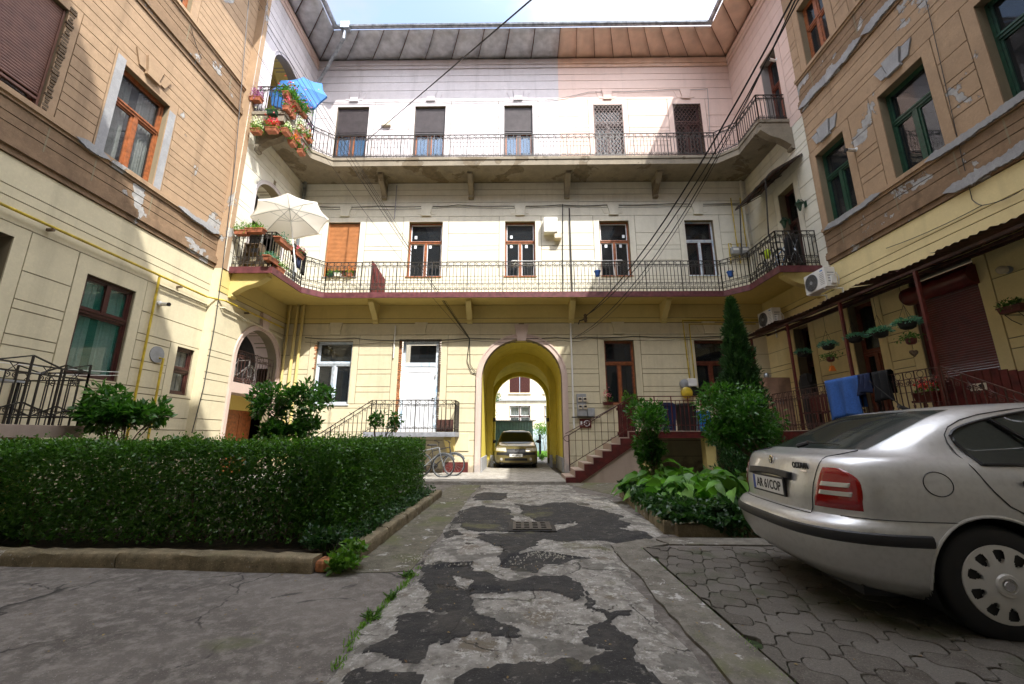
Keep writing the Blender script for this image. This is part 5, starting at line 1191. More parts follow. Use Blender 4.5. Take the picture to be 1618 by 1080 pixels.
b=MB(); b.lathe([(.16,0),(.16,-.05),(.1,-.07)],(r2.x+.1,YB-.05,r2.z-.05),18,axis='y'); b.build('black_regulator',M['black'],e,smooth=True)
for (u,v,lab) in ((1161,396,'grey gas meter in the corner over the lower gallery, the left one'),(1176,396,'grey gas meter in the corner over the lower gallery, the right one')):
    p=onY(u,v,YB-.15); e=empty('gas_meter',p,lab,'meter','gas meters over the lower gallery'); b=MB(); b.box(-.16,.16,-.1,.1,-.17,.14); b.build('body',M['grey'],e,local=True,bevel=.04)
    b=MB(); b.box(-.1,.1,-.108,-.101,-.02,.07); b.build('dial',M['whitepaint'],e,local=True)
    b=MB(); b.tube([(-.11,0,.14),(-.11,0,.3),(-.2,0,.3),(-.2,0,-.5)],.02,6); b.tube([(.11,0,.14),(.11,0,2.2)],.02,6); b.build('gas_tube',M['gasy'],e,local=True,smooth=True)
pipe('downpipe',[(8.75,YB-.1,11.0),(8.75,YB-.1,6.2)],.05,'cream2','cream downpipe in the right corner between the galleries')
pipe('conduit',[(1.95,YB-.07,5.9),(1.95,YB-.07,1.5)],.03,'whitepaint','grey white conduit dropping beside the right edge of the arch')
pipe('conduit',[(-4.42,YB-.06,5.2),(-4.42,YB-.06,4.0)],.02,'whitepaint','short conduit left of the white door')
pipe('conduit',[(2.05,YB-.06,9.9),(2.05,YB-.06,6.2)],.028,'iron','dark cable conduit between the middle windows of the lower gallery')
pipe('conduit',[(-4.73,YB-.06,10.95),(-4.73,YB-.06,9.5)],.02,'grey','thin grey conduit under the upper gallery above the second window')
# cameras and lanterns
def cctv(p,d,label):
    e=empty('security_camera',p,label,'camera'); d=Vector(d).normalized(); b=MB(); b.lathe([(.06,0),(.06,.04),(.03,.05)],(0,0,0),14,axis='x'); b.build('mount',M['whitepaint'],e,local=True)
    s=Vector((.10*(1 if p[0]<0 else -1),0,-.02)); b=MB(); b.tube([s*0,s],.02,6); b.tube([s-d*.08,s+d*.18],.045,12); b.build('body',M['whitepaint'],e,local=True,smooth=True)
    b=MB(); b.tube([s+d*.175,s+d*.2],.048,12); b.build('lens_hood',M['black'],e,local=True)
p=onX(251,479,XLN+.03); cctv(p,(1,-.2,-.1),'white security camera on the left wing beside the yellow pipe')
p=onX(1226,94,XRF-.03); cctv(p,(-1,-.3,-.05),'white security camera on the pink wall over the upper gallery')
p=onX(1352,236,XR-.03); cctv(p,(-1,-.2,-.1),'white security camera on the brown wall between the green windows')
def lantern(p,label,s=1):
    e=empty('wall_lantern',p,label,'lantern','green lanterns beside the upper gallery door'); b=MB(); b.box(-.02,0,-.05,.05,-.1,.1); b.tube([(-.01,0,.05),(-.12,0,.16),(-.2,0,.1)],.012,6); b.build('arm',M['greenw'],e,local=True)
    b=MB(); b.lathe([(.01,-.24),(.04,-.2),(.05,-.16),(.10,.0),(.13,.01),(.05,.1),(.02,.16)],(-.2,0,0),6); b.build('lantern_body',M['greenw'],e,local=True)
lantern(onX(1273,322,XRF-.03),'green wall lantern right of the gallery door'); lantern(onX(1248,350,XRF-.03),'green wall lantern nearer the gallery door opening')
# awning over the gallery door
aw=empty('awning',(8.4,12.3,9.6),'small dark brown awning over the door of the lower gallery','awning')
A=[(XRF-.02,11.35,9.90),(XRF-.02,13.6,9.90),(7.95,13.6,9.30),(7.95,11.35,9.30)]
b=MB(); n=12; P=[]
for i in range(n+1):
    t=i/n; P.append([tuple(Vector(A[0]).lerp(Vector(A[1]),t)+Vector((0,0,.02*(i%2)))),tuple(Vector(A[3]).lerp(Vector(A[2]),t)+Vector((0,0,.02*(i%2))))])
b.grid(P); o=b.build('sheet',M['fib'],aw,recalc=False); md=o.modifiers.new('t','SOLIDIFY'); md.thickness=.015
b=MB(); b.bar((7.95,11.35,9.27),(7.95,13.6,9.27),.03,.03); b.bar((8.4,11.35,9.53),(8.4,13.6,9.53),.03,.03)
for y in (11.35,12.4,13.6): b.bar((XRF,y,9.86),(7.95,y,9.27),.025,.025)
b.build('frame',M['iron'],aw)
for y in (11.75,13.3): b=MB(); b.bar((7.78,y,7.3),(7.95,y,9.27),.03,.03); b.build('strut',M['iron'],aw)
# ================================================================ CABLES
def cable(pts,r,label,sag=0,group='overhead cables crossing the courtyard',n=14,mat='cable',name='overhead_cable'):
    P=[]
    for a,c in zip(pts[:-1],pts[1:]):
        a=Vector(a);c=Vector(c)
        for i in range(n): t=i/n; p=a.lerp(c,t); p.z-=sag*4*t*(1-t); P.append(p)
    P.append(Vector(pts[-1])); b=MB(); b.tube(P,r,4); o=b.build(name,M[mat],None,smooth=True,recalc=False); return tag(o,label,'cable',group)
E1=onY(577,224,13.42); E0=onY(838,0,5.0); E0=E1+(E0-E1)*1.5
cable([E0,E1],.012,'single black cable rising from the upper gallery to the top edge left of centre',.0)
cable([E0+Vector((.05,0,.06)),E1+Vector((.03,0,.05))],.008,'thin black cable just beside the cable crossing the sky',.03)
nodeA=onY(742,533,YB-.12)
for k,(u,v,dx,sg) in enumerate(((394,2,0,.25),(400,0,.1,.2),(407,0,.25,.1),(418,0,.35,.35),(396,60,-.3,.5))):
    s=onY(u,v,10.9) if k<4 else onX(u-4,v,XLF+.1); e=nodeA+Vector((random.uniform(-.05,.05),0,random.uniform(-.06,.06)))
    cable([s,e],.006+.003*(k<2),['thick black cable from the upper left corner to the arch, outermost','thick black cable from the upper left corner to the arch, second','thin black cable in the bundle falling to the arch','thin slack cable left of the bundle falling to the arch','lowest cable starting under the upper left corner'][k],sg)
nodeB=onY(925,500,YB-.25)
s=onY(1240,-2,6.0); s=nodeB+(s-nodeB)*1.1
cable([s,nodeB],.022,'thick black service cable from the upper right to the insulator beside the arch',.75)
cable([s+Vector((.12,0,.05)),nodeB+Vector((.02,0,.03))],.016,'black service cable twisted beside the thick one',.95)
s2=onY(1258,-2,6.4); nodeC=onY(908,533,YB-.15)
cable([s2,nodeC],.014,'thinner black cable below the thick pair on the right',1.1); cable([s2+Vector((.05,.1,.1)),nodeC+Vector((.1,0,.02))],.008,'thinnest cable of the right hand bundle',1.2)
e=empty('insulator',nodeB,'dark cable insulator with a hook on the wall right of the arch','insulator'); b=MB(); b.lathe([(.03,-.2),(.07,-.16),(.045,-.1),(.075,-.05),(.045,0),(.07,.05),(.03,.1)],n=12); b.build('insulator_body',M['bark'],e,local=True,smooth=True); b=MB(); b.tube([(0,.2,0),(0,0,-.05),(-.1,0,-.12),(-.22,0,-.15),(-.26,0,-.28)],.022,6); b.build('hook',M['iron'],e,local=True)
# cables clipped along the walls
def wallcable(pts,label,r=.012,sag=.04,mat='cable'): return cable(pts,r,label,sag,'cables clipped along the walls',6,mat,'wall_cable')
wp=lambda u,v,d=.05:onY(u,v,YB-d)
wallcable([wp(505,326),wp(600,325),wp(680,325),wp(723,323),wp(800,325),wp(885,323),wp(960,323),wp(1060,321),wp(1178,320)],'black cable bundle looping along the wall over the lower gallery windows')
wallcable([wp(505,330),wp(720,327),wp(886,326),wp(1178,323)],'second black cable over the lower gallery windows',.008,.06)
wallcable([wp(482,533),wp(560,534),wp(640,537),wp(742,534),wp(880,533),wp(925,532),wp(1000,531),wp(1140,531)],'black cable running over the ground floor windows and the arch',.014)
wallcable([wp(482,540),wp(600,541),wp(742,537),wp(890,537),wp(930,534),wp(1140,533)],'thin cable hanging under the ground floor cable',.007,.09)
wallcable([wp(742,534),wp(738,570),wp(745,588),wp(755,590)],'cable loop dropping beside the left side of the arch',.012,.02)
wallcable([wp(742,534),wp(743,575),wp(752,588)],'second cable loop beside the left side of the arch',.009,.02)
wallcable([wp(500,162,.06),wp(620,161,.06),wp(740,160,.06),wp(870,157,.06),wp(930,145,.06),wp(1060,141,.06),wp(1118,140,.06),wp(1122,215,.06)],'pale cable above the top floor windows',.012,.03,'grey')
pL=lambda u,v,X:onX(u,v,X)
wallcable([pL(393,0,XLF+.06),pL(372,250,XLF+.06),pL(352,420,XLF+.06),pL(340,510,XLF+.06),pL(322,610,XLF+.06),pL(303,684,XLF+.06)],'black cable running down the corner pier of the left wing',.014,.02)
wallcable([pL(301,40,XLN+.06),pL(330,110,XLN+.06),pL(362,150,XLN+.06)],'drooping cable on the top of the left brown wall',.01,.15)
wallcable([pL(1463,0,XR-.05),pL(1484,90,XR-.05),pL(1520,250,XR-.05),pL(1536,315,XR-.05),pL(1552,324,XR-.05)],'thin cable hanging down the right brown wall',.008,.03)
wallcable([pL(1400,392,XR-.05),pL(1552,324,XR-.05),pL(1618,298,XR-.05)],'thin cable stretched along the yellow band above the canopy',.008,.05)
wallcable([wp(889,322),wp(889,345),wp(889,460)],'black cable dropping between the middle windows of the lower gallery',.016,0)
# ================================================================ PLANTING
def kerb(p,q,w,h,n,label,group,seed=1,z=0):
    r=random.Random(seed); p=Vector((*p,0));q=Vector((*q,0))
    for i in range(n):
        a=p.lerp(q,i/n+.002);c=p.lerp(q,(i+1)/n-.002); d=(c-a).normalized(); s=Vector((-d.y,d.x,0))*w/2
        b=MB(); K=max(4,int((c-a).length/.09)); P=[]
        for k in range(K+1):
            m=a.lerp(c,k/K); j=lambda s_=.008:r.uniform(-s_,s_); hh=h+r.uniform(-.006,.006)
            P.append([m-s+Vector((j(),j(),z)),m-s+Vector((j(),j(),z+hh*.6)),m-s*.93+Vector((j(),j(),z+hh-.012)),m-s*.75+Vector((0,0,z+hh)),m+s*.75+Vector((0,0,z+hh+j())),m+s*.95+Vector((j(),j(),z+hh-.015)),m+s+Vector((0,0,z))])
        b.grid(P); b.add(P[0],[tuple(range(7))]); b.add(P[-1],[tuple(range(7))])
        tag(b.build('kerb_stone',M['kerb'],None,smooth=True,ang=50),label if n==1 else label+', '+['first','second','third','fourth','fifth'][i]+' from the '+('left' if abs(q.x-p.x)>abs(q.y-p.y) else 'near' if q.y>p.y else 'far')+' end','kerb stone',group)
kerb((-9.1,4.66),(-3.93,4.47),.20,.13,3,'mossy kerb stone along the front of the hedge','kerb stones of the left bed',1)
kerb((-3.93,4.47),(-1.92,4.32),.20,.14,1,'long kerb stone in front of the hedge, ending at the broken corner','kerb stones of the left bed',2)
kerb((-1.70,4.62),(-1.70,9.35),.16,.14,5,'mossy kerb stone beside the hedge along the driveway','kerb stones of the left bed',3)
kerb((2.27,9.4),(2.0,5.86),.14,.17,4,'mossy kerb stone of the hosta bed facing the driveway','kerb stones of the right bed',4)
kerb((2.05,5.80),(8.6,5.58),.14,.15,5,'kerb stone of the hosta bed facing the silver car','kerb stones of the right bed',5)
b=MB(); b.box(-1.92,-1.80,4.24,4.42,0,.11); tag(b.build('broken_stone',M['brickbare'],None,bevel=.03),'broken brick stump at the corner of the hedge kerb','stone')
# the hedge
def boxleaf(n,x0,x1,y0,y1,z0,z1,shell=.16,jag=.06):
    A=[(y1-y0)*(z1-z0)]*2+[(x1-x0)*(z1-z0)]*2+[(x1-x0)*(y1-y0)*1.25]; A=np.array(A)/sum(A); k=rng.choice(5,n,p=A)
    P=np.stack([rng.uniform(x0,x1,n),rng.uniform(y0,y1,n),rng.uniform(z0,z1,n)],1); d=np.abs(rng.normal(0,shell*.5,n))-jag*rng.random(n)**2
    D=rng.normal(0,.5,(n,3)); 
    for i,(ax,v,s) in enumerate(((0,x0,1),(0,x1,-1),(1,y0,1),(1,y1,-1),(2,z1,-1))):
        m=k==i; P[m,ax]=v+s*d[m]; D[m,ax]-=s*1.0
    return P,D
hg=empty('hedge',(-4.5,5.6,0),'clipped dark green box hedge wrapping the near left garden bed','hedge')
P1,D1=boxleaf(70000,-9.0,-2.02,4.72,5.55,.16,1.16); P2,D2=boxleaf(36000,-2.88,-2.0,5.3,9.25,.14,1.17)
P=np.concatenate([P1,P2]); D=np.concatenate([D1,D2])
# clumpy, thinner towards the foot
from mathutils import noise as mn
keep=np.array([ (mn.noise(Vector(p)*3.1)*.5+mn.noise(Vector(p)*9)*.35 + (p[2]-.12)*1.5) > rng.uniform(-.45,.2) for p in P]); P=P[keep];D=D[keep]
P[:,2]+= np.array([mn.noise(Vector((p[0]*2.2,p[1]*2.2,0)))*.05 for p in P])*(P[:,2]>.95)
leaf_mesh('foliage',P,D,.042,M['hedge'],hg,asp=.62,jit=.75)
n=16000; P=np.concatenate([np.stack([rng.uniform(-8.9,-2.1,n),rng.uniform(4.85,5.45,n),rng.uniform(.16,1.05,n)],1),np.stack([rng.uniform(-2.8,-2.1,n//2),rng.uniform(5.3,9.1,n//2),rng.uniform(.3,1.05,n//2)],1)]); leaf_mesh('inner_foliage',P,rng.normal(0,1,P.shape),.055,M['hedge'],hg,asp=.6)
# upright sprigs on top
n=300; B=np.concatenate([np.stack([rng.uniform(-8.9,-2.1,n),rng.uniform(4.75,5.5,n),np.full(n,1.13)],1),np.stack([rng.uniform(-2.85,-2.05,n//2),rng.uniform(5.4,9.2,n//2),np.full(n//2,1.13)],1)])
P=np.repeat(B,9,0); P[:,2]+=rng.uniform(0,.16,len(P))*np.repeat(rng.uniform(.3,1.1,len(B)),9); P[:,:2]+=rng.normal(0,.012,(len(P),2)); D=rng.normal(0,.6,P.shape); D[:,2]+=.8
leaf_mesh('sprigs',P,D,.034,M['lime'],hg,asp=.55)
b=MB(); r=random.Random(6)
for i in range(46):
    if i<30: x=-8.9+i*.232+r.uniform(-.06,.06); y=r.uniform(4.95,5.4)
    else: x=r.uniform(-2.7,-2.2); y=5.5+(i-30)*.24
    for k in range(3): stems(b,(x+r.uniform(-.05,.05),y+r.uniform(-.05,.05),.08),[(x+r.uniform(-.25,.25),y+r.uniform(-.2,.2),r.uniform(.6,1.0))],r.uniform(.008,.018))
b.build('stem',M['bark'],hg,recalc=False)
def shrub(base,crowns,nl,ls,label,mat='shrubl',name='shrub',trunk=.022,flat=1.,asp=.52,cat='shrub',droop=.0,shape='leaf',clump=.26,fill=.5,group=None,k=16):
    e=empty(name,base,label,cat,group); cen=[];rad=[]; r=random.Random(int(abs(base[0]*100)))
    for (cx,cy,cz,R,h) in crowns:
        for i in range(k):
            while True:
                v=Vector((r.uniform(-1,1),r.uniform(-1,1),r.uniform(-1,1)))
                if .25<v.length<1: break
            cen.append((cx+v.x*R*(1-clump*.9),cy+v.y*R*(1-clump*.9),cz+v.z*h*(1-clump*.9))); rad.append(R*clump*r.uniform(.8,1.5))
    P,D=clumps(nl,cen,rad,fill,flat); D[:,2]+=.15; leaf_mesh('foliage',P,D,ls,M[mat],e,asp=asp,jit=.45,droop=droop,shape=shape)
    b=MB()
    for (cx,cy,cz,R,h) in crowns:
        fork=Vector((base[0]+(cx-base[0])*.5,base[1]+(cy-base[1])*.5,base[2]+(cz-h-base[2])*.75)); b.tube([base,(Vector(base)+fork)/2+Vector((.02,.01,0)),fork],trunk,7,taper=.8)
        for i in range(14):
            t=cen[r.randrange(len(cen))]; 
            if (Vector(t)-Vector((cx,cy,cz))).length<max(R,h)*1.1: stems(b,fork,[t],trunk*.55)
    b.build('trunk',M['bark'],e,recalc=False); return e
p=onY(180,650,7.0); q=onY(222,650,7.1)
shrub((p.x+.15,7.0,.09),[(p.x-.1,7.0,p.z+.02,.50,.42),(q.x,7.1,q.z+.02,.45,.40)],2100,.12,'round leafy shrub rising behind the hedge near the left window')
p=onY(437,632,8.6); q=onY(487,628,8.7)
shrub((p.x,8.6,.09),[(p.x-.03,8.6,p.z,.50,.52),(p.x+.05,8.6,p.z-.6,.36,.35)],2000,.11,'tall dense shrub behind the hedge, left one of the pair before the arch')
shrub((q.x-.1,8.7,.09),[(q.x+.04,8.7,q.z+.02,.52,.50),(q.x-.05,8.7,q.z-.6,.34,.35)],1900,.11,'tall dense shrub behind the hedge, right one of the pair before the window')
p=onY(597,662,9.0); q=onY(620,664,9.0)
shrub((p.x,9.0,.09),[(p.x,9.0,p.z,.22,.25),(q.x+.05,9.0,q.z-.03,.18,.22)],380,.09,'small shrub behind the hedge in front of the landing steps')
# right bed
p=onY(1150,640,7.0); q=onY(1185,650,7.2)
shrub((onZ(1172,782,.1).x,7.05,.1),[(3.62,7.05,1.78,.60,.46),(3.95,7.1,1.45,.55,.48),(3.45,6.95,1.35,.42,.34)],6200,.075,'broad leaved small tree with a thin bent trunk next to the silver car',name='small_tree',trunk=.035,cat='tree',asp=.5,clump=.3,k=22)
p=onY(1032,668,8.6)
shrub((p.x-.08,8.6,.1),[(2.70,8.6,1.52,.56,.50),(2.68,8.6,.95,.36,.4)],3400,.09,'leafy shrub in the right bed in front of the dark blue bin',asp=.55)
def conifer(base,H,R,label):
    e=empty('conifer',base,label,'tree'); n=15000; t=rng.random(n)**.75; z=t*H; a=rng.uniform(0,2*PI,n)
    lump=1+.14*np.sin(a*5+z*4)+.16*np.sin(a*9-z*9)+.16*np.sin(z*17+a*3)
    prof=R*(1-t)**.78*(.75+.25*np.minimum(1,(t+.12)*5)); rr_=prof*lump*(.62+.38*rng.random(n))
    P=np.stack([rr_*np.cos(a),rr_*np.sin(a),z+.15],1)+np.array(base); D=np.stack([np.cos(a)*.55,np.sin(a)*.55,np.full(n,.95)],1)
    leaf_mesh('crown',P,D,.11,M['conifer'],e,asp=.30,jit=.45)
    n=2600; t=rng.random(n); a=rng.uniform(0,2*PI,n); rr_=R*(1-t)**.8*.45*rng.random(n); P=np.stack([rr_*np.cos(a),rr_*np.sin(a),t*H+.1],1)+np.array(base); leaf_mesh('inner_crown',P,rng.normal(0,1,P.shape),.12,M['conifer'],e,asp=.5)
    b=MB(); b.tube([(0,0,0),(.02,0,H*.5),(0,0,H*.93)],.05,7,taper=.2); b.build('trunk',M['bark'],e,local=True,recalc=False)
p=onY(1153,484,9.0); conifer((p.x+.03,9.0,.1),p.z-.1,.62,'tall narrow dark conifer standing behind the broad leaved tree')
p=onY(1215,690,8.4)
shrub((p.x,8.4,.1),[(p.x-.15,8.4,1.25,.50,.5),(p.x-.4,8.4,.8,.4,.4)],3300,.06,'dark low bush between the conifer and the silver car',mat='conifer',asp=.45)
# hostas
def hosta(x,y,s,label,i):
    e=empty('hosta',(x,y,.1),label,'plant','hostas in the right bed'); n=26; a=np.arange(n)*2.4+rng.uniform(0,6); el=np.linspace(.15,1.1,n); r0=s*.12
    stem=np.stack([np.cos(a)*np.cos(el),np.sin(a)*np.cos(el),np.sin(el)],1); L=s*rng.uniform(.8,1.15,n)
    P=np.array([x,y,.1])+stem*L[:,None]*np.array([1,1,1.25]); D=np.stack([np.cos(a),np.sin(a),np.full(n,.05)],1)
    leaf_mesh('leaves',P,D,s*.66,M['hosta'],e,asp=.62,jit=.22,shape='broad',droop=.35,smooth=False,fold=.12)
    b=MB()
    for q,p_ in enumerate(P): b.tube([(x,y,.1),tuple(p_)],.006,3)
    b.build('stalk',M['hosta'],e,recalc=False)
hs=[(2.65,8.6,.44),(3.1,8.9,.42),(2.75,7.9,.44),(3.35,8.2,.48),(3.0,7.3,.42),(3.6,7.5,.46),(4.1,8.1,.44),(4.2,7.3,.42),(3.35,6.75,.42),(3.95,6.7,.42),(2.62,7.1,.36)]
HL=['at the far left corner of the bed','behind, below the leafy shrub','at the left edge halfway back','in the middle of the clump at the back','in the middle of the clump','in the middle, nearer the car','far right, behind the thin trunk','just right of the thin trunk','in the front row behind the ivy','in the front row beside the thin trunk','at the left edge near the front']
for i,(x,y,s) in enumerate(hs): hosta(x,y,s*1.1,'broad pale green hosta '+HL[i],i)
# ivy ground cover spilling over the kerb
n=9000; X_=rng.uniform(2.1,6.4,n); Y_=rng.uniform(5.86,6.9,n); P=np.stack([X_,Y_,.16+.14*rng.random(n)+.12*np.sin(X_*4)*np.sin(Y_*6)],1)
n2=4200; t=rng.random(n2); X2=2.02+rng.uniform(0,.75,n2)**1.2+.06; Y2=6.0+t*3.0; Pb=np.stack([X2,Y2,.20+.15*rng.random(n2)],1)
n3=2600; X3=rng.uniform(2.0,6.0,n3); Pc=np.stack([X3,5.78-rng.random(n3)*.10,.24-.22*rng.random(n3)*(.5+.5*np.sin(X3*5))],1); n4=1300; Y4=rng.uniform(5.9,8.2,n4); Pd=np.stack([2.0+(Y4-5.86)*.07-rng.random(n4)*.10+.05,Y4,.28-.16*rng.random(n4)],1)
P=np.concatenate([P,Pb,Pc,Pd]); D=rng.normal(0,.6,P.shape); D[:,1]-=.5
tag(leaf_mesh('ivy',P,D,.07,M['ivy'],None,asp=1.0,shape='ivy',jit=.4),'dark ivy covering the edge of the right bed and spilling over its kerb','ivy',None,'stuff')
n=2600; P=np.stack([rng.uniform(-2.1,-1.72,n),rng.uniform(4.7,9.2,n),.12+.16*rng.random(n)**2],1); D=rng.normal(0,.6,P.shape); D[:,0]+=.6
tag(leaf_mesh('ground_cover',P,D,.045,M['ivy'],None,asp=.8,shape='ivy'),'low green weeds between the hedge and its kerb','ground cover',None,'stuff')
def weed(c,R,h,n,ls,label,mat='lime',shape='ivy',asp=.85):
    P,D=clumps(n,[(c[0]+random.uniform(-R,R)*.6,c[1]+random.uniform(-R,R)*.6,c[2]+random.uniform(.2,1)*h) for _ in range(9)],[R*.35]*9,.1); D[:,2]=abs(D[:,2]); P[:,2]=np.maximum(P[:,2],c[2]+.01); e=empty('weed',c,label,'plant','weeds growing in the cracks'); leaf_mesh('leaves',P,D,ls,M[mat],e,asp=asp,shape=shape)
    b=MB(); stems(b,c,[tuple(P[i]) for i in range(0,len(P),max(1,len(P)//9))],.005); b.build('stem',M['lime'],e,recalc=False)
weed((-1.70,4.30,.0),.24,.20,420,.055,'bright green weed sprouting at the broken corner of the hedge kerb'); weed((-2.0,4.62,.1),.26,.3,380,.05,'darker weed climbing on the hedge corner just behind the kerb end','ivy')
weed((-.99,3.62,0),.06,.03,90,.018,'small weed in the driveway crack, farther of two'); weed((-1.03,3.25,0),.08,.03,130,.018,'larger weed in the driveway crack, nearer of two'); weed((-1.0,4.15,0),.06,.04,60,.025,'tiny weed in the driveway crack at the end of the mossy strip')
# tall plants and blades left of the hedge foot
e=empty('long_leaved_plant',(-6.2,4.95,.1),'low plant with long arching leaves at the left foot of the hedge','plant'); n=60; P=np.stack([rng.uniform(-6.6,-5.2,n),rng.uniform(4.75,5.0,n),np.full(n,.14)],1); D=rng.normal(0,.7,P.shape); D[:,2]=abs(D[:,2])+.25; leaf_mesh('leaves',P,D,.34,M['ivy'],e,asp=.14,shape='blade',droop=.35)
# storm drain grate
gr=empty('drain_grate',(.2,6.15,0),'square iron drain grate with slots in the middle of the driveway','grate'); b=MB(); M['castiron']=simple('worn cast iron',(.10,.09,.08),.5,metal=.5,var=.4,scale=20)
b.prism([(-.06,5.9),(.46,5.9),(.46,6.4),(-.06,6.4)],.046,.058,lambda a,d,z:(a,z,d),holes=[[(-.02+c*.115,5.95+r_*.15),(-.02+c*.115+.07,5.95+r_*.15),(-.02+c*.115+.07,5.95+r_*.15+.09),(-.02+c*.115,5.95+r_*.15+.09)] for c in range(4) for r_ in range(3)])
b.build('grating',M['castiron'],gr); b=MB(); b.box(-.05,.45,5.91,6.39,.0445,.0475); b.box(-.12,.52,5.84,6.46,.040,.0445); b.build('shaft',M['black'],gr)
# ================================================================ PARASOLS
def parasol(c,R,axis,label,mat,polelen,rise=.34,val=.07,pm='whitepaint'):
    e=empty('parasol',c,label,'parasol'); q=Vector(axis).normalized().to_track_quat('Z','Y'); e.rotation_mode='QUATERNION'; e.rotation_quaternion=q
    b=MB(); N_=8; P=[]
    for i in range(9):
        t=i/8; row=[]
        for k in range(N_*6):
            a=2*PI*k/(N_*6); f=(k%6)/6; sc=math.cos(PI/N_)/math.cos((f-.5)*2*PI/N_); belly=1-.05*math.sin(PI*f)*t
            row.append((R*t*math.cos(a)*sc*belly,R*t*math.sin(a)*sc*belly,rise*R*(1-t**1.35)-.02*math.sin(PI*f)*t))
        P.append(row)
    P.append([(x*.995,y*.995,z-val) for x,y,z in P[-1]]); b.grid(P,closeu=True); o=b.build('canopy',mat,e,local=True,smooth=True,recalc=False,ang=25)
    b=MB()
    for k in range(N_): a=2*PI*k/N_; rr_=R*math.cos(PI/N_)/math.cos(PI/N_); b.tube([(0,0,rise*R-.05),(R*.5*math.cos(a),R*.5*math.sin(a),rise*R*.58-.03),(R*.97*math.cos(a),R*.97*math.sin(a),-.015)],.008,4); b.tube([(0,0,rise*R-.55),(R*.5*math.cos(a),R*.5*math.sin(a),rise*R*.58-.035)],.006,4)
    b.build('ribs',M['grey'],e,local=True,recalc=False)
    b=MB(); b.tube([(0,0,rise*R+.06),(0,0,-polelen)],.02,8); b.build('pole',M[pm],e,local=True); return e
m,n_,b_=new_mat('white parasol cloth'); b_.inputs['Base Color'].default_value=(.80,.78,.73,1); b_.inputs['Roughness'].default_value=.9; tl=N(n_,'ShaderNodeBsdfTranslucent'); tl.inputs[0].default_value=(.80,.77,.70,1); mixs=N(n_,'ShaderNodeMixShader'); mixs.inputs[0].default_value=.35
n_.links.new(b_.outputs[0],mixs.inputs[1]); n_.links.new(tl.outputs[0],mixs.inputs[2]); n_.links.new(mixs.outputs[0],n_.nodes['Material Output'].inputs[0]); M['uw']=m
m,n_,b_=new_mat('blue parasol cloth'); c=mixc(n_,ramp(n_,noise(n_,pos(n_),6,3),.68,.70),(.03,.15,.42),(.5,.1,.2)); n_.links.new(c,b_.inputs['Base Color']); b_.inputs['Roughness'].default_value=.8; M['ub']=m
p=onY(459,343,12.1); parasol((p.x,12.1,p.z),1.14,(-.26,.10,1),'open white parasol over the lower gallery balcony on the left',M['uw'],p.z-6.15)
p=onY(470,148,12.3); pr_=parasol((p.x,12.3,p.z),1.02,(.10,-.96,.25),'tilted blue parasol over the upper gallery balcony on the left',M['ub'],1.5)
# ================================================================ FLOWER BOXES ON THE LEFT GALLERIES
def gal(u,v,X,L,label,fl,mat='terra',rz=PI/2,lf='lime',nl=170,nf=34,hh=.16,ls=.055,sp=.12):
    p=onX(u,v,X); planter((X,p.y,p.z-.09),L,.2,.17,mat,label,rz=rz,flower=fl,leaf=lf,nl=nl,nf=nf,hh=hh,ls=ls,spread=sp,group='flower boxes on the left galleries')
def galE(u,v,Yp,L,label,fl,mat='terra',**k):
    p=onY(u,v,Yp); planter((p.x,Yp,p.z-.09),L,.2,.17,mat,label,rz=0,flower=fl,group='flower boxes on the left galleries',**k)
galE(383,367,11.18,.42,'terracotta box of green shoots at the left end of the lower gallery rail',None,nl=260,hh=.2); galE(404,364,11.18,.55,'terracotta box of yellow green shoots beside it on the lower gallery end rail',None,nl=200,hh=.18)
gal(448,384,-7.16,.75,'long terracotta box with grey leaves on the corner of the lower gallery rail',None,lf='succ',nl=120); gal(470,402,-7.16,.55,'terracotta box with magenta flowers on the lower gallery rail above the dark laundry',['f_mag','f_pink'],nl=120,nf=40)
gal(428,410,-7.30,.5,'low terracotta box on the lower gallery floor behind the corner',None,lf='succ'); gal(440,425,-7.30,.4,'second low terracotta box on the lower gallery floor',['f_white'],nl=120)
galE(405,157,11.05,.36,'box of dark red leaves at the left end of the upper gallery rail','f_vio',leaf='f_vio',nf=40,nl=190,hh=.26); galE(405,207,11.05,.3,'pot row with white daisies at the foot of the upper gallery end',['f_white'],nl=200,nf=50,hh=.3)
galE(430,205,11.05,.36,'box of pink geraniums at the foot of the upper gallery end',['f_pink','f_red'],nl=160,nf=50,hh=.22); galE(431,178,11.05,.3,'green bucket hanging on the upper gallery end rail',None,mat='greenw',nl=40)
gal(455,152,-7.44,.36,'lush red geranium box, highest on the upper gallery side rail',['f_red'],lf='shrubl',nl=420,nf=22,hh=.30,ls=.07,sp=.22); gal(468,168,-7.44,.4,'second lush red geranium box on the upper gallery side rail',['f_red'],lf='shrubl',nl=420,nf=26,hh=.28,ls=.07,sp=.22); gal(478,180,-7.44,.3,'third geranium box with pink flowers on the upper gallery side rail',['f_red','f_pink'],lf='shrubl',nl=320,nf=24,hh=.24,sp=.2)
gal(452,208,-7.44,.3,'white petunia box low on the upper gallery side',['f_white'],nf=70); gal(468,212,-7.44,.3,'white flowering box in the middle of the upper gallery side',['f_white'],nf=100,hh=.26); gal(480,216,-7.44,.25,'white and violet flower box near the gallery bend',['f_white','f_vio'],nf=60,hh=.22)
gal(462,226,-7.42,.26,'terracotta box of orange flowers on the slab edge of the upper gallery',['f_or','f_pink'],nf=40); gal(476,240,-7.42,.26,'trailing green box on the slab edge nearer the bend',['f_mag'],lf='shrubl',nl=220,nf=24)
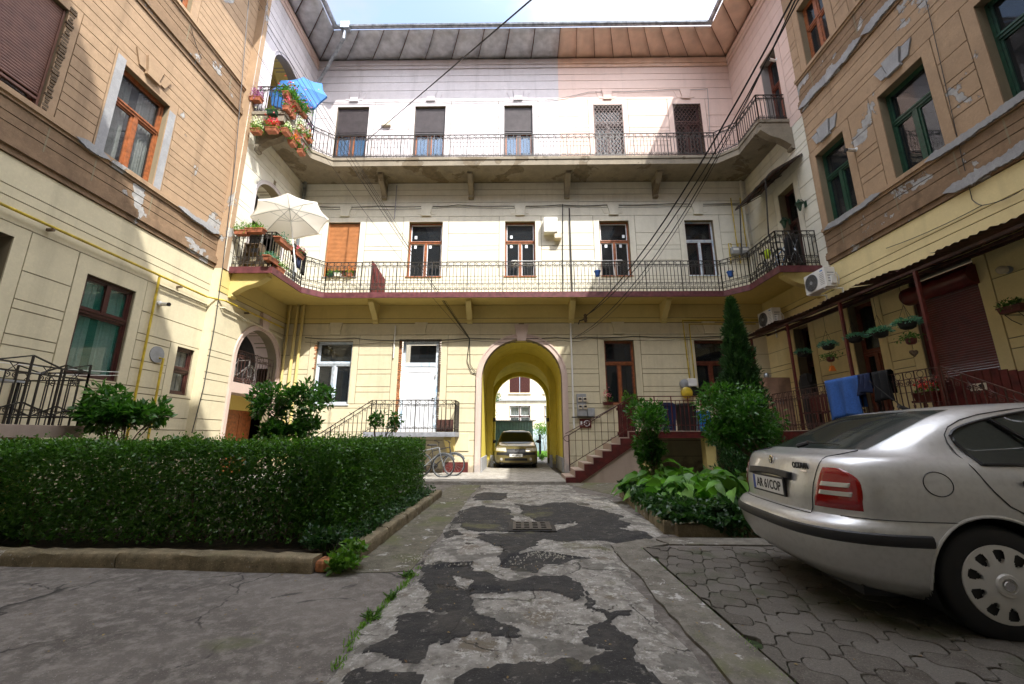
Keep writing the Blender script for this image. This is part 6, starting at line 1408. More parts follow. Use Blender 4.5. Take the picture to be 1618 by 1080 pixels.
# plants in front of windows
for k,(u,lab,fl,mt) in enumerate(((522,'green pot on the ledge of the orange shutter window, leftmost',None,'greenw'),(534,'white pot with leafy plant on the ledge of the orange shutter window',None,'whitepaint'),(552,'orange pot with pale flowers on the ledge of the orange shutter window','f_or','terra'))):
    p=onY(u,434,YB-.04); planter((p.x,YB-.05,ZR[2][0]),.22,.16,.15,mt,lab,flower=fl,nl=70,nf=14,hh=.18,name='flower_pot')
p=onY(963,632,YB-.1); planter((p.x-.05,YB-.10,ZR[1][0]-.04),.34,.16,.13,'redpaint','pot with a pink white orchid on the sill above the steps',flower='f_pink',nl=60,nf=16,hh=.34,name='flower_pot'); planter((p.x+.72,YB-.10,ZR[1][0]-.04),.5,.16,.13,'redpaint','pot with long grassy leaves on the sill above the steps',nl=150,hh=.24,ls=.13,name='flower_pot')
p=onX(1468,652,TX+.25); planter((TX+.3,p.y,TZ+.5),.4,.2,.18,'redpaint','red geraniums on a stand behind the scroll railing near the gate',rz=PI/2,flower='f_red',nl=110,nf=34,leaf='shrubl'); b=MB(); b.box(TX+.18,TX+.42,p.y-.22,p.y+.22,TZ+.46,TZ+.5); b.box(TX+.2,TX+.23,p.y-.2,p.y-.17,TZ,TZ+.46); b.box(TX+.37,TX+.40,p.y+.17,p.y+.2,TZ,TZ+.46); tag(b.build('plant_stand',M['redpaint']),'dark red stand carrying the geraniums near the gate','stand')
# laundry on the lower gallery
for k,(y0,y1,dr_,lab,mt) in enumerate(((12.05,12.3,.62,'black trousers on the lower gallery side rail, nearer the flower box','blackc'),(12.32,12.62,.70,'navy trousers in the middle of the laundry on the lower gallery','navy'),(12.64,12.86,.80,'long black garment hanging nearest the gallery bend','blackc'))):
    e=empty('laundry',(-7.17,(y0+y1)/2,7.25),lab,'laundry','laundry on the lower gallery'); b=MB(); P=[]
    for i in range(12):
        t=i/11; P.append([(-7.17+.05+.03*math.sin(t*11+k)*u-.0*u,y0+(y1-y0)*t,7.31-dr_*u) for u in (0,.25,.5,.75,1)])
    b.grid(P); o=b.build('cloth',M[mt],e,smooth=True,recalc=False); md=o.modifiers.new('t','SOLIDIFY'); md.thickness=.012
# drying racks seen against the windows
for (u,lab) in ((832,'white wire drying rack in front of the middle gallery window'),(958,'white wire drying rack in front of the fourth gallery window')):
    p=onY(u,408,13.7); e=empty('drying_rack',(p.x,13.75,6.15),lab,'drying rack','drying racks on the lower gallery'); b=MB()
    for k in range(6): b.bar((-.55,-.2+.08*k,1.16+.10*(1-abs(k-2.5)/2.5)),(.55,-.2+.08*k,1.16+.10*(1-abs(k-2.5)/2.5)),.006,.006)
    for s in (-1,1): b.tube([(s*.5,-.25,1.16),(s*.35,0,1.27),(s*.5,.25,1.16)],.008,4); b.tube([(s*.3,-.2,0),(s*.3,.2,1.2)],.01,4); b.tube([(s*.3,.2,0),(s*.3,-.2,1.2)],.01,4)
    b.build('wire_frame',M['whitepaint'],e,local=True,recalc=False)
for (u,v,lab) in ((944,432,'small blue pot hanging on the gallery rail left of the fourth window'),(1154,433,'small blue pot hanging on the gallery rail at the right bend')):
    p=onY(u,v,13.42); e=empty('hanging_pot',p,lab,'pot','blue pots on the lower gallery rail'); b=MB(); b.lathe([(.07,-.1),(.10,.06),(.115,.07),(.115,.1),(.1,.1)],n=14); b.build('pot',M['blue'],e,local=True,smooth=True)
    b=MB(); b.tube([(-.1,0,.09),(0,0,.24),(.1,0,.09)],.005,4); b.build('hook',M['iron'],e,local=True)
# ================================================================ BICYCLES
def bicycle(loc,rz,label,col='gutterm',lean=.1,R=.33,group='bicycles leaning in the courtyard',wheels=('black','gutterm')):
    e=empty('bicycle',loc,label,'bicycle',group,rot=(lean,0,rz))
    for x in (0,1.02):
        b=MB(); b.tube([(x+R*math.cos(2*PI*k/28),0,R+R*math.sin(2*PI*k/28)) for k in range(28)],.02,6,closed=True); w=b.build('wheel',M[wheels[0]],e,local=True,smooth=True,recalc=False)
        b=MB(); b.tube([(x+(R-.025)*math.cos(2*PI*k/28),0,R+(R-.025)*math.sin(2*PI*k/28)) for k in range(28)],.011,5,closed=True)
        for k in range(14): a=2*PI*k/14; b.bar((x,.02*(-1)**k,R),(x+(R-.03)*math.cos(a),0,R+(R-.03)*math.sin(a)),.003,.003)
        b.lathe([(.02,-.04),(.02,.04)],(x,0,R),8,axis='y'); s=b.build('rim',M[wheels[1]],w,local=True,recalc=False)
        if x>0.5:
            b=MB(); b.tube([(x+(R+.035)*math.cos(a),0,R+(R+.035)*math.sin(a)) for a in [PI*.15+k*PI*.6/10 for k in range(11)]],.02,5); b.build('mudguard',M['gutterm'],e,local=True)
    F=lambda *p:p; bb=(.42,0,.29); sd=(.30,0,.82); hd=(.86,0,.86); hl=(.90,0,.70)
    b=MB(); b.tube([sd,bb],.016,6); b.tube([bb,hl],.019,6); b.tube([(.32,0,.74),hd],.016,6); b.tube([(0,.04,R),bb],.010,5); b.tube([(0,-.04,R),bb],.01,5); b.tube([(0,.04,R),(.32,0,.74)],.009,5); b.tube([(0,-.04,R),(.32,0,.74)],.009,5); b.tube([hl,hd],.022,6); b.build('frame',M[col],e,local=True,smooth=True,recalc=False)
    b=MB(); b.tube([(.89,0,.72),(.95,.06,.55),(1.02,.06,R)],.012,5); b.tube([(.89,0,.72),(.95,-.06,.55),(1.02,-.06,R)],.012,5); b.build('fork',M['gutterm'],e,local=True,smooth=True)
    b=MB(); b.tube([hd,(.85,0,1.0)],.013,6); b.tube([(.76,-.29,1.04),(.84,-.2,1.02),(.85,0,1.0),(.84,.2,1.02),(.76,.29,1.04)],.012,6); b.build('handlebar',M['iron'],e,local=True,smooth=True)
    b=MB(); b.tube([sd,(.29,0,.9)],.012,5); b.prism([(.14,.0),(.2,.075),(.3,.05),(.46,.015),(.46,-.015),(.3,-.05),(.2,-.075)],.9,.945,lambda a,d,z:(a,z,d)); b.build('saddle',M['black'],e,local=True,bevel=.01)
    b=MB(); b.lathe([(.09,.05),(.09,.055)],bb,18,axis='y'); b.bar((.42,.07,.29),(.52,.07,.2),.018,.01); b.bar((.42,-.07,.29),(.32,-.07,.38),.018,.01); b.bar((.52,.07,.2),(.52,.14,.2),.05,.015); b.bar((.32,-.07,.38),(.32,-.14,.38),.05,.015); b.build('pedal_crank',M['iron'],e,local=True)
    return e
bicycle((-3.22,12.75,.085),0,'grey bicycle beside the hedge, the nearer of two',lean=-.08,wheels=('black','gutterm')); bicycle((-2.98,13.25,.085),0,'dark bicycle behind the grey one below the little landing',col='black',lean=-.12,wheels=('black','gutterm'))
bicycle((8.05,12.75,6.15),-PI/2-.05,'dark bicycle with a lime green bag on the gallery corner',col='black',lean=.05,group='bicycles on the lower gallery'); bicycle((8.45,12.75,6.15),-PI/2-.1,'blue bicycle behind the dark one on the gallery corner',col='bbl',lean=.05,group='bicycles on the lower gallery')
e=empty('bag',(7.95,12.2,6.9),'lime green bag hung on a bicycle of the gallery','bag'); m=simple('lime cloth',(.45,.60,.02),.8); b=MB(); b.sphere((0,0,0),.14,sc=(.6,1,1.2)); b.build('body',m,e,local=True,smooth=True); b=MB(); b.tube([(0,-.08,.12),(0,0,.24),(0,.08,.12)],.008,4); b.build('strap',M['black'],e,local=True)
e=empty('pushchair',(8.3,11.65,6.15),'folded black pushchair standing at the end of the lower gallery','pushchair'); b=MB()
P=[[(.18*s*math.cos(a)+.08*z,.14*s*math.sin(a),z) for a in [2*PI*k/14 for k in range(14)]] for s,z in ((.5,.25),(1,.45),(1.15,.8),(1.0,1.05),(.5,1.15))]; b.grid(P,closeu=True); b.build('hood',M['blackc'],e,local=True,smooth=True)
b=MB()
for s in (-1,1): b.tube([(.2,.16*s,.08),(-.1,.16*s,1.15),(-.15,.14*s,1.2)],.012,5); b.tube([(-.2,.16*s,.08),(.15,.16*s,.9)],.012,5)
b.build('tubing',M['gutterm'],e,local=True)
for x in (-.2,.2):
    for y in (-.16,.16): b=MB(); b.lathe([(.08,-.02),(.08,.02)],(x,y,.08),12,axis='y'); b.build('wheel',M['black'],e,local=True)
bicycle((XLF-.45,12.5,2.88),PI/2,'pale bicycle standing behind the rusty grille of the stair arch',col='whitepaint',group='bicycles in the loggia',wheels=('grey','whitepaint'))
gr=empty('grille',(XLF-.08,13.2,2.88),'rusty iron railing closing the stair arch on the left','railing')
fancy_rail(gr,[(XLF-.10,12.14),(XLF-.10,14.26)],2.87,1.0,sp=.15)
# washing-stuff in the upper loggia: wooden shelf behind the lower parasol
e=empty('shelf',(XLF+.35,11.75,6.15),'small wooden shelf with pots on the lower gallery end','shelf'); b=MB()
for z in (.3,.6,.9): b.box(-.25,.25,-.15,.15,z,z+.02)
for x in (-.24,.22): b.box(x,x+.03,-.15,.15,0,.95)
b.build('rack',M['bark'],e,local=True)
# ================================================================ YARD BEYOND THE PASSAGE
b=MB(); b.box(.6,40,27,35.8,0,.06); tag(b.build('grass_plot',M['grassm']),kind='structure')
n=9000; P=np.stack([rng.uniform(.7,6,n),rng.uniform(27,34,n),np.full(n,.06)],1); D=rng.normal(0,.25,P.shape); D[:,2]=1; tag(leaf_mesh('grass',P,D,.16,M['grassm'],None,asp=.16,shape='blade'),'green grass beyond the passage','grass',None,'stuff')
b=MB(); b.box(-1.25,1.35,21.4,36,0,.015); tag(b.build('path',M['walk']),kind='structure')
fy=empty('apartment_house',(0,36,0),'cream house with maroon shutters seen beyond the passage','building'); FY=lambda a,d,z:(a,36-d,z)
M['peachw']=plaster('far house peach plaster',(.70,.60,.48),stain=.7,patch=.3,patchcol=(.72,.60,.35))  # the far house's own peach colour
wy=[('r',x,x+1.8,z,z+2.5) for x in (-8.3,-4.4,-.65,2.35,6.2) for z in (1.37,5.0)]; wall(FY,-14,16,0,11,wy,.3,M['peachw'],fy)
for h in wy:
    if h[3]>4:
        b=MB()
        for s in (0,1): x=h[1]+s*.91; b.box(x,x+.88,-.05,0,h[3],h[4],fn=FY); [b.box(x+.06,x+.82,0,.012,h[3]+.08+k*.1,h[3]+.14+k*.1,fn=FY) for k in range(23)]
        b.build('shutter',M['woodD'],fy); b=MB(); b.box(h[1]-.1,h[2]+.1,.0,.12,h[3]-.12,h[3],fn=FY); b.build('sill',M['cream'],fy)
    else: window(FY,*h[1:5],fy,frame='woodD',sash='whitepaint',curtain='closed',both=True,sill=False)
b=MB(); b.box(-14,16,0,.15,4.30,4.48,fn=FY); b.box(-14,16,0,.35,10.8,11.1,fn=FY); b.build('cornice',M['cement'],fy); b=MB(); b.prism([(35.5,11.1),(42,14),(42,11.1)],-14,16,lambda y,x,z:(x,y,z)); b.build('roof',M['rooftile'],fy)
sh=empty('shed',(-.35,24,0),'dark green corrugated metal shed behind the small car','shed'); M['shedg']=simple('dark green sheet metal',(.02,.07,.045),.45,var=.25)
b=MB(); n=60; b.grid([[(-1.75+2.65*i/n,24.0+.02*(i%2),z) for i in range(n+1)] for z in (0,2.12)]); b.box(-1.75,.9,24.05,27,0,2.1); b.build('wall',M['shedg'],sh,recalc=False)
b=MB(); P=[[(-1.8+2.9*i/n,y,2.16+.035*(i%2)+ (y-23.9)*.02) for i in range(n+1)] for y in (23.85,27.1)]; b.grid(P); o=b.build('roof',M['shedg'],sh,recalc=False); md=o.modifiers.new('t','SOLIDIFY'); md.thickness=.02
fn_=empty('fence',(2.5,34.5,0),'pale grey blue board fence across the far grass','fence'); m=simple('pale grey blue boards',(.38,.47,.55),.8,var=.15)
for x in (.9,3.3,5.7):
    b=MB()
    for i in range(16): b.box(x+i*.15,x+i*.15+.135,34.5,34.53,.1,1.9)
    b.build('board_panel',m,fn_)
po=empty('post',(1.32,24.5,0),'dark square post beside the passage exit','post'); b=MB(); b.box(1.26,1.38,24.44,24.56,0,1.35); b.box(1.24,1.40,24.42,24.58,1.35,1.39); b.build('shaft',M['black'],po)
shrub((2.2,33.5,0),[(1.9,33.5,1.9,1.0,.5),(3.2,33.5,2.0,1.0,.5)],2200,.12,'climbing green bush on top of the far fence',mat='lime')
shrub((-2.2,29,0),[(-1.75,29,4.2,.7,.9),(-2.0,29,3.0,.7,.8)],1500,.12,'leafy young tree at the left edge of the passage exit',name='young_tree',cat='tree')
shrub((1.28,20.0+2.2,0.0),[(1.25,22.2,.22,.2,.14)],260,.09,'green tuft at the right foot of the passage exit',mat='lime')

# extra pots crowding the upper gallery
for k,(u,v,fl,lab) in enumerate(((446,214,'f_pink','small clay pot of pink flowers at the corner of the upper gallery slab'),(454,222,'f_red','small clay pot of red flowers just past the corner of the upper gallery slab'),(469,233,'f_white','small clay pot of white flowers halfway along the upper gallery slab edge'),(484,244,'f_or','small clay pot of orange flowers near the bend of the upper gallery slab'))):
    p=onX(u,v,-7.38); planter((-7.36,p.y,11.42),.2,.2,.17,'terra',lab,flower=fl,nl=70,nf=26,hh=.2,name='flower_pot')
# grit and crumbs of broken surface lying on the driveway and in the potholes
n=2600; X_=np.concatenate([rng.uniform(-1,1.0,n//2),rng.normal(.35,.33,n//4),rng.normal(-.62,.22,n//4)]); Y_=np.concatenate([rng.uniform(2,9.5,n//2)**1.0,rng.normal(4.95,.13,n//4),rng.normal(4.65,.10,n//4)])
b=MB(); r=random.Random(3)
for x,y in zip(X_,Y_):
    s=r.uniform(.003,.010)*(1.5 if 4.4<y<5.2 else 1); z=.03 if not (4.5<y<5.2 and abs(x)<.9) else .012
    b.add([(x+s*r.uniform(.6,1),y,z),(x,y+s*r.uniform(.6,1),z),(x-s*r.uniform(.6,1),y-s*.2,z),(x,y-s,z),(x+s*.1,y,z+s*1.1)],[(0,1,4),(1,2,4),(2,3,4),(3,0,4)])
tag(b.build('grit',M['stonew'],None,recalc=False),'loose grit and crumbs scattered over the broken driveway','grit',None,'stuff')
n=900; P=np.stack([rng.uniform(-6,6,n),rng.uniform(2.2,11,n),np.full(n,.045)],1); P=P[(P[:,0]>-1.7)|(P[:,1]<4.2)]; P=P[(P[:,0]<1.9)|(P[:,1]<5.1)]
M['litter']=leafmat('dry leaf litter',(.12,.07,.03),(.28,.20,.08),.8,.1); P[:,2]=np.where((abs(P[:,0])<1.0),.045,np.where(P[:,0]>1.1,.034,.006))
tag(leaf_mesh('leaf_litter',P,rng.normal(0,1,P.shape)*np.array([1,1,.12]),.022,M['litter'],None,asp=.6,jit=.05,up=(0,0,3)),'tiny dry leaves strewn over the paving','leaf litter',None,'stuff')

for k,(dz,lab) in enumerate(((0,'white clothes line from the left landing railing to the green window, upper one'),(-.07,'white clothes line sagging from the left landing railing, lower one'))):
    cable([(-7.45,3.0,2.36+dz),(-8.62,8.75,2.62+dz)],.006,lab,.12+.05*k,'clothes lines at the left landing',12,'whitepaint','clothes_line')

n=650; Y_=2.5+1.9*rng.random(n)**.9; X_=np.interp(Y_,[p[1] for p in L_],[p[0] for p in L_])+rng.normal(-.01,.018,n); keep=np.array([mn.noise(Vector((0,y*5,2)))>-.12 for y in Y_]); P=np.stack([X_,Y_,np.full(n,.004)],1)[keep]; D=rng.normal(0,.5,P.shape); D[:,2]=.8+abs(D[:,2])
tag(leaf_mesh('grass',P,D,.032,M['grassm'],None,asp=.22,shape='blade'),'thin line of grass along the crack between left slab and driveway','grass',None,'stuff')
n=900; t=rng.random(n); P=np.stack([1.405+.03*rng.normal(0,.5,n),-1+6.1*t,np.full(n,.008)],1); P=P[np.array([mn.noise(Vector((3,y*3,2)))>.0 for y in P[:,1]])]; D=rng.normal(0,.5,P.shape); D[:,2]=.8+abs(D[:,2])
tag(leaf_mesh('grass',P,D,.022,M['grassm'],None,asp=.22,shape='blade'),'short grass in the joint beside the wavy pavers','grass',None,'stuff')
# ================================================================ CARS
M['silver']=None
def paint(name,col,metal=.75,rough=.32):
    m,n,b=new_mat(name); p=pos(n); f=noise(n,p,1.5,4); d=noise(n,p,30,5)
    n.links.new(mixc(n,ramp(n,d,.45,.8),col,tuple(c*.86 for c in col)),b.inputs['Base Color']); b.inputs['Metallic'].default_value=metal; b.inputs['Coat Weight'].default_value=.8; b.inputs['Coat Roughness'].default_value=.06
    mr=N(n,'ShaderNodeMapRange'); mr.inputs['To Min'].default_value=rough; mr.inputs['To Max'].default_value=rough+.12; n.links.new(f,mr.inputs[0]); n.links.new(mr.outputs[0],b.inputs['Roughness']); return m
M['silver']=paint('silver car paint',(.62,.62,.61),.6); M['gold']=paint('pale gold car paint',(.30,.25,.10))
def cglass(name):
    m,n,b=new_mat(name); b.inputs['Base Color'].default_value=(.008,.009,.01,1); b.inputs['Roughness'].default_value=.03; b.inputs['Specular IOR Level'].default_value=.75
    tr=N(n,'ShaderNodeBsdfTransparent'); tr.inputs[0].default_value=(.55,.6,.58,1); mix=N(n,'ShaderNodeMixShader'); mix.inputs[0].default_value=.5
    n.links.new(tr.outputs[0],mix.inputs[1]); n.links.new(b.outputs[0],mix.inputs[2]); n.links.new(mix.outputs[0],n.nodes['Material Output'].inputs[0]); return m
M['cglass']=cglass('tinted car glass')
m,n_,b_=new_mat('red lamp plastic'); b_.inputs['Base Color'].default_value=(.26,.006,.008,1); b_.inputs['Roughness'].default_value=.12; b_.inputs['Coat Weight'].default_value=1; M['redlamp']=m
m,n_,b_=new_mat('clear lamp plastic'); b_.inputs['Base Color'].default_value=(.62,.6,.56,1); b_.inputs['Roughness'].default_value=.1; b_.inputs['Metallic'].default_value=.4; M['clearlamp']=m
m,n_,b_=new_mat('chrome'); b_.inputs['Base Color'].default_value=(.7,.7,.72,1); b_.inputs['Roughness'].default_value=.12; b_.inputs['Metallic'].default_value=1; M['chrome']=m
M['hub']=simple('grey hub cap paint',(.60,.59,.56),.4,metal=.2,var=.06); M['trim']=simple('black rubber trim',(.015,.015,.017),.5,var=.2); M['seat']=simple('dark seat cloth',(.03,.03,.033),.9)
M['plate']=simple('white number plate',(.72,.72,.70),.4,var=.03); M['euro']=simple('blue plate band',(.01,.05,.35),.4,var=.02)
class Shape:
    def __init__(s,rows,nb,dx):
        s.R=np.array(rows,float); s.dx=dx; s.nb=nb
    def par(s,z):
        R=s.R; g=lambda k:float(np.interp(z,R[:,0],R[:,k])); return g(1),g(2),g(3),g(4),g(5)  # xr,xf,w,dr,df
    def side(s,x,z):
        xr,xf,w,dr,df=s.par(z); n=s.nb
        if x<xr+dr: q=min(1,max(0,(xr+dr-x)/dr)); return w*(1-q**n)**(1/n)
        if x>xf-df: q=min(1,max(0,(x-(xf-df))/df)); return w*(1-q**n)**(1/n)
        return w
    def rear(s,y,z): xr,xf,w,dr,df=s.par(z); q=min(1,abs(y)/w); return xr+dr-dr*(1-q**s.nb)**(1/s.nb)
    def front(s,y,z): xr,xf,w,dr,df=s.par(z); q=min(1,abs(y)/w); return xf-df+df*(1-q**s.nb)**(1/s.nb)
    def outline(s,z,K=18,Ms=90):
        """half outline, y>=0, from rear centre to front centre"""
        xr,xf,w,dr,df=s.par(z); e=2/s.nb; o=[]
        for i in range(K+1): a=PI/2*i/K; o.append((xr+dr-dr*math.cos(a)**e if i<K else xr+dr, w*math.sin(a)**e))
        for i in range(1,Ms): o.append((xr+dr+(xf-df-xr-dr)*i/Ms,w))
        for i in range(K+1): a=PI/2*(1-i/K); o.append((xf-df+df*math.cos(a)**e if i>0 else xf-df, w*math.sin(a)**e if i<K else 0))
        return o
    def arc(s,z,side=1,n=80,xmax=1.6):
        o=[(s.rear(y,z),y) for y in np.linspace(0,s.par(z)[2]*.93,n)]
        x0=o[-1][0]; o+=[(x,s.side(x,z)) for x in np.linspace(x0+.004,xmax,n)]
        return o
def car_body(S_,zs,parent,mat,wheels,Ra):
    rows=[S_.outline(z) for z in zs]; b=MB(); P=[]
    for z,o in zip(zs,rows): P.append([(x,y,z) for x,y in o]+[(x,-y,z) for x,y in o[::-1][1:-1]])
    n=len(P[0])
    b.grid(P,closeu=True); b.add(P[-1],[tuple(range(n))])
    me=bpy.data.meshes.new('body'); me.from_pydata(b.v,[],b.f); bm=bmesh.new(); bm.from_mesh(me); bmesh.ops.remove_doubles(bm,verts=bm.verts,dist=1e-4)
    kill=[]
    for f in bm.faces:
        c=f.calc_center_median()
        for wx,wz in wheels:
            if math.hypot(c.x-wx,c.z-wz)<Ra and abs(c.y)>.45 and c.z<.85: kill.append(f); break
    bmesh.ops.delete(bm,geom=kill,context='FACES')
    for v in bm.verts:
        if v.is_boundary and v.co.z>zs[0]+.01:
            for wx,wz in wheels:
                d=math.hypot(v.co.x-wx,v.co.z-wz)
                if d<Ra*1.25: v.co.x=wx+(v.co.x-wx)*Ra/d; v.co.z=wz+(v.co.z-wz)*Ra/d
    bmesh.ops.recalc_face_normals(bm,faces=bm.faces); bm.to_mesh(me); bm.free()
    me.polygons.foreach_set('use_smooth',[True]*len(me.polygons)); me.set_sharp_from_angle(angle=math.radians(38)); me.materials.append(M[mat])
    o=bpy.data.objects.new('body',me); C.objects.link(o); o.parent=parent; return o
def text_mesh(txt,size,mat,parent,mtx,name='lettering',ext=.001,bold=.0,sx=1.):
    cu=bpy.data.curves.new('t','FONT'); cu.body=txt; cu.size=size; cu.extrude=ext; cu.offset=bold; cu.align_x='CENTER'; cu.align_y='CENTER'
    o=bpy.data.objects.new('t',cu); me=bpy.data.meshes.new_from_object(o); bpy.data.objects.remove(o); me.transform(mtx@Matrix.Diagonal((sx,1,1,1))); me.materials.clear(); me.materials.append(M[mat]); me.name=name
    q=bpy.data.objects.new(name,me); C.objects.link(q); q.parent=parent; return q
def wheel(parent,x,y,z,R,W,out,style=10):
    b=MB(); s=out; b.lathe([(R*.66,-W/2),(R*.9,-W/2),(R*.985,-W*.36),(R,-W*.2),(R,W*.2),(R*.985,W*.36),(R*.93,W/2),(R*.70,W/2),(R*.66,W*.42)],(x,y,z),48,axis='y')
    w=b.build('wheel',M['black'],parent,local=True,smooth=True,ang=50)
    yo=y+s*(W/2+.006); b=MB();     b.lathe([(R*.20,s*.018),(R*.18,s*.028),(R*.125,s*.030),(R*.12,s*.02),(0,s*.02)],(x,yo,z),32,axis='y')
    R1=R*.655; rad=[0,.12,.3,.48,.56,.60,.66,.74,.82,.87,.90,.95,1.0]; NA=style*16
    pt=lambda r_,a,dd:(x+R1*r_*math.cos(a),yo+s*(dd+.018*(1-r_**2)),z+R1*r_*math.sin(a))
    for i in range(len(rad)-1):
        rm=(rad[i]+rad[i+1])/2
        for k in range(NA):
            a0,a1=2*PI*k/NA,2*PI*(k+1)/NA; f=abs(((k+.5)/16)%1-.5)*2   # 0 at slot centre
            if .58<rm<.90 and f<(.30 if rm<.62 else .42 if rm<.7 else .5 if rm<.86 else .42): continue
            b.add([pt(rad[i],a0,0),pt(rad[i+1],a0,0),pt(rad[i+1],a1,0),pt(rad[i],a1,0)],[(0,1,2,3)])
            b.add([pt(rad[i],a0,-.016),pt(rad[i+1],a0,-.016),pt(rad[i+1],a1,-.016),pt(rad[i],a1,-.016)],[(3,2,1,0)])
    b.lathe([(R1,0),(R1*1.012,s*-.004),(R1*1.0,-s*.03)],(x,yo,z),48,axis='y',caps=False)
    b.build('hub_cap',M['hub'],w,local=True,smooth=True,ang=30,recalc=False)
    b=MB(); b.lathe([(R*.60,-s*.045),(0,-s*.045)],(x,yo,z),32,axis='y'); b.build('brake_disc',M['black'],w,local=True)
    b=MB(); b.lathe([(R*.085,s*.026),(R*.075,s*.030),(0,s*.030)],(x,yo,z),20,axis='y'); b.build('cap_badge',M['chrome'],w,local=True,smooth=True)
    return w
def seamline(b,pts,r=.0035): b.tube(pts,r,4)
def sidepatch(b,S_,xs,lo,hi,s,off=.004,nz=8):
    b.grid([[ (x, s*(S_.side(x,z)+off), z) for z in np.linspace(lo(x),hi(x),nz)] for x in xs])
def build_car(loc,rz,label,rows,mat,scale,wheels,Rw,rear=True,front=True):
    e=empty('parked_car',loc,label,'car',None,rz); e.scale=(scale,)*3
    S_=Shape(rows,3.4,.7); zs=[]
    R=[r[0] for r in rows]
    for a,c in zip(R[:-1],R[1:]):
        k=max(1,int((c-a)/.024)); zs+=[a+(c-a)*i/k for i in range(k)]
    zs.append(R[-1]); Ra=Rw+.05
    body=car_body(S_,zs,e,mat,[(w,Rw) for w in wheels],Ra)
    for wx in wheels:
        for s in (-1,1):
            wheel(e,wx,s*(.865-.115),Rw,Rw,.19,s)
            b=MB(); P=[[(wx+Ra*math.cos(PI*k/20),yy,Rw+Ra*math.sin(PI*k/20)) for k in range(-3,24)] for yy in (s*.858,s*.45)]; b.grid(P); b.add([(wx-Ra,s*.46,.1),(wx+Ra,s*.46,.1),(wx+Ra,s*.46,.75),(wx-Ra,s*.46,.75)],[(0,1,2,3)]); b.build('wheel_housing',M['black'],e,local=True,smooth=True,recalc=False)
            b=MB(); b.tube([(wx+Ra*math.cos(PI*k/24),s*(S_.side(wx+Ra*math.cos(PI*k/24),Rw+Ra*math.sin(PI*k/24))-.002),Rw+Ra*math.sin(PI*k/24)) for k in range(-1,26)],.010,6); b.build('arch_lip',M[mat],e,local=True,smooth=True)
    b=MB(); x1=rows[-1][2]; b.box(.3,4.1,-.66,.66,.17,.30); b.box(.0+.55,.75,-.1,.2,.14,.2); b.build('underbody',M['black'],e,local=True)
    return e,S_,body
OCT=[(.17,.40,4.2,.76,.6,.6),(.22,.20,4.38,.82,.68,.6),(.30,.085,4.46,.85,.72,.6),(.40,.03,4.49,.864,.74,.6),(.47,.008,4.50,.870,.75,.6),(.52,.0,4.51,.872,.75,.6),(.575,.01,4.50,.872,.75,.6),(.605,.035,4.49,.869,.74,.6),(.625,.085,4.46,.866,.70,.6),(.64,.105,4.44,.866,.68,.6),(.74,.105,4.36,.866,.66,.7),(.82,.115,4.22,.862,.64,.8),(.90,.135,4.0,.850,.62,.8),(.95,.15,3.72,.832,.60,.8),(.985,.165,3.5,.812,.60,.8),(1.003,.19,3.42,.797,.6,.8),(1.015,.24,3.36,.785,.62,.8),(1.028,.31,3.31,.772,.62,.7),(1.055,.37,3.22,.752,.62,.6),(1.12,.51,3.07,.725,.60,.5),(1.20,.68,2.88,.695,.56,.5),(1.27,.83,2.68,.664,.52,.5),(1.315,.95,2.52,.632,.50,.5),(1.34,1.07,2.42,.592,.48,.45),(1.36,1.26,2.30,.525,.4,.35),(1.372,1.5,2.2,.43,.3,.3),(1.378,1.75,2.05,.30,.1,.1)]
CARX,CARY,CARH,CARS=2.163,3.955,-.130,1.10
oc,OS,ob=build_car((CARX,CARY,.0),CARH,'silver hatchback parked nose out of frame at the right edge, seen from its rear corner',OCT,'silver',CARS,(.93,3.44),.315)
s=-1   # visible flank is local -y
def rearpatch(b,S_,ys,lo,hi,off=.004,nz=6): b.grid([[ (S_.rear(y,z)-off,y,z) for z in np.linspace(lo(y),hi(y),nz)] for y in ys])
# rubber bumper strip around the rear
b=MB()
def band(b,S_,z0,z1,off,xe=.56):
    rows_=[]
    for z,o_ in ((z0,0),(z0+.008,off),((z0+z1)/2,off*1.35),(z1-.008,off),(z1,0)):
        a=S_.arc(z,xmax=xe); h=[]
        for i,(x,y) in enumerate(a):
            j=min(i+1,len(a)-1);k=max(i-1,0); tx,ty=a[j][0]-a[k][0],a[j][1]-a[k][1]; L=math.hypot(tx,ty)+1e-9; h.append((x-ty/L*o_,y+tx/L*o_,z))
        rows_.append([(x,-y,zz) for x,y,zz in h[::-1]]+[(x,y,zz) for x,y,zz in h[1:]])
    b.grid(rows_)
band(b,OS,.495,.565,.012,.60); b.build('bumper_strip',M['trim'],oc,local=True,smooth=True)
# lamps
def lamp(S_,side,z0,z1,wf,off,mat,name,parent,s0=.60,zz=None):
    b=MB(); P=[]
    for z in np.linspace(z0,z1,14):
        a=S_.arc(z,n=400,xmax=1.0); sz=s0+.05*((z-.68)/.25); a=[p for p in a if p[1]>=sz or p[0]>.3]; L=[0]
        for p,q in zip(a[:-1],a[1:]): L.append(L[-1]+math.dist(p,q))
        wd=wf((z-z0)/(z1-z0)); row=[]
        for i in range(15):
            d=wd*i/14; k=max(0,np.searchsorted(L,d)-1); k=min(k,len(a)-2); f=(d-L[k])/(L[k+1]-L[k]+1e-9); x=a[k][0]+(a[k+1][0]-a[k][0])*f; y=a[k][1]+(a[k+1][1]-a[k][1])*f; tx,ty=a[k+1][0]-a[k][0],a[k+1][1]-a[k][1]; Ln=math.hypot(tx,ty)
            o_=off if 0<i<14 and z0+.003<z<z1-.003 else .001
            row.append((x-ty/Ln*o_,side*(y+tx/Ln*o_),z))
        P.append(row)
    b.grid(P); return b.build(name,M[mat],parent,local=True,smooth=True,recalc=False,ang=60)
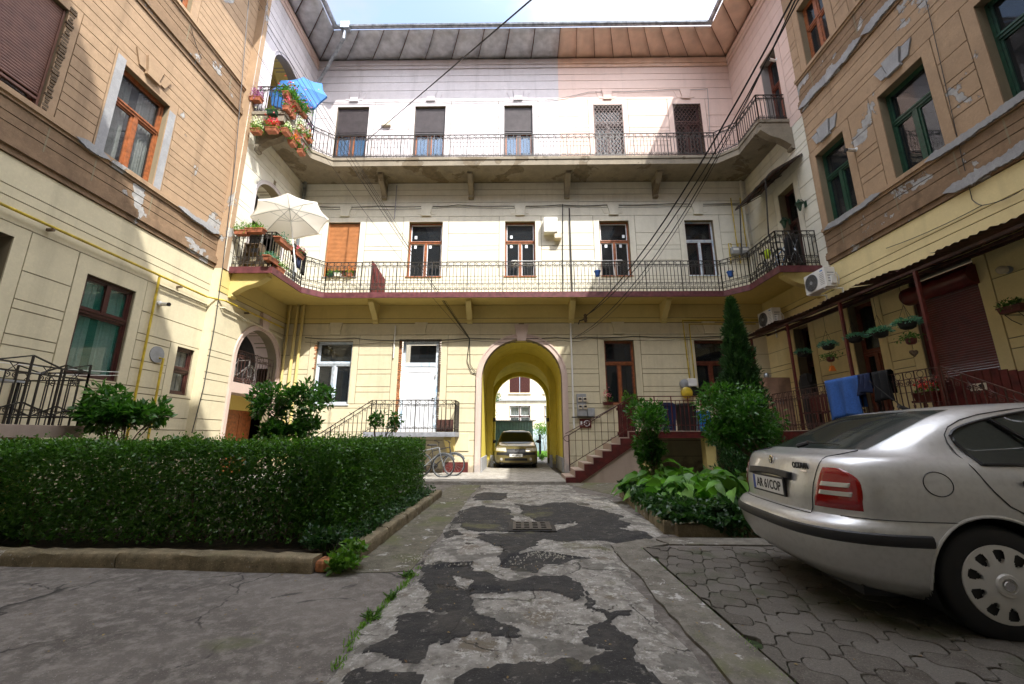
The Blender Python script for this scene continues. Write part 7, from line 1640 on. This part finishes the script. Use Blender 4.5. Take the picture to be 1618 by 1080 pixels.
wfn=lambda v:.29-.03*v-.155*v**5
for sd in (-1,1):
    tl_=lamp(OS,sd,.68,.935,wfn,.008,'redlamp','tail_light',oc,s0=.545)
    lamp(OS,sd,.757,.795,lambda v:.215,.0115,'clearlamp','reversing_lens',tl_,s0=.565); lamp(OS,sd,.812,.850,lambda v:.19,.0115,'clearlamp','indicator_lens',tl_,s0=.565)
# boot lid seams, handle, plate, badge
b=MB(); ff=lambda y,z,o_=.001:(OS.rear(y,z)-o_,y,z)
for sd in (-1,1): seamline(b,[ff(sd*(.525+.05*(z-.632)/.36),z) for z in np.linspace(.632,.99,12)]+[(OS.rear(sd*.575,1.003),sd*.578,1.004),(OS.rear(sd*.58,1.02)+.0,sd*.585,1.022),(OS.rear(sd*.60,1.045),sd*.60,1.047)])
seamline(b,[ff(y,.628,.002) for y in np.linspace(-.525,.525,30)])
fl=lambda x,z,o_=.0015:(x,s*(OS.side(x,z)+o_),z)
seamline(b,[fl(x,.64) for x in np.linspace(.22,.76,20)],.003)
seamline(b,[fl(.70+.078*math.cos(a),.857+.070*math.sin(a)) for a in np.linspace(0,2*PI,36)],.003)
seamline(b,[fl(x,z) for x,z in ((2.0,1.345),(1.6,1.335),(1.35,1.31),(1.17,1.28),(1.05,1.245),(.96,1.20),(.91,1.15),(.895,1.10),(.90,1.03),(.925,.95),(.95,.88),(.98,.82),(1.04,.74),(1.12,.69),(1.22,.62),(1.30,.5),(1.33,.35),(1.34,.2))],.004)
seamline(b,[fl(x,z) for x,z in ((1.95,1.34),(1.98,1.0),(1.97,.6),(1.95,.2))],.004)
b.build('panel_gap',M['black'],oc,local=True,recalc=False)
b=MB(); rearpatch(b,OS,np.linspace(-.345,.345,20),lambda y:.845-.02*(abs(y)/.345)**2,lambda y:.893-.012*(abs(y)/.345)**2,.022,5)
o=b.build('boot_handle',M['trim'],oc,local=True,smooth=True,recalc=False); md=o.modifiers.new('t','SOLIDIFY'); md.thickness=.025; md.offset=0
xp=OS.rear(0,.76)-.012; b=MB(); b.box(xp-.006,xp+.012,-.275,.275,.695,.832); pf=b.build('number_plate',M['trim'],oc,local=True,bevel=.004)
b=MB(); b.box(xp-.009,xp-.0062,-.258,.258,.709,.820); b.build('plate_face',M['plate'],pf,local=True); b=MB(); b.box(xp-.0105,xp-.0092,.218,.257,.710,.819); b.build('plate_band',M['euro'],pf,local=True)
TM=lambda x,y,z:Matrix.Translation((x,y,z))@Matrix(((0,0,-1,0),(-1,0,0,0),(0,1,0,0),(0,0,0,1)))
text_mesh('AR 61COP',.098,'black',pf,TM(xp-.0105,-.022,.762),bold=.0015,sx=.93,name='plate_lettering')
b=MB(); bx=OS.rear(0,.955)-.004; b.lathe([(.038,.002),(.040,-.004),(.036,-.008),(.0,-.009)],(bx,0,.952),24,axis='x'); bd=b.build('badge',M['chrome'],oc,local=True,smooth=True)
b=MB(); b.lathe([(.030,-.0095),(.0,-.010)],(bx,0,.952),24,axis='x'); b.build('badge_field',M['trim'],bd,local=True)
b=MB(); b.prism([(-.005,-.022),(.005,-.022),(.004,.0),(.02,.012),(.004,.02),(-.012,.016),(-.004,.004)],-.0125,-.0105,lambda a,d,z:(bx+d,a,.952+z)); b.build('badge_arrow',M['chrome'],bd,local=True)
tx=OS.rear(.42,.93)-.003
X_=Vector((OS.rear(.50,.93)-OS.rear(.33,.93),-.17,0)).normalized(); Y_=Vector((0,0,1)); Z_=X_.cross(Y_)
if Z_.x>0: Z_=-Z_
lm_=Matrix.Translation(Vector((tx-.003,-.415,.932)))@Matrix(((X_.x,0,Z_.x,0),(X_.y,0,Z_.y,0),(0,1,0,0),(0,0,0,1))); text_mesh('OCTAVIA',.058,'trim',oc,lm_,ext=.003,name='model_lettering',sx=.66,bold=.0012)
b=MB(); b.box(tx-.006,tx-.001,-.50,-.34,.893,.905); b.build('trim_badge',M['chrome'],oc,local=True)
# glass
b=MB(); P=[]
for z in np.linspace(1.050,1.318,16):
    h=.625-.28*(z-1.05); P.append([(OS.rear(y,z)-.004,y,z+.003) for y in np.linspace(-h,h,24)])
b.grid(P); rw=b.build('rear_window',M['cglass'],oc,local=True,smooth=True,recalc=False)
b=MB(); b.tube([(.45,-.40,1.075),(.44,-.1,1.085),(.46,.05,1.10)],.011,6); b.tube([(.36,.0,1.06),(.42,-.05,1.085)],.02,8); b.build('wiper',M['trim'],oc,local=True)
def swin(xs,lo,hi,nm,par_):
    for sd in (-1,1): b=MB(); sidepatch(b,OS,xs,lo,hi,sd,.006,9); b.build(nm,M['cglass'],par_,local=True,smooth=True,recalc=False); b=MB(); ed=[(x,sd*(OS.side(x,lo(x))+.007),lo(x)) for x in xs]+[(x,sd*(OS.side(x,hi(x))+.007),hi(x)) for x in xs[::-1]]; b.tube(ed,.010,5,closed=True); b.build('window_rubber',M['trim'],par_,local=True,recalc=False)
swin(np.linspace(.935,1.90,40),lambda x:.972+.14*max(0,(.985-x)/.05)**1.2,lambda x:1.13+.165*min(1,max(0,(x-.93)/.5))**.5 ,'side_window',oc)
swin(np.linspace(2.02,2.95,20),lambda x:.975,lambda x:1.295-.36*max(0,(x-2.35))**1.1,'side_window',oc)
for sd in (-1,1): b=MB(); b.tube([(1.20,sd*(OS.side(1.2,1.24)+.008),1.245),(1.45,sd*(OS.side(1.45,.98)+.008),.975)],.014,5); b.build('window_bar',M['trim'],oc,local=True)
b=MB(); P=[]
for z in np.linspace(1.03,1.31,12): h=.70-.35*(z-1.03); P.append([(OS.front(y,z)+.004,y,z) for y in np.linspace(-h,h,16)])
b.grid(P); b.build('windscreen',M['cglass'],oc,local=True,smooth=True,recalc=False)
for sd in (-1,1):
    b=MB(); b.bar((1.14,sd*.872,.865),(1.32,sd*.872,.87),.03,.035); b.build('door_handle',M['trim'],oc,local=True,bevel=.008)
    b=MB(); b.bar((2.12,sd*.872,.87),(2.30,sd*.872,.875),.03,.035); b.build('door_handle',M['trim'],oc,local=True,bevel=.008)
    b=MB(); b.sphere((2.85,sd*.93,1.02),.1,sc=(.6,1,.7)); b.build('wing_mirror',M['silver'],oc,local=True,smooth=True)
    b=MB(); b.grid([[ (OS.front(y,z)+.005,y*1.0,z) for z in (.68,.74,.82)] for y in np.linspace(sd*.45,sd*.80,8)]); b.build('headlight',M['clearlamp'],oc,local=True,smooth=True,recalc=False)
b=MB(); b.grid([[ (OS.front(y,z)+.006,y,z) for z in (.66,.74,.83)] for y in np.linspace(-.40,.40,12)]); b.build('radiator_grille',M['trim'],oc,local=True,recalc=False)
b=MB(); b.tube([(1.25,.05,1.36),(1.02,.05,1.60)],.004,5); b.tube([(1.27,.05,1.355),(1.20,.05,1.385)],.016,8); b.build('aerial',M['trim'],oc,local=True)
b=MB()
for y in (-.38,.38): b.box(1.12,1.22,y-.12,y+.12,.98,1.12); b.box(2.0,2.14,y-.24,y+.24,.7,1.05); b.box(2.0,2.1,y-.12,y+.12,1.07,1.2)
b.box(1.0,1.3,-.6,.6,.7,.96); b.build('seats',M['seat'],oc,local=True,bevel=.03)
# small car in the passage, seen from the front
LOG=[(.17,.3,4.0,.78,.6,.5),(.24,.1,4.16,.83,.6,.5),(.35,.03,4.22,.85,.6,.48),(.52,.0,4.24,.855,.6,.45),(.62,.03,4.22,.855,.6,.42),(.72,.06,4.17,.85,.6,.40),(.80,.08,4.08,.845,.6,.40),(.88,.10,3.85,.83,.6,.5),(.95,.12,3.42,.815,.6,.5),(.99,.14,3.1,.80,.6,.45),(1.02,.3,3.0,.79,.6,.4),(1.10,.6,2.85,.765,.5,.35),(1.25,.95,2.58,.71,.5,.3),(1.40,1.3,2.30,.645,.5,.3),(1.46,1.5,2.15,.60,.4,.3),(1.50,1.7,2.0,.45,.3,.3),(1.51,1.8,1.9,.3,.05,.05)]
LS=.955
lg,LSH,lb=build_car((-.04,16.15+4.24*LS,.085),-PI/2,'small pale gold car parked in the archway facing the courtyard',LOG,'gold',LS,(.78,3.41),.30)
fp=lambda b,y0,y1,z0,z1,off=.006,n=8,nz=5: b.grid([[ (LSH.front(y,z)+off,y,z) for z in np.linspace(z0,z1,nz)] for y in np.linspace(y0,y1,n)])
b=MB(); P=[]
for z in np.linspace(1.015,1.43,12): h=.72-.32*(z-1.015); P.append([(LSH.front(y,z)+.005,y,z) for y in np.linspace(-h,h,16)])
b.grid(P); b.build('windscreen',M['cglass'],lg,local=True,smooth=True,recalc=False)
for sd in (-1,1):
    b=MB(); b.grid([[ (LSH.front(y,z)+.008,y,z) for z in np.linspace(.66+.02*abs(y),.76+.09*abs(y),5)] for y in np.linspace(sd*.40,sd*.80,10)]); b.build('headlight',M['clearlamp'],lg,local=True,smooth=True,recalc=False)
    b=MB(); b.lathe([(.055,.0),(.05,.02),(0,.02)],(LSH.front(.58,.36)+.0,sd*.58,.36),14,axis='x'); b.build('fog_light',M['clearlamp'],lg,local=True)
    b=MB(); b.sphere((2.98,sd*.97,1.03),.1,sc=(.6,1.15,.75)); b.tube([(2.98,sd*.8,1.0),(2.98,sd*.95,1.03)],.02,5); b.build('wing_mirror',M['trim'],lg,local=True,smooth=True)
b=MB(); fp(b,-.38,.38,.62,.76,.008,14); fp(b,-.84,-.38,.52,.63,.007); fp(b,.38,.84,.52,.63,.007); fp(b,-.38,.38,.50,.62,.007); b.build('radiator_grille',M['trim'],lg,local=True,smooth=True,recalc=False)
b=MB(); fp(b,-.45,.45,.30,.40,.007,12); b.build('air_intake',M['trim'],lg,local=True,recalc=False)
x_=LSH.front(0,.50)+.016; b=MB(); b.box(x_-.01,x_,-.26,.26,.45,.56); pf=b.build('number_plate',M['plate'],lg,local=True)
text_mesh('AR10PUJ',.095,'black',pf,Matrix.Translation((x_+.0015,0,.503))@Matrix(((0,0,1,0),(1,0,0,0),(0,1,0,0),(0,0,0,1))),bold=.0015,name='plate_lettering')
b=MB(); b.lathe([(.05,0),(.045,.012),(0,.014)],(LSH.front(0,.70)+.006,0,.70),6,axis='x'); b.build('badge',M['chrome'],lg,local=True)
b=MB()
for y in (-.36,.36): b.box(1.9,2.1,y-.24,y+.24,.8,1.18); b.box(1.9,2.0,y-.12,y+.12,1.18,1.32)
b.build('seats',M['seat'],lg,local=True,bevel=.03)
